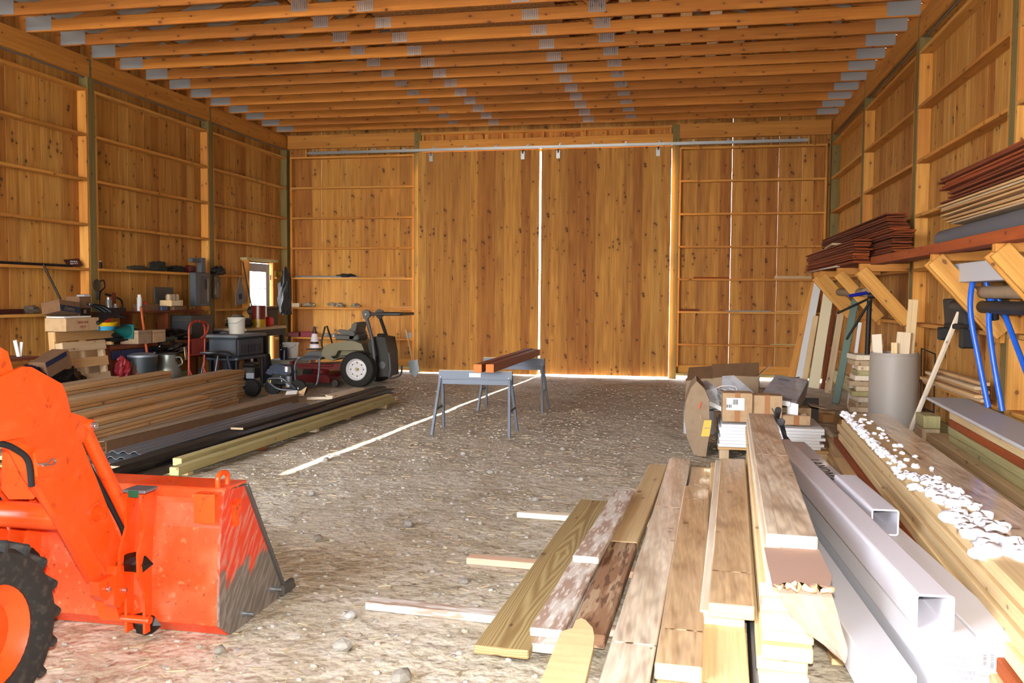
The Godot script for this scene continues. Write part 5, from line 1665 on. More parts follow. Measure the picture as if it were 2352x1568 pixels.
		part("knee_plate", side_plate([[13.98, 1.20], [13.87, 1.235], [13.775, 1.259], [13.731, 1.253], [13.569, 1.173], [13.543, 1.123], [13.523, 1.052], [13.562, 0.999], [13.732, 0.991], [13.98, 1.0]], 0.014), orange, a, Vector3(m - 0.058, 0, 0))
		part("guard", side_plate([[13.95, 1.34], [13.87, 1.335], [13.838, 1.318], [13.81, 1.24], [13.95, 1.23]], 0.05), orange, a, Vector3(m + 0.03, 0, 0))
		part("cylinder_bracket", side_plate([[13.535, 1.06], [13.433, 1.024], [13.377, 0.991], [13.386, 0.964], [13.436, 0.917], [13.475, 0.92]], 0.09), orange, a, Vector3(m + 0.01, 0, 0))
		part("pin_boss", lathe([[0.0, -0.07], [0.026, -0.07], [0.026, 0.055], [0.018, 0.06], [0.0, 0.06]], 18), orange, a, Vector3(m + 0.01, 0.982, 13.40), Vector3(0, 0, -PI / 2))
		part("pin", lathe([[0.0, 0.0], [0.015, 0.0], [0.015, 0.026], [0.012, 0.03], [0.0, 0.03]], 16), chrome, a, Vector3(m + 0.06, 0.982, 13.40), Vector3(0, 0, -PI / 2))
		part("cylinder", tube([Vector3(m + 0.02, 0.985, 13.40), Vector3(m + 0.06, 0.43, 13.10)], 0.029, 18), orange, a)
		part("piston_rod", tube([Vector3(m + 0.06, 0.44, 13.105), Vector3(m + 0.07, 0.345, 13.17)], 0.012, 12), chrome, a)
		part("hinge_link", side_plate([[13.31, 0.36], [13.28, 0.33], [13.245, 0.21], [13.30, 0.175], [13.335, 0.20], [13.33, 0.29]], 0.05), orange, a, Vector3(m + 0.085, 0, 0))
		part("link_clevis", side_plate([[13.43, 0.33], [13.33, 0.33], [13.34, 0.26], [13.385, 0.235], [13.425, 0.27]], 0.045), orange, a, Vector3(m + 0.085, 0, 0))
		for q in [[13.377, 0.284], [13.268, 0.243]]:
			part("pin", lathe([[0.0, 0.0], [0.011, 0.0], [0.011, 0.01], [0.0, 0.013]], 12), chrome, a, Vector3(m + 0.11, q[1], q[0]), Vector3(0, 0, -PI / 2))
		part("tab", side_plate([[13.765, 0.93], [13.75, 0.945], [13.67, 0.93], [13.666, 0.836], [13.68, 0.825], [13.754, 0.84]], 0.012), orange, a, Vector3(m + 0.095, 0, 0))
		part("clip", tube(curve([Vector3(m + 0.105, 0.89, 13.76), Vector3(m + 0.11, 0.885, 13.72), Vector3(m + 0.11, 0.895, 13.69), Vector3(m + 0.11, 0.885, 13.67), Vector3(m + 0.11, 0.875, 13.69), Vector3(m + 0.11, 0.88, 13.74)], 4), 0.004, 6), chrome, a)
		part("hydraulic_hose", tube(curve([Vector3(m + 0.03, 1.0, 14.0), Vector3(m + 0.05, 0.985, 13.88), Vector3(m + 0.06, 0.95, 13.81), Vector3(m + 0.07, 0.90, 13.765), Vector3(m + 0.06, 0.80, 13.74)], 5), 0.012, 8), M.rubber, a)
		# the hose that runs beside the beam
		part("hydraulic_hose", tube(curve([Vector3(m - 0.02, 0.95, 13.42), Vector3(m + 0.0, 0.7, 13.27), Vector3(m + 0.02, 0.5, 13.16), Vector3(m + 0.03, 0.43, 13.14)], 5), 0.012, 8), M.rubber, a)
	# torque tube between the arms and the plate that hangs from it
	part("cross_tube", tube([Vector3(4.9, 0.60, 13.45), Vector3(5.47, 0.60, 13.45)], 0.055, 18), orange, t)
	part("cross_tube", tube([Vector3(4.9, 0.72, 13.30), Vector3(5.47, 0.72, 13.30)], 0.035, 16), dusty, t)
	part("hanger_plate", slab([Vector2(-0.07, 0.17), Vector2(0.07, 0.17), Vector2(0.12, 0.02), Vector2(0.11, -0.04), Vector2(0.05, -0.10), Vector2(-0.05, -0.10), Vector2(-0.08, -0.06)], 0.014), orange, t, Vector3(5.24, 0.76, 13.42), Vector3(0, 0.25, 0))
	# wheels, axle, hood: mostly out of the picture on the left
	for wx in [5.55, 4.60]:
		var wh := Node3D.new()
		wh.name = "front_wheel"
		t.add_child(wh, true)
		wh.position = Vector3(wx, 0.325, 14.03)
		wh.rotation.z = -PI / 2 if wx > 5.0 else PI / 2
		part("tyre", lathe([[0.185, -0.09], [0.25, -0.105], [0.295, -0.095], [0.312, -0.06], [0.314, 0.0], [0.312, 0.06], [0.295, 0.095], [0.25, 0.105], [0.185, 0.09], [0.185, -0.09]], 40), tyre(), wh)
		part("rim", lathe([[0.0, 0.02], [0.05, 0.02], [0.06, 0.05], [0.13, 0.035], [0.165, 0.06], [0.19, 0.085], [0.195, 0.09], [0.185, -0.06], [0.0, -0.06]], 36), orange, wh)
		for k in 18:
			for s in [-1.0, 1.0]:
				var lug := part("lug", box(0.05, 0.095, 0.038, 0.008), tyre(), wh)
				var an: float = TAU * (k + (0.5 if s > 0.0 else 0.0)) / 18.0
				lug.basis = Basis(Vector3.UP, an) * Basis(Vector3.RIGHT, s * 0.55)
				lug.position = Basis(Vector3.UP, an) * Vector3(0.312, s * 0.05, 0)
	part("front_axle", box(0.86, 0.09, 0.10, 0.01), steel, t, Vector3(5.075, 0.30, 14.03))
	part("frame", box(0.34, 0.22, 1.5, 0.02), steel, t, Vector3(5.075, 0.45, 14.6))
	part("hood", box(0.46, 0.42, 1.1, 0.06), orange, t, Vector3(5.075, 0.80, 14.5))
	part("grille", box(0.36, 0.30, 0.02, 0.01), M.black, t, Vector3(5.075, 0.76, 13.945))
	for wx in [5.56, 4.59]:
		var rw := part("rear_wheel", lathe([[0.0, 0.03], [0.22, 0.03], [0.25, 0.11], [0.40, 0.125], [0.455, 0.10], [0.46, 0.0], [0.455, -0.10], [0.40, -0.125], [0.25, -0.11], [0.22, -0.03], [0.0, -0.03]], 40), M.rubber, t, Vector3(wx, 0.46, 15.75), Vector3(0, 0, PI / 2))
	part("fender", box(1.1, 0.06, 0.7, 0.03), orange, t, Vector3(5.075, 0.95, 15.75))
	part("seat", box(0.42, 0.4, 0.12, 0.05), M.black, t, Vector3(5.075, 1.15, 16.0))
	part("steering_column", tube([Vector3(5.075, 0.95, 15.0), Vector3(5.075, 1.25, 15.25)], 0.03, 10), M.black, t)

func tyre() -> StandardMaterial3D:
	if not M.has("tyre"):
		M.tyre = textured(patch_picture(128, 128, Color(0.12, 0.115, 0.11), [[0.05, 0.55, 0.8, Color(0.26, 0.24, 0.21, 0.7), 231]], 0.1), Color.WHITE, 0.8)
		M.tyre.uv1_triplanar = true
		M.tyre.uv1_scale = Vector3(3, 3, 3)
	return M.tyre

func board_mesh(a: Vector3, b: Vector3, w: float, t: float) -> ArrayMesh:
	var st := start()
	var d := (b - a).normalized()
	put_box(st, Vector3(w, a.distance_to(b), t), (a + b) * 0.5, 0.004, 0, Basis(Vector3.RIGHT, d, Vector3.RIGHT.cross(d)))
	return st.commit()

# side plate with a round hole: the outline is bridged to the hole so that it stays one polygon
func beam_with_hole(points: Array, c: Vector2, r: float, thick: float) -> ArrayMesh:
	var poly := zy(points)
	var hc := Vector2(-c.x, c.y)
	var area := 0.0
	for i in poly.size():
		var q: Vector2 = poly[(i + 1) % poly.size()]
		area += poly[i].x * q.y - q.x * poly[i].y
	var bi := 0
	for i in poly.size():
		if poly[i].distance_to(hc) < poly[bi].distance_to(hc):
			bi = i
	var a0: float = (poly[bi] - hc).angle()
	var out := []
	for i in poly.size():
		var k := (bi + i) % poly.size()
		out.append(poly[k])
	var first: Vector2 = poly[bi]
	var e := (first - hc).normalized()
	var side := Vector2(-e.y, e.x) * 0.0006
	var ring := []
	var n := 28
	var sgn := -1.0 if area > 0.0 else 1.0
	for i in n + 1:
		var an := a0 + sgn * (0.02 + (TAU - 0.04) * i / n)
		ring.append(hc + Vector2(cos(an), sin(an)) * r)
	var res := []
	res.append_array(out)
	res.append(first + (ring[0] - first).normalized() * 0.0002 + (side if (ring[0] - hc).dot(side) > 0.0 else -side))
	res.append_array(ring)
	res[0] = first + (side if (ring[n] - hc).dot(side) > 0.0 else -side)
	var st := start()
	put_slab(st, res, thick, Transform3D(Basis(Vector3(0, 0, -1), Vector3(0, 1, 0), Vector3(1, 0, 0)), Vector3.ZERO))
	return st.commit()

# ---------------------------------------------------------------- zero-turn mower and pressure washer
func xy_slab(points: Array, depth: float) -> ArrayMesh:
	var o := []
	for p in points:
		o.append(Vector2(p[0], p[1]))
	return slab(o, depth)

func build_mower() -> void:
	var t := thing("riding_mower", "zero turn riding mower with khaki body, red deck and white rear wheel rims", "riding mower", Vector3.ZERO)
	var khaki := flat(Color(0.42, 0.40, 0.32), 0.45)
	var red := flat(Color(0.38, 0.05, 0.06), 0.4)
	var grey := flat(Color(0.26, 0.27, 0.29), 0.5)
	var seat := flat(Color(0.30, 0.31, 0.31), 0.6)
	var rim := flat(Color(0.88, 0.88, 0.90), 0.4)
	var zc := 2.45
	for z in [2.95, 1.95]:
		var s := 1.0 if z > 2.5 else -1.0
		var w := Node3D.new()
		w.name = "rear_wheel"
		t.add_child(w, true)
		w.position = Vector3(2.68, 0.296, z)
		w.rotation.x = PI / 2 * s
		part("tyre", lathe([[0.18, -0.12], [0.25, -0.13], [0.285, -0.11], [0.296, -0.06], [0.296, 0.06], [0.285, 0.11], [0.25, 0.13], [0.18, 0.12], [0.18, -0.12]], 36), M.rubber, w)
		part("rim", lathe([[0.0, 0.05], [0.035, 0.05], [0.04, 0.075], [0.10, 0.08], [0.125, 0.06], [0.15, 0.06], [0.165, 0.10], [0.185, 0.115], [0.185, -0.10], [0.0, -0.10]], 32), rim, w)
		part("hub", lathe([[0.0, 0.09], [0.02, 0.09], [0.022, 0.05], [0.0, 0.05]], 12), flat(Color(0.62, 0.52, 0.30), 0.4), w)
		for k in 8:
			var a := TAU * k / 8.0
			var hole := part("rim_hole", slab([Vector2(-0.014, -0.012), Vector2(0.014, -0.012), Vector2(0.0, 0.016)], 0.006), M.black, w, Vector3(cos(a) * 0.112, 0.0755, sin(a) * 0.112))
			hole.basis = Basis(Vector3.UP, -a + PI / 2) * Basis(Vector3.RIGHT, PI / 2)
	part("body", xy_slab([[1.97, 0.50], [1.98, 0.58], [2.03, 0.67], [2.12, 0.70], [2.40, 0.75], [2.52, 0.755], [2.68, 0.71], [2.74, 0.56], [2.72, 0.51], [2.30, 0.47], [2.15, 0.41], [2.06, 0.44]], 0.76), khaki, t, Vector3(0, 0, zc))
	part("fender", xy_slab([[2.26, 0.46], [2.34, 0.60], [2.72, 0.60], [2.76, 0.50], [2.9, 0.50], [2.9, 0.53], [2.2, 0.50]], 1.1), khaki, t, Vector3(0, 0.0, zc))
	part("frame_rail", xy_slab([[1.5, 0.26], [1.5, 0.32], [2.15, 0.36], [2.9, 0.36], [2.9, 0.26]], 0.6), red, t, Vector3(0, 0, zc))
	part("seat_base", box(0.42, 0.10, 0.46, 0.03), seat, t, Vector3(2.36, 0.80, zc))
	part("backrest", xy_slab([[2.40, 0.78], [2.45, 1.02], [2.50, 1.06], [2.545, 1.045], [2.50, 0.83], [2.46, 0.76]], 0.46), seat, t, Vector3(0, 0, zc))
	for s in [-1.0, 1.0]:
		part("armrest", xy_slab([[2.21, 0.91], [2.25, 0.94], [2.50, 0.91], [2.53, 0.86], [2.50, 0.83], [2.28, 0.87]], 0.07), seat, t, Vector3(0, 0, zc + s * 0.25))
		part("control_lever", tube(curve([Vector3(1.93, 0.56, zc + s * 0.2), Vector3(1.90, 0.72, zc + s * 0.21), Vector3(1.89 + s * 0.05, 0.98, zc + s * 0.15)], 4), 0.016, 8), M.black, t)
		part("roll_bar_post", tube([Vector3(2.92, 0.12, zc + s * 0.42), Vector3(2.92, 0.53, zc + s * 0.42), Vector3(2.86, 0.80, zc + s * 0.36), Vector3(2.75, 1.15, zc + s * 0.32)], 0.03, 10), grey if s > 0.0 else M.black, t)
		part("hinge_plate", xy_slab([[2.68, 1.24], [2.74, 1.28], [2.81, 1.25], [2.82, 1.17], [2.75, 1.10], [2.70, 1.14]], 0.07), grey, t, Vector3(0, 0, zc + s * 0.32))
		part("hinge_bolt", lathe([[0.0, 0.0], [0.014, 0.0], [0.012, 0.01], [0.0, 0.012]], 10), M.galv, t, Vector3(2.745, 1.20, zc + s * 0.32 + 0.036), Vector3(PI / 2, 0, 0))
		part("roll_bar_arm", box(0.58, 0.05, 0.05, 0.008), M.black_gloss, t, Vector3(3.07, 1.205, zc + s * 0.32))
		part("front_caster", lathe([[0.0, -0.045], [0.10, -0.05], [0.125, -0.035], [0.13, 0.0], [0.125, 0.035], [0.10, 0.05], [0.0, 0.045]], 24), M.rubber, t, Vector3(1.40, 0.13, zc + s * 0.42), Vector3(PI / 2, 0, 0))
		part("caster_fork", box(0.05, 0.24, 0.12, 0.01), red, t, Vector3(1.46, 0.28, zc + s * 0.42))
	part("roll_bar_cross", box(0.05, 0.05, 0.69, 0.008), M.black_gloss, t, Vector3(3.34, 1.205, zc))
	part("engine", xy_slab([[2.74, 0.70], [2.80, 0.80], [2.88, 0.83], [3.05, 0.81], [3.10, 0.57], [3.12, 0.16], [2.85, 0.14], [2.80, 0.4]], 0.5), M.black, t, Vector3(0, 0, zc))
	part("fuel_cap", lathe([[0.0, 0.0], [0.07, 0.0], [0.075, 0.03], [0.06, 0.05], [0.0, 0.055]], 20), M.rubber, t, Vector3(2.93, 0.82, zc + 0.1))
	part("muffler", tube([Vector3(3.0, 0.35, zc - 0.1), Vector3(3.0, 0.35, zc + 0.26)], 0.06, 14), grey, t)
	part("rear_guard", tube(curve([Vector3(3.13, 0.56, zc + 0.3), Vector3(3.16, 0.3, zc + 0.3), Vector3(3.14, 0.14, zc + 0.28), Vector3(3.14, 0.14, zc - 0.28), Vector3(3.16, 0.3, zc - 0.3)], 5), 0.018, 8), grey, t)
	part("foot_platform", xy_slab([[1.54, 0.44], [1.70, 0.555], [2.0, 0.56], [1.98, 0.50], [1.90, 0.42], [1.57, 0.39]], 0.56), grey, t, Vector3(0, 0, zc))
	part("mower_deck", xy_slab([[1.62, 0.07], [1.66, 0.17], [1.78, 0.20], [2.18, 0.20], [2.24, 0.15], [2.24, 0.07]], 1.25), red, t, Vector3(0, 0, zc + 0.05))
	part("deck_pulley_cover", lathe([[0.0, 0.0], [0.14, 0.0], [0.12, 0.06], [0.0, 0.07]], 20), red, t, Vector3(1.95, 0.20, zc + 0.35))
	part("belt_frame", box(0.7, 0.04, 0.05, 0.008), red, t, Vector3(1.8, 0.33, zc + 0.32))
	part("anti_scalp_wheel", lathe([[0.0, -0.025], [0.055, -0.03], [0.06, 0.0], [0.055, 0.03], [0.0, 0.025]], 16), flat(Color(0.24, 0.22, 0.2), 0.7), t, Vector3(2.3, 0.062, 3.02), Vector3(PI / 2, 0, 0))
	# traffic cone behind the mower
	var c := thing("traffic_cone", "traffic cone with two bright reflective collars behind the mower", "traffic cone", Vector3(1.61, 0.56, 2.30))
	var corange := flat(Color(0.20, 0.10, 0.10), 0.5)
	part("base", box(0.22, 0.02, 0.22, 0.006), corange, c, Vector3(0, 0.01, 0))
	part("shell", lathe([[0.09, 0.02], [0.02, 0.40], [0.0, 0.41]], 24), corange, c)
	var refl := flat(Color(0.95, 0.93, 0.97), 0.25)
	part("collar", lathe([[0.09, 0.03], [0.078, 0.10]], 24), refl, c)
	part("collar", lathe([[0.071, 0.14], [0.045, 0.28]], 24), refl, c)
	# pressure washer
	var p := thing("pressure_washer", "wheeled pressure washer with chrome muffler and a rag on its engine", "pressure washer", Vector3.ZERO)
	for q in [[2.36, 4.55], [1.86, 4.36]]:
		var w := part("wheel", lathe([[0.0, -0.03], [0.05, -0.03], [0.08, -0.045], [0.125, -0.045], [0.135, 0.0], [0.125, 0.045], [0.08, 0.045], [0.05, 0.03], [0.0, 0.03]], 24), M.rubber, p, Vector3(q[0], 0.135, q[1]), Vector3(PI / 2, 0, 0.0))
		part("hub_cap", lathe([[0.0, 0.0], [0.02, 0.0], [0.015, 0.01], [0.0, 0.012]], 10), M.galv, w, Vector3(0, 0.032, 0))
	part("engine_block", box(0.30, 0.22, 0.26, 0.03), M.black, p, Vector3(2.02, 0.26, 4.35))
	part("cooling_shroud", lathe([[0.0, 0.0], [0.12, 0.0], [0.115, 0.05], [0.08, 0.07], [0.0, 0.075]], 20), M.black, p, Vector3(1.99, 0.37, 4.35))
	part("muffler", lathe([[0.0, -0.07], [0.055, -0.06], [0.062, 0.0], [0.055, 0.06], [0.0, 0.07]], 16), M.galv, p, Vector3(2.14, 0.385, 4.48))
	part("pump", lathe([[0.0, 0.0], [0.05, 0.0], [0.045, 0.16], [0.0, 0.17]], 14), M.galv_dull, p, Vector3(2.16, 0.14, 4.47))
	part("spark_plug", tube([Vector3(2.05, 0.3, 4.51), Vector3(2.08, 0.22, 4.52)], 0.014, 8), M.galv, p)
	part("base_loop", tube(curve([Vector3(1.97, 0.28, 4.72), Vector3(2.16, 0.29, 4.72), Vector3(2.24, 0.24, 4.70), Vector3(2.34, 0.12, 4.62), Vector3(2.10, 0.125, 4.66), Vector3(1.99, 0.21, 4.71)], 5, true), 0.017, 8, true), tubegrey(), p)
	part("handle", tube(curve([Vector3(2.19, 0.12, 4.3), Vector3(2.18, 0.41, 4.3), Vector3(2.21, 0.52, 4.3), Vector3(2.28, 0.575, 4.28), Vector3(2.46, 0.57, 4.1), Vector3(2.48, 0.5, 4.08), Vector3(2.46, 0.25, 4.08), Vector3(2.42, 0.13, 4.1), Vector3(2.33, 0.11, 4.2)], 5), 0.017, 8), tubegrey(), p)
	part("yellow_tag", box(0.015, 0.04, 0.004, 0.001), flat(Color(0.85, 0.75, 0.1), 0.5), p, Vector3(2.0, 0.245, 4.735))
	var rag := start()
	var rn := FastNoiseLite.new()
	rn.frequency = 2.2
	var g := func(i: int, j: int) -> Vector3:
		var u := i / 10.0
		var v := j / 8.0
		var x := 1.80 + u * 0.40
		var z := 4.2 + v * 0.36
		var e := maxf(absf(u - 0.5), absf(v - 0.5)) * 2.0
		return Vector3(x + 0.02 * rn.get_noise_2d(x * 5, z * 5 + 9), 0.475 - 0.14 * pow(e, 3.0) + 0.035 * rn.get_noise_2d(x * 4.0, z * 4.0), z)
	for i in 10:
		for j in 8:
			var pp := [g.call(i, j), g.call(i + 1, j), g.call(i + 1, j + 1), g.call(i, j + 1)]
			var nn: Vector3 = (pp[3] - pp[0]).cross(pp[1] - pp[0]).normalized()
			put_quad(rag, pp, nn, [Vector2.ZERO, Vector2.ZERO, Vector2.ZERO, Vector2.ZERO])
			put_quad(rag, [pp[0] - nn * 0.004, pp[1] - nn * 0.004, pp[2] - nn * 0.004, pp[3] - nn * 0.004], -nn, [Vector2.ZERO, Vector2.ZERO, Vector2.ZERO, Vector2.ZERO])
	solo("grey_rag", rag.commit(), flat(Color(0.20, 0.24, 0.31), 0.95), "crumpled blue grey rag thrown over the pressure washer engine", "rag")
	# tiller engine left of the washer
	var k := thing("small_tiller", "small black tiller with a fat wheel left of the pressure washer", "tiller", Vector3(1.66, 0, 4.62))
	part("wheel", lathe([[0.0, -0.04], [0.06, -0.045], [0.12, -0.05], [0.135, 0.0], [0.12, 0.05], [0.06, 0.045], [0.0, 0.04]], 24), M.rubber, k, Vector3(0.02, 0.135, 0.06), Vector3(PI / 2, 0, 0))
	part("engine", box(0.20, 0.18, 0.2, 0.02), M.black, k, Vector3(-0.03, 0.36, 0))
	part("air_filter", box(0.13, 0.09, 0.03, 0.01), M.galv_dull, k, Vector3(0.02, 0.32, 0.115))
	part("tank", box(0.22, 0.06, 0.16, 0.025), M.black_gloss, k, Vector3(-0.03, 0.48, 0))
	part("leg", box(0.04, 0.14, 0.04, 0.006), M.galv_dull, k, Vector3(0.0, 0.22, 0.0))
	# spade leaning behind the mower
	var sp := thing("spade", "old spade leaning behind the mower's rear", "spade", Vector3.ZERO)
	part("shaft", tube([Vector3(3.02, 0.9, 1.5), Vector3(3.18, 0.36, 1.62)], 0.016, 8), M.dusty[1], sp)
	part("blade", slab([Vector2(-0.09, 0.14), Vector2(0.09, 0.14), Vector2(0.095, -0.06), Vector2(0.0, -0.17), Vector2(-0.095, -0.06)], 0.008), M.galv_dull, sp, Vector3(3.22, 0.22, 1.65), Vector3(-0.15, 0, 0.2))

func tubegrey() -> StandardMaterial3D:
	if not M.has("tube_grey"):
		M.tube_grey = flat(Color(0.34, 0.36, 0.40), 0.35, 0.5)
	return M.tube_grey

# ---------------------------------------------------------------- workbench and clutter along the left wall
func can(called: String, label: String, at: Vector3, r: float, h: float, mat: Material, cap: Material, category := "can") -> Node3D:
	var t := thing(called, label, category, at)
	part("body", lathe([[0.0, 0.0], [r, 0.0], [r, h * 0.8], [r * 0.85, h * 0.84], [0.0, h * 0.84]], 16), mat, t)
	part("cap", lathe([[0.0, h * 0.84], [r * 0.7, h * 0.84], [r * 0.7, h], [0.0, h]], 14), cap, t)
	return t

func pail(label: String, at: Vector3, r: float, h: float) -> Node3D:
	var t := thing("white_pail", label, "pail", at, 0.0, "white plastic pails")
	var m := flat(Color(0.76, 0.75, 0.71), 0.45)
	part("bucket", lathe([[0.0, 0.0], [r * 0.88, 0.0], [r * 0.90, 0.01], [r, h], [r * 0.96, h], [r * 0.86, 0.02], [0.0, 0.02]], 28), m, t)
	part("rim", lathe([[r * 0.97, h * 0.86], [r * 1.05, h * 0.87], [r * 1.05, h * 0.98], [r * 0.98, h]], 28), m, t)
	var hd := []
	for i in 13:
		var a := PI * i / 12.0
		hd.append(Vector3(cos(a) * r * 1.05, h * 0.9 - sin(a) * r * 0.5, r * 0.75 + sin(a) * r * 0.3))
	part("handle", tube(hd, 0.004, 6), M.galv_dull, t)
	return t

func lump(called: String, label: String, category: String, at: Vector3, size: Vector3, mat: Material, sd: int) -> MeshInstance3D:
	var key := "lump%d" % sd
	if not cache.has(key):
		var n := FastNoiseLite.new()
		n.seed = sd
		n.frequency = 1.1
		n.fractal_octaves = 3
		var st := start()
		var ring := 14
		var seg := 20
		var pt := func(i: int, j: int) -> Vector3:
			var a := PI * i / ring
			var b := TAU * (j % seg) / seg
			var d := Vector3(sin(a) * cos(b), cos(a), sin(a) * sin(b))
			var p := d * (1.0 + 0.5 * n.get_noise_3dv(d * 1.5))
			p.y = maxf(p.y, -0.55)
			return p
		for i in ring:
			for j in seg:
				var p := [pt.call(i, j), pt.call(i, j + 1), pt.call(i + 1, j + 1), pt.call(i + 1, j)]
				for t in [[0, 1, 2], [0, 2, 3]]:
					var a: Vector3 = p[t[0]]
					var b: Vector3 = p[t[1]]
					var c: Vector3 = p[t[2]]
					var nn := (b - a).cross(c - a)
					if nn.length() > 1e-7:
						nn = nn.normalized()
						if nn.dot(a + b + c) < 0.0:
							nn = -nn
						put_tri(st, [a, b, c], nn, [Vector2.ZERO, Vector2.ZERO, Vector2.ZERO])
		cache[key] = st.commit()
	var o := solo(called, cache[key], mat, label, category, at)
	o.scale = size
	return o

func build_left_clutter() -> void:
	var dark_wood: Material = M.old[2]
	var blue := flat(Color(0.07, 0.12, 0.26), 0.6)
	# long workbench against the left wall
	var b := thing("workbench", "long dark workbench against the left wall buried under clutter", "workbench", Vector3.ZERO)
	part("worktop", box(0.56, 0.05, 2.9, 0.005), dark_wood, b, Vector3(0.29, 0.80, 4.95))
	for q in [[0.08, 3.6], [0.5, 3.6], [0.08, 6.3], [0.5, 6.3], [0.5, 5.0]]:
		part("leg", box(0.09, 0.775, 0.09, 0.005), dark_wood, b, Vector3(q[0], 0.387, q[1]))
	part("apron", box(0.03, 0.12, 2.8, 0.004), blue, b, Vector3(0.55, 0.70, 4.95))
	part("back_shelf", box(0.20, 0.03, 2.8, 0.004), dark_wood, b, Vector3(0.11, 1.25, 4.9))
	for z in [3.6, 4.5, 5.4, 6.2]:
		part("shelf_stand", box(0.18, 0.4, 0.03, 0.003), dark_wood, b, Vector3(0.11, 1.03, z))
	# boxes and cases on and under it
	var on := [
		["cardboard_box", "plain cardboard box on the workbench, left of the taped one", Vector3(0.48, 0.826, 5.72), Vector3(0.28, 0.19, 0.30), M.card_dull],
		["cardboard_box", "cardboard box with brown print on the workbench behind the shovel handle", Vector3(0.48, 0.826, 5.36), Vector3(0.26, 0.18, 0.30), M.card],
		["tool_chest", "dark grey metal cabinet at the far end of the workbench", Vector3(0.32, 0.826, 4.05), Vector3(0.36, 0.36, 0.62), flat(Color(0.16, 0.17, 0.18), 0.5)],
		["flat_green_case", "flat green case lying on the workbench", Vector3(0.42, 0.826, 5.1), Vector3(0.3, 0.06, 0.5), flat(Color(0.13, 0.26, 0.20), 0.6)],
		["brown_parcel", "brown parcel on the workbench shelf", Vector3(0.13, 1.266, 4.95), Vector3(0.16, 0.10, 0.40), M.card_dark],
		["small_blue_tin", "small blue and white tin on the workbench shelf", Vector3(0.16, 1.266, 4.62), Vector3(0.12, 0.07, 0.16), flat(Color(0.24, 0.32, 0.46), 0.5)],
		["brown_box", "low brown box with a paper on the workbench shelf", Vector3(0.16, 1.266, 4.25), Vector3(0.18, 0.06, 0.34), M.card_dark]]
	for q in on:
		var t := thing(q[0], q[1], "box" if "box" in q[0] else "case", q[2])
		part("body", box(q[3].x, q[3].y, q[3].z, 0.006), q[4], t, Vector3(0, q[3].y * 0.5, 0))
		part("lid_seam", box(q[3].x + 0.004, 0.006, q[3].z + 0.004, 0.001), M.card_dark, t, Vector3(0, q[3].y * 0.8, 0))
	# crate of jars
	var cr := thing("jar_crate", "small wooden crate with jars on the workbench shelf by the fuse box", "crate", Vector3(0.16, 1.33, 4.35))
	part("tray", box(0.2, 0.09, 0.32, 0.005), M.lumber[2], cr, Vector3(0, 0.045, 0))
	part("front_label", box(0.003, 0.07, 0.24, 0.0), M.cream, cr, Vector3(0.102, 0.045, 0.03))
	for i in 3:
		part("jar", lathe([[0.0, 0.0], [0.045, 0.0], [0.05, 0.05], [0.04, 0.09], [0.0, 0.1]], 14), flat(Color(0.62, 0.54, 0.42), 0.4), cr, Vector3(0.02, 0.09, -0.1 + i * 0.1))
	can("spray_can", "white spray can on the workbench shelf", Vector3(0.18, 1.266, 5.19), 0.034, 0.24, flat(Color(0.78, 0.80, 0.80), 0.35), M.white)
	can("red_canister", "red and white canister next to the white spray can", Vector3(0.18, 1.266, 5.06), 0.032, 0.14, flat(Color(0.66, 0.07, 0.06), 0.35), flat(Color(0.6, 0.06, 0.05), 0.4))
	can("chrome_canister", "chrome thermos on the workbench shelf, left of the bow saw", Vector3(0.18, 1.266, 5.88), 0.045, 0.20, M.galv, M.galv)
	can("glass_jar", "small glass jar right of the chrome thermos", Vector3(0.18, 1.266, 5.74), 0.03, 0.11, M.clear, M.galv)
	# bow saw frame and board standing behind
	var bw := thing("bow_saw", "dark bow saw frame standing on the workbench shelf", "bow saw", Vector3(0.05, 1.27, 5.55))
	part("frame", tube(curve([Vector3(0, 0.24, 0.22), Vector3(0, 0.20, 0.0), Vector3(0, 0.14, -0.14), Vector3(0, 0.0, -0.16)], 5), 0.014, 8), M.black, bw)
	part("upright", box(0.03, 0.26, 0.10, 0.004), dark_wood, bw, Vector3(0, 0.13, 0.05))
	# grey electrical cover leaning and the fuse panel with its conduit
	solo("grey_cover", box(0.02, 0.36, 0.5, 0.004), flat(Color(0.22, 0.22, 0.22), 0.6), "dark grey sheet metal cover leaning on the left wall above the workbench", "metal cover", Vector3(0.03, 1.44, 4.34), Vector3(0, 0, 0.05))
	var fp := thing("fuse_panel", "grey electrical panel with open door strip on the left wall post", "electrical panel", Vector3(0.0, 1.32, 3.36))
	var pg := flat(Color(0.27, 0.30, 0.34), 0.45)
	part("cabinet", box(0.11, 0.55, 0.46, 0.008), pg, fp, Vector3(0.06, 0.275, 0))
	part("door", box(0.012, 0.46, 0.28, 0.003), flat(Color(0.14, 0.16, 0.19), 0.35), fp, Vector3(0.12, 0.27, -0.06))
	part("breaker_strip", box(0.01, 0.16, 0.06, 0.003), M.black, fp, Vector3(0.13, 0.36, -0.06))
	part("trim_bar", box(0.006, 0.4, 0.012, 0.002), M.galv, fp, Vector3(0.13, 0.26, -0.12))
	part("conduit_elbow", box(0.09, 0.25, 0.13, 0.01), pg, fp, Vector3(0.05, 0.675, -0.06))
	part("conduit_arm", box(0.07, 0.07, 0.3, 0.01), pg, fp, Vector3(0.05, 0.75, 0.12))
	# teal funnel, red handled tool, basket of wires, striped tub
	var fu := thing("teal_funnel", "teal plastic pylon lying on its side on the workbench", "pylon", Vector3(0.46, 1.0, 5.9))
	var teal := flat(Color(0.03, 0.36, 0.36), 0.45)
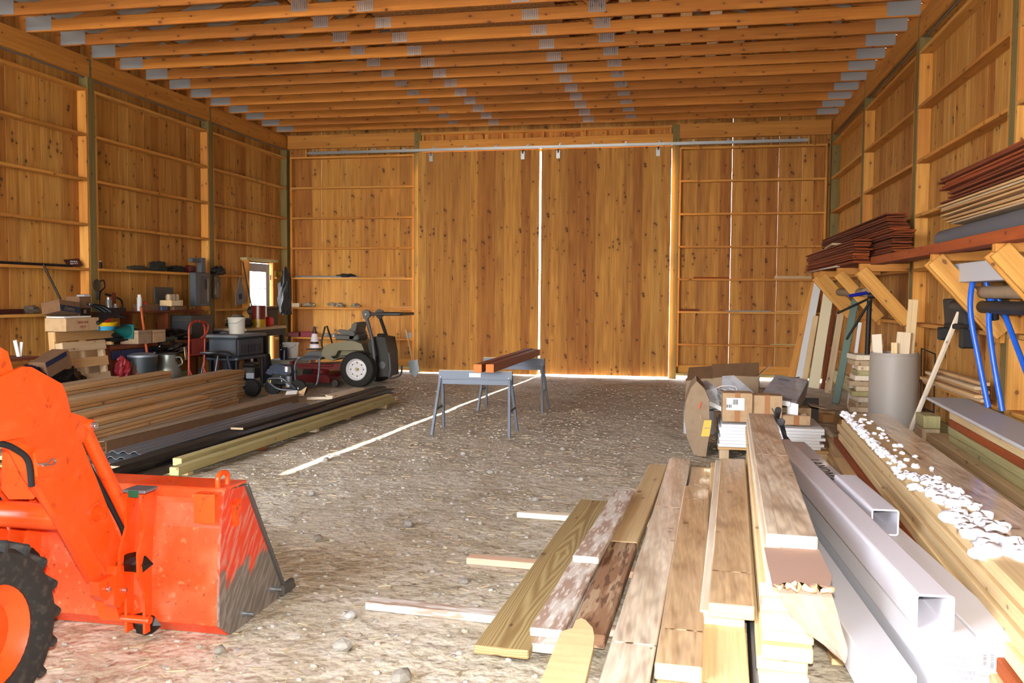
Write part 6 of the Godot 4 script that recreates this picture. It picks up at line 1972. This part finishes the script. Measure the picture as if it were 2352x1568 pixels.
	part("shell", lathe([[0.09, 0.0], [0.018, 0.30], [0.0, 0.305]], 20), teal, fu, Vector3.ZERO, Vector3(PI / 2 - 0.15, 0, 0))
	part("base", box(0.2, 0.2, 0.03, 0.01), teal, fu, Vector3(0, 0, -0.02), Vector3(-0.15, 0, 0))
	var sh := thing("shovel", "long orange wooden tool handle leaning against the workbench", "tool handle", Vector3.ZERO)
	part("shaft", tube([Vector3(0.60, 0.0, 5.52), Vector3(0.60, 1.34, 5.77)], 0.018, 10), flat(Color(0.62, 0.28, 0.10), 0.5), sh)
	part("ferrule", tube([Vector3(0.60, 0.0, 5.52), Vector3(0.60, 0.07, 5.533)], 0.021, 10), M.galv_dull, sh)
	var tub := thing("striped_tub", "yellow and light blue tub on top of the leaning pallet", "tub", Vector3(0.42, 1.035, 6.32))
	part("lower", lathe([[0.0, 0.0], [0.13, 0.0], [0.155, 0.055], [0.0, 0.055]], 24), flat(Color(0.20, 0.55, 0.72), 0.45), tub)
	part("upper", lathe([[0.155, 0.055], [0.18, 0.105], [0.165, 0.105], [0.14, 0.06]], 24), flat(Color(0.75, 0.62, 0.06), 0.45), tub)
	var bas := thing("cable_tray", "black tray of bundled cables and wires on top of the clutter", "tray", Vector3(0.36, 1.16, 6.25), 0.0)
	part("tray", box(0.3, 0.05, 0.62, 0.02), M.black, bas, Vector3(0, 0.06, 0), Vector3(0.28, 0, 0))
	for i in 6:
		part("cable", tube(curve([Vector3(-0.1 + i * 0.04, 0.22, 0.34), Vector3(-0.1 + i * 0.04, 0.19, 0.1), Vector3(-0.1 + i * 0.04, 0.09, -0.15), Vector3(-0.09 + i * 0.04, 0.03, -0.36)], 5), 0.011, 6), [M.galv_dull, M.black][i % 2], bas)
	part("red_label", box(0.004, 0.04, 0.12, 0.001), flat(Color(0.6, 0.04, 0.03), 0.5), bas, Vector3(0.16, 0.0, 0.12), Vector3(0.28, 0, 0))
	lump("black_bag", "crumpled black rubbish bag under the workbench edge", "bag", Vector3(0.58, 0.72, 5.05), Vector3(0.12, 0.11, 0.42), M.black_gloss, 41)
	lump("tool_heap", "dark heap of hand tools and cords on the workbench", "tools", Vector3(0.30, 0.93, 5.75), Vector3(0.2, 0.12, 0.35), M.black, 42)
	lump("dark_bundle", "dark bundle of hoses on the far half of the workbench", "hoses", Vector3(0.36, 0.90, 4.65), Vector3(0.2, 0.09, 0.3), M.black_gloss, 43)
	lump("red_bag", "red plastic bag on the floor beside the leaning pallet", "bag", Vector3(0.62, 0.46, 6.22), Vector3(0.10, 0.20, 0.12), flat(Color(0.50, 0.08, 0.12), 0.5), 44)
	lump("brown_bag", "brown and white paper bag beside the red plastic bag", "bag", Vector3(0.62, 0.44, 5.98), Vector3(0.10, 0.19, 0.14), flat(Color(0.40, 0.24, 0.19), 0.7), 45)
	# galvanised pot and milk can
	var pot := thing("steel_pot", "large grey steel pot with lid behind the lumber", "pot", Vector3(0.66, 0.36, 5.86))
	part("body", lathe([[0.0, 0.0], [0.18, 0.0], [0.20, 0.30], [0.0, 0.30]], 28), flat(Color(0.20, 0.23, 0.25), 0.4, 0.4), pot)
	part("lid", lathe([[0.21, 0.30], [0.21, 0.325], [0.14, 0.345], [0.03, 0.355], [0.0, 0.36]], 28), M.galv_dull, pot)
	part("stand", box(0.3, 0.36, 0.3, 0.01), dark_wood, pot, Vector3(0, -0.18, 0))
	var mc := thing("milk_can", "dull aluminium milk can behind the rear left lumber stack", "milk can", Vector3(0.76, 0.30, 5.4))
	var al := flat(Color(0.46, 0.47, 0.44), 0.4, 0.6)
	part("body", lathe([[0.0, 0.0], [0.18, 0.0], [0.185, 0.14], [0.16, 0.21], [0.125, 0.26], [0.125, 0.36], [0.16, 0.38], [0.0, 0.38]], 28), al, mc)
	part("handle", tube(curve([Vector3(0.16, 0.2, 0), Vector3(0.23, 0.24, 0), Vector3(0.2, 0.32, 0), Vector3(0.13, 0.32, 0)], 4), 0.012, 8), al, mc)
	part("stand", box(0.3, 0.30, 0.3, 0.01), dark_wood, mc, Vector3(0, -0.15, 0))
	solo("white_tag", box(0.006, 0.19, 0.12, 0.002), M.cream, "pale curled tag hanging beside the milk can", "tag", Vector3(0.92, 0.665, 5.20), Vector3(0, 0.3, 0.1))
	# leaning pallets
	for i in 2:
		var p := thing("leaning_pallet", ["tan wooden pallet frame leaning on the workbench end", "dark weathered pallet leaning in front of the tan one"][i], "pallet", Vector3([0.30, 0.62][i], 0.0, [6.55, 6.95][i]), PI / 2)
		p.rotation.x = 0
		var hh: float = [1.04, 0.92][i]
		var ww: float = [1.15, 0.8][i]
		var lean: float = [-0.06, -0.16][i]
		for k in 3:
			var o := part("stringer", box(0.05, hh, 0.085, 0.004), [M.dusty[1], M.dusty[0]][i], p, Vector3((k - 1) * (ww * 0.5 - 0.03), hh * 0.5, 0), Vector3(lean, 0, 0))
		for k in 5:
			var y := hh * (0.06 + 0.22 * k)
			var o := part("slat", box(ww, 0.12, 0.02, 0.003), [M.dusty[4 + k % 3], [M.dusty[0], M.dusty[4]][k % 2]][i], p, Vector3(0, y, 0.055 + (y - hh * 0.5) * lean), Vector3(lean, 0, 0))
	# cartons on and by the pallets
	var c1 := thing("lettered_carton", "brown carton with upside down red lettering on top of the pallet", "box", Vector3(0.33, 1.045, 6.80))
	part("body", box(0.3, 0.165, 0.62, 0.005), M.card, c1, Vector3(0, 0.0825, 0))
	var rd := flat(Color(0.45, 0.06, 0.07), 0.8)
	lettering("printed_line", "RUG YARN", 0.032, rd, c1, Vector3(0.1512, 0.11, 0), Vector3(0, PI / 2, PI))
	lettering("printed_line", "GLASS", 0.032, rd, c1, Vector3(0.1512, 0.055, 0), Vector3(0, PI / 2, PI))
	var c2 := thing("blue_band_carton", "tilted carton with blue band and white shipping label", "box", Vector3(0.28, 1.25, 6.93))
	c2.rotation = Vector3(-0.12, 0, 0.2)
	part("body", box(0.26, 0.15, 0.38, 0.005), M.card_dark, c2, Vector3(0, 0.08, 0))
	part("blue_band", box(0.002, 0.08, 0.37, 0.0), flat(Color(0.06, 0.13, 0.24), 0.7), c2, Vector3(0.1315, 0.05, 0))
	lettering("printed_name", "chewy", 0.05, flat(Color(0.48, 0.40, 0.20), 0.8), c2, Vector3(0.133, 0.05, 0.02), Vector3(0, PI / 2, 0))
	var sl := part("shipping_label", box(0.2, 0.002, 0.26, 0.0), M.paper, c2, Vector3(0.02, 0.157, 0.02))
	bars("barcode", 0.10, 0.05, 8, M.print, sl, Vector3(0.0, 0.0016, -0.05), Vector3(-PI / 2, 0, 0))
	var c3 := thing("small_brown_carton", "upright brown carton with a picture beside the blue band carton", "box", Vector3(0.25, 1.22, 6.58))
	part("body", box(0.2, 0.26, 0.22, 0.005), M.card_dark, c3, Vector3(0, 0.13, 0))
	part("picture", box(0.002, 0.10, 0.19, 0.0), M.black, c3, Vector3(0.101, 0.06, 0))
	part("picture_mark", box(0.002, 0.05, 0.05, 0.0), flat(Color(0.55, 0.38, 0.26), 0.7), c3, Vector3(0.1025, 0.065, 0.01))
	solo("white_binder", box(0.12, 0.17, 0.12, 0.008), flat(Color(0.66, 0.66, 0.70), 0.7), "white ring binder standing right of the upright brown carton", "binder", Vector3(0.18, 1.42, 6.39), Vector3(0.08, 0, 0))
	solo("white_tray", box(0.26, 0.02, 0.5, 0.006), M.white, "flat white tray between the cartons", "tray", Vector3(0.32, 1.222, 6.85))
	var c4 := thing("tipped_carton", "tipped brown carton with a dark blue stripe leaning on the pallet", "box", Vector3(0.66, 0.60, 7.58))
	c4.rotation = Vector3(0.32, 0.0, 0)
	part("body", box(0.22, 0.20, 0.42, 0.005), M.card_dark, c4, Vector3(0, 0.1, 0))
	part("blue_stripe", box(0.002, 0.06, 0.36, 0.0), flat(Color(0.05, 0.09, 0.22), 0.7), c4, Vector3(0.111, 0.165, 0.02))
	part("support", box(0.2, 0.5, 0.3, 0.01), M.black, c4, Vector3(-0.05, -0.25, 0))
	var lt := thing("low_table", "low black table left of the pallets with a paper cup on it", "table", Vector3(0.32, 0.0, 7.95))
	part("top", box(0.5, 0.03, 0.7, 0.004), dark_wood, lt, Vector3(0, 0.765, 0))
	for q in [[-0.2, -0.3], [0.2, -0.3], [-0.2, 0.3], [0.2, 0.3]]:
		part("leg", box(0.04, 0.75, 0.04, 0.004), M.black, lt, Vector3(q[0], 0.375, q[1]))
	var pr := thing("paper_rolls", "rolled white papers standing on the low black table", "paper", Vector3(0.34, 0.78, 7.74))
	part("roll", tube([Vector3(0, 0.0, 0), Vector3(0, 0.19, 0.05)], 0.022, 10), M.paper, pr)
	part("roll", tube([Vector3(0, 0.0, -0.02), Vector3(0, 0.165, -0.05)], 0.02, 10), M.paper, pr)
	lump("blue_tarp", "crumpled dark blue tarpaulin below the tipped carton", "tarpaulin", Vector3(0.66, 0.42, 7.95), Vector3(0.16, 0.26, 0.35), flat(Color(0.04, 0.06, 0.22), 0.5), 46)
	lump("black_sack", "black sack with clear film beside the tarpaulin", "sack", Vector3(0.72, 0.40, 7.35), Vector3(0.12, 0.20, 0.22), M.black_gloss, 47)
	# hand truck
	var h := thing("hand_truck", "orange red hand truck with a looped hose, behind the lumber", "hand truck", Vector3.ZERO)
	var hr := flat(Color(0.56, 0.16, 0.08), 0.45)
	part("side_rail", tube([Vector3(1.0, 0.02, 5.27), Vector3(1.0, 0.95, 5.24)], 0.018, 8), hr, h)
	part("side_rail", tube([Vector3(1.0, 0.02, 4.88), Vector3(1.0, 0.95, 4.82)], 0.018, 8), hr, h)
	part("top_loop", tube(curve([Vector3(1.0, 0.95, 5.24), Vector3(1.0, 1.06, 5.22), Vector3(1.0, 1.115, 5.13), Vector3(1.0, 1.12, 4.95), Vector3(1.0, 1.07, 4.85), Vector3(1.0, 0.95, 4.82)], 5), 0.018, 8), hr, h)
	part("cross_bar", tube([Vector3(1.0, 0.86, 5.23), Vector3(1.0, 0.87, 4.83)], 0.012, 8), hr, h)
	part("panel", box(0.008, 0.21, 0.33, 0.002), flat(Color(0.46, 0.03, 0.03), 0.4), h, Vector3(1.0, 0.75, 5.02))
	part("cross_bar", tube([Vector3(1.0, 0.64, 5.24), Vector3(1.0, 0.64, 4.84)], 0.012, 8), hr, h)
	part("hose_loop", tube(curve([Vector3(1.02, 0.88, 4.95), Vector3(1.02, 0.95, 4.80), Vector3(1.02, 1.06, 4.76), Vector3(1.02, 1.11, 4.86), Vector3(1.02, 1.12, 5.0)], 5), 0.012, 8), flat(Color(0.60, 0.18, 0.05), 0.5), h)
	part("wheel_brace", tube([Vector3(1.0, 0.45, 5.26), Vector3(1.12, 0.14, 5.2)], 0.014, 8), hr, h)
	part("wheel_brace", tube([Vector3(1.0, 0.45, 4.88), Vector3(1.12, 0.14, 4.82)], 0.014, 8), hr, h)
	part("axle", tube([Vector3(1.12, 0.14, 5.25), Vector3(1.12, 0.14, 4.75)], 0.014, 8), M.galv_dull, h)
	for z in [5.25, 4.76]:
		part("wheel", lathe([[0.0, -0.025], [0.10, -0.03], [0.13, 0.0], [0.10, 0.03], [0.0, 0.025]], 20), M.rubber, h, Vector3(1.12, 0.13, z), Vector3(PI / 2, 0, 0))
	part("toe_plate", box(0.2, 0.008, 0.4, 0.002), hr, h, Vector3(0.93, 0.012, 5.07))
	# grey utility cart with the white pail
	var u := thing("utility_cart", "grey plastic utility cart with slotted side under a white pail", "cart", Vector3(0.95, 0.0, 3.8))
	var cg := flat(Color(0.24, 0.27, 0.32), 0.5)
	part("tray_rim", box(0.56, 0.045, 0.96, 0.012), flat(Color(0.40, 0.42, 0.45), 0.5), u, Vector3(0, 0.87, 0))
	part("bin", box(0.5, 0.32, 0.88, 0.04), cg, u, Vector3(0, 0.69, 0))
	for i in 7:
		part("slot", box(0.006, 0.13, 0.03, 0.002), M.black, u, Vector3(0.252, 0.66, -0.3 + i * 0.1))
	part("lower_rail", box(0.54, 0.05, 0.92, 0.01), cg, u, Vector3(0, 0.52, 0))
	for q in [[-0.22, -0.42], [0.22, -0.42], [-0.22, 0.42], [0.22, 0.42]]:
		part("leg", tube([Vector3(q[0], 0.0, q[1]), Vector3(q[0], 0.86, q[1])], 0.02, 8), M.black, u)
	pail("white plastic pail standing on the grey utility cart", Vector3(0.97, 0.893, 3.83), 0.135, 0.26)
	# wheelbarrow-like chair frame in front
	var wv := thing("tubular_frame", "grey tubular stool frame with dark seat in front of the utility cart", "stool", Vector3(1.05, 0.0, 4.62))
	part("seat", box(0.3, 0.04, 0.52, 0.02), M.black, wv, Vector3(-0.05, 0.60, 0.0), Vector3(-0.18, 0, 0))
	part("seat_tube", tube(curve([Vector3(0.12, 0.66, 0.3), Vector3(0.13, 0.67, 0.1), Vector3(0.12, 0.63, -0.2), Vector3(0.10, 0.52, -0.4), Vector3(-0.1, 0.52, -0.4), Vector3(-0.14, 0.6, 0.0), Vector3(-0.12, 0.66, 0.3)], 5, true), 0.018, 8, true), tubegrey(), wv)
	for q in [[0.1, 0.2], [-0.12, 0.2], [0.1, -0.3], [-0.12, -0.3]]:
		part("leg", tube([Vector3(q[0], 0.60, q[1] * 0.5), Vector3(q[0], 0.3, q[1]), Vector3(q[0], 0.0, q[1])], 0.016, 8), tubegrey(), wv)
	# second bench by the door and what stands on it
	var b2 := thing("side_bench", "worn bench with a plank top by the entry door", "bench", Vector3.ZERO)
	part("top", box(0.6, 0.045, 1.5, 0.005), M.dusty[3], b2, Vector3(0.42, 0.92, 2.3))
	part("apron", box(0.04, 0.12, 1.4, 0.005), M.black, b2, Vector3(0.70, 0.84, 2.3))
	for q in [[0.16, 1.65], [0.68, 1.65], [0.16, 2.95], [0.68, 2.95], [0.68, 2.3]]:
		part("leg", box(0.08, 0.9, 0.08, 0.005), M.black, b2, Vector3(q[0], 0.45, q[1]))
	var tc := thing("oil_can", "tall red, white and yellow can on the side bench", "can", Vector3(0.62, 0.943, 2.42))
	part("lower_band", lathe([[0.0, 0.0], [0.12, 0.0], [0.12, 0.14], [0.0, 0.14]], 22), flat(Color(0.62, 0.48, 0.04), 0.35), tc)
	part("upper_band", lathe([[0.12, 0.14], [0.12, 0.37], [0.105, 0.38], [0.0, 0.38]], 22), flat(Color(0.34, 0.10, 0.08), 0.3), tc)
	part("white_panel", box(0.004, 0.18, 0.10, 0.001), M.white, tc, Vector3(0.12, 0.27, -0.04), Vector3(0, 0.2, 0))
	var tb := thing("black_tool_box", "black tool box at the back of the side bench", "tool box", Vector3(0.36, 0.943, 1.72))
	part("body", box(0.36, 0.3, 0.44, 0.015), M.black, tb, Vector3(0, 0.16, 0))
	part("lid", box(0.38, 0.05, 0.46, 0.015), M.black_gloss, tb, Vector3(0, 0.335, 0))
	var rf := thing("red_fuel_can", "bright red fuel can beside the tall oil can", "fuel can", Vector3(0.62, 0.943, 2.08))
	part("body", box(0.16, 0.16, 0.2, 0.03), flat(Color(0.75, 0.06, 0.04), 0.4), rf, Vector3(0, 0.09, 0))
	part("spout", tube([Vector3(0, 0.16, 0.05), Vector3(0.04, 0.22, 0.11)], 0.02, 8), flat(Color(0.75, 0.06, 0.04), 0.4), rf)
	lump("bench_heap", "heap of dark tools and clear bags on the side bench", "tools", Vector3(0.45, 1.02, 2.80), Vector3(0.2, 0.11, 0.24), flat(Color(0.12, 0.11, 0.10), 0.5), 51)
	lump("clear_bag", "crumpled clear plastic bag on the side bench", "bag", Vector3(0.32, 1.06, 2.62), Vector3(0.12, 0.10, 0.12), flat(Color(0.46, 0.44, 0.42), 0.35), 52)
	var dp := thing("drill_press", "black bench machine standing beside the tall oil can", "drill", Vector3(0.42, 0.943, 2.32))
	part("column", tube([Vector3(0, 0, 0), Vector3(0, 0.30, 0)], 0.03, 10), M.black, dp)
	part("head", box(0.16, 0.12, 0.18, 0.03), M.black, dp, Vector3(0.04, 0.28, 0))
	# below and around
	solo("blue_drum", lathe([[0.0, 0.0], [0.22, 0.0], [0.23, 0.3], [0.22, 0.9], [0.0, 0.9]], 28), flat(Color(0.05, 0.11, 0.20), 0.5), "dark blue drum between workbench and utility cart", "drum", Vector3(0.38, 0.0, 3.16))
	for i in 2:
		solo("blue_board", box(0.02, 0.48, 0.36, 0.004), flat(Color(0.03, 0.05, 0.14), 0.4), ["dark blue panel leaning on the side bench, nearer one", "dark blue panel leaning on the side bench, farther one"][i], "panel", Vector3(0.86 - i * 0.05, 0.235, 2.75 - i * 0.30), Vector3(0.0, 0.1, 0.2))
	pail("white plastic pail standing on the floor crate behind the mower", Vector3(0.95, 0.37, 1.86), 0.14, 0.28)
	solo("floor_crate", box(0.5, 0.36, 0.7, 0.01), flat(Color(0.46, 0.45, 0.40), 0.7), "pale crate under the white pail behind the mower", "crate", Vector3(0.95, 0.18, 1.95))
	var bc := can("blue_can", "dark blue can with a red mark left of the floor pail", Vector3(0.98, 0.36, 2.17), 0.075, 0.22, flat(Color(0.05, 0.06, 0.16), 0.3), M.black)
	part("mark", box(0.003, 0.05, 0.04, 0.0), flat(Color(0.5, 0.1, 0.1), 0.5), bc, Vector3(0.076, 0.09, 0.0))
	# coat, hat and bags on the wall
	var ct := lump("dark_coat", "dark coat hanging in the far left corner beside the door", "coat", Vector3(0.16, 1.42, 0.42), Vector3(0.12, 0.55, 0.17), M.black, 53)
	solo("yellow_level", box(0.05, 0.11, 0.42, 0.01), flat(Color(0.55, 0.44, 0.05), 0.5), "yellow level on the girt in the far left corner", "level", Vector3(-0.05, 1.925, 0.26))
	lump("black_hat", "black cap hanging on the left wall between panel and door", "cap", Vector3(0.06, 1.90, 2.78), Vector3(0.10, 0.09, 0.16), M.black, 54)
	var fl := thing("hanging_banner", "pale printed banner hanging on the left wall next to the door", "banner", Vector3(0.02, 1.4, 1.97))
	part("cloth", slab([Vector2(0.0, 0.42), Vector2(0.03, 0.42), Vector2(0.20, 0.05), Vector2(0.17, -0.05), Vector2(-0.16, -0.08), Vector2(-0.14, 0.12)], 0.012), flat(Color(0.42, 0.41, 0.40), 0.8), fl, Vector3.ZERO, Vector3(0, PI / 2, 0))
	part("emblem", slab([Vector2(-0.06, 0.12), Vector2(0.05, 0.13), Vector2(0.06, 0.03), Vector2(-0.05, 0.02)], 0.004), flat(Color(0.10, 0.12, 0.20), 0.8), fl, Vector3(0.008, 0, 0), Vector3(0, PI / 2, 0))
	var br := thing("broom", "long broom leaning beside the entry door", "broom", Vector3.ZERO)
	part("shaft", tube([Vector3(0.03, 2.12, 1.88), Vector3(0.30, 0.12, 1.62)], 0.013, 8), M.black, br)
	part("brush", box(0.06, 0.12, 0.3, 0.01), dark_wood, br, Vector3(0.31, 0.06, 1.60))
	lump("film_roll", "clear plastic sheeting hanging below the black cap", "plastic sheet", Vector3(0.05, 1.58, 2.82), Vector3(0.05, 0.26, 0.10), flat(Color(0.34, 0.28, 0.22), 0.4), 55)
	# leaning rod and lamp on the left wall
	solo("leaning_rod", tube([Vector3(0.03, 1.88, 6.93), Vector3(0.22, 1.22, 6.72)], 0.014, 8), flat(Color(0.10, 0.08, 0.06), 0.6), "dark thin rod hanging down from the girt above the cartons", "rod")
	var la := thing("clamp_lamp", "old clamp lamp and cord hung on the left wall post", "lamp", Vector3(0.04, 1.58, 5.95))
	part("reflector", lathe([[0.03, 0.0], [0.08, 0.05], [0.085, 0.06], [0.0, 0.03]], 20), flat(Color(0.28, 0.25, 0.19), 0.35, 0.4), la, Vector3(0, 0.05, 0.06), Vector3(0, 0, -PI / 2))
	part("cord", tube(curve([Vector3(0.02, 0.1, -0.05), Vector3(0.03, 0.12, -0.12), Vector3(0.02, 0.03, -0.16), Vector3(0.02, -0.02, -0.09), Vector3(0.02, -0.1, -0.05), Vector3(0.02, -0.3, -0.05)], 5), 0.01, 6), M.black, la)
	part("clamp", box(0.04, 0.14, 0.05, 0.01), M.black, la, Vector3(0.02, -0.08, -0.02))

# ---------------------------------------------------------------- small things lying on the girts
func build_shelf_things() -> void:
	var sg := thing("red_sign", "dark red sign with white lettering lying on the left wall girt", "sign", Vector3(-0.06, 1.868, 6.26))
	part("plate", box(0.004, 0.11, 0.3, 0.001), flat(Color(0.22, 0.05, 0.05), 0.6), sg, Vector3(0, 0.06, 0), Vector3(0.1, 0, 0.5))
	for i in 2:
		bars("printed_line", 0.15, 0.018, 7, M.white, sg, Vector3(0.012, 0.075 - i * 0.03, 0.0), Vector3(0, PI / 2, 0), i + 2)
	solo("girt_pole", tube([Vector3(-0.05, 1.885, 8.6), Vector3(-0.05, 1.885, 6.3)], 0.016, 8), M.black, "dark pole lying on the left wall girt behind the red sign", "pole")
	can("small_bottle", "small dark bottle with white cap on the left wall girt", Vector3(-0.06, 1.866, 5.72), 0.03, 0.11, flat(Color(0.05, 0.08, 0.10), 0.4), M.white, "bottle")
	lump("green_net", "grey green netting bundled on the left wall girt", "netting", Vector3(-0.06, 1.925, 4.35), Vector3(0.06, 0.09, 0.22), flat(Color(0.10, 0.12, 0.09), 0.9), 61)
	lump("dark_cable_coil", "dark cable coils on the left wall girt near the fuse panel", "cable", Vector3(-0.06, 1.91, 3.85), Vector3(0.06, 0.06, 0.26), M.black, 62)
	lump("pale_net", "pale plastic bundle on the left wall girt left of the netting", "plastic bundle", Vector3(-0.07, 1.895, 4.85), Vector3(0.05, 0.04, 0.26), flat(Color(0.24, 0.22, 0.17), 0.8), 63)
	solo("red_jerry_can", box(0.1, 0.12, 0.2, 0.02), flat(Color(0.30, 0.02, 0.03), 0.4), "dark red canister on the left wall girt beside the conduit", "canister", Vector3(-0.06, 1.93, 3.45))
	solo("red_bar", box(0.08, 0.06, 0.9, 0.01), flat(Color(0.20, 0.03, 0.03), 0.5), "dark red bar lying on the lower left wall girt", "bar", Vector3(-0.07, 1.293, 7.65))
	lump("clear_sack", "clear crumpled sack on the lower left wall girt", "sack", Vector3(-0.05, 1.305, 7.05), Vector3(0.06, 0.06, 0.13), flat(Color(0.36, 0.32, 0.28), 0.4), 64)
	# back wall, left panel
	var w := [
		["metal_rods", 0.3, 1.55, 1.87, 0.014, M.galv, "long thin metal rod lying on the back wall girt above the mower", "rod"],
		["metal_rods", 0.15, 1.2, 1.885, 0.012, M.galv_dull, "second thin metal rod lying on the back wall girt above the mower", "rod"]]
	for q in w:
		solo("metal_rod", tube([Vector3(q[1], q[3], -0.03), Vector3(q[2], q[3], -0.03)], q[4], 8), q[5], q[6], q[7])
	lump("wire_coil", "dark coil of wire on the back wall girt above the mower", "wire", Vector3(1.25, 1.895, -0.06), Vector3(0.2, 0.045, 0.05), M.black, 65)
	var b := [
		["white_carton", Vector3(0.13, 1.262, -0.06), Vector3(0.24, 0.08, 0.12), M.cream, "pale flat carton on the back wall girt in the left corner", "carton"],
		["red_tool_box", Vector3(0.13, 0.657, -0.05), Vector3(0.24, 0.10, 0.13), flat(Color(0.38, 0.05, 0.06), 0.45), "small red box on the lowest back wall girt, left one", "box"],
		["red_tool_box", Vector3(0.44, 0.657, -0.05), Vector3(0.32, 0.11, 0.13), flat(Color(0.48, 0.07, 0.10), 0.45), "larger red box on the lowest back wall girt behind the cone", "box"],
		["silver_tin", Vector3(2.58, 0.657, -0.05), Vector3(0.12, 0.13, 0.10), M.galv_dull, "silver square tin on the lowest back wall girt beside the door post", "tin"]]
	for q in b:
		var t := thing(q[0], q[4], q[5], q[1])
		part("body", box(q[2].x, q[2].y, q[2].z, 0.008), q[3], t, Vector3(0, q[2].y * 0.5, 0))
		part("lid", box(q[2].x + 0.006, 0.012, q[2].z + 0.006, 0.003), q[3], t, Vector3(0, q[2].y * 0.86, 0))
	var bags := [[0.45, 1.30, 0.12, 66, "first"], [0.95, 1.315, 0.10, 67, "second"], [1.12, 1.305, 0.09, 68, "third"], [1.45, 1.30, 0.09, 69, "fourth"]]
	for q in bags:
		lump("fitting_bag", "clear bag of metal fittings on the back wall girt, %s from the left" % q[4], "bag", Vector3(q[0], q[1], -0.05), Vector3(q[2], 0.05, 0.06), flat(Color(0.52, 0.47, 0.38), 0.3, 0.3), q[3])
	for i in 3:
		lump("lower_bag", "pale bag of fittings on the lowest back wall girt, %s right of the cone" % ["first", "second", "third"][i], "bag", Vector3(0.85 + i * 0.17, 0.695, -0.05), Vector3(0.08, 0.05, 0.06), flat(Color(0.50, 0.47, 0.42), 0.4, 0.2), 70 + i)
	solo("back_lath", box(0.5, 0.03, 0.06, 0.004), M.dusty[2], "short lath on the back wall girt near the door post", "lath", Vector3(2.45, 1.28, -0.05))
	solo("back_lath", box(0.6, 0.02, 0.06, 0.004), M.dusty[5], "thin pale lath on the upper back wall girt near the door post", "lath", Vector3(2.2, 1.877, -0.05))
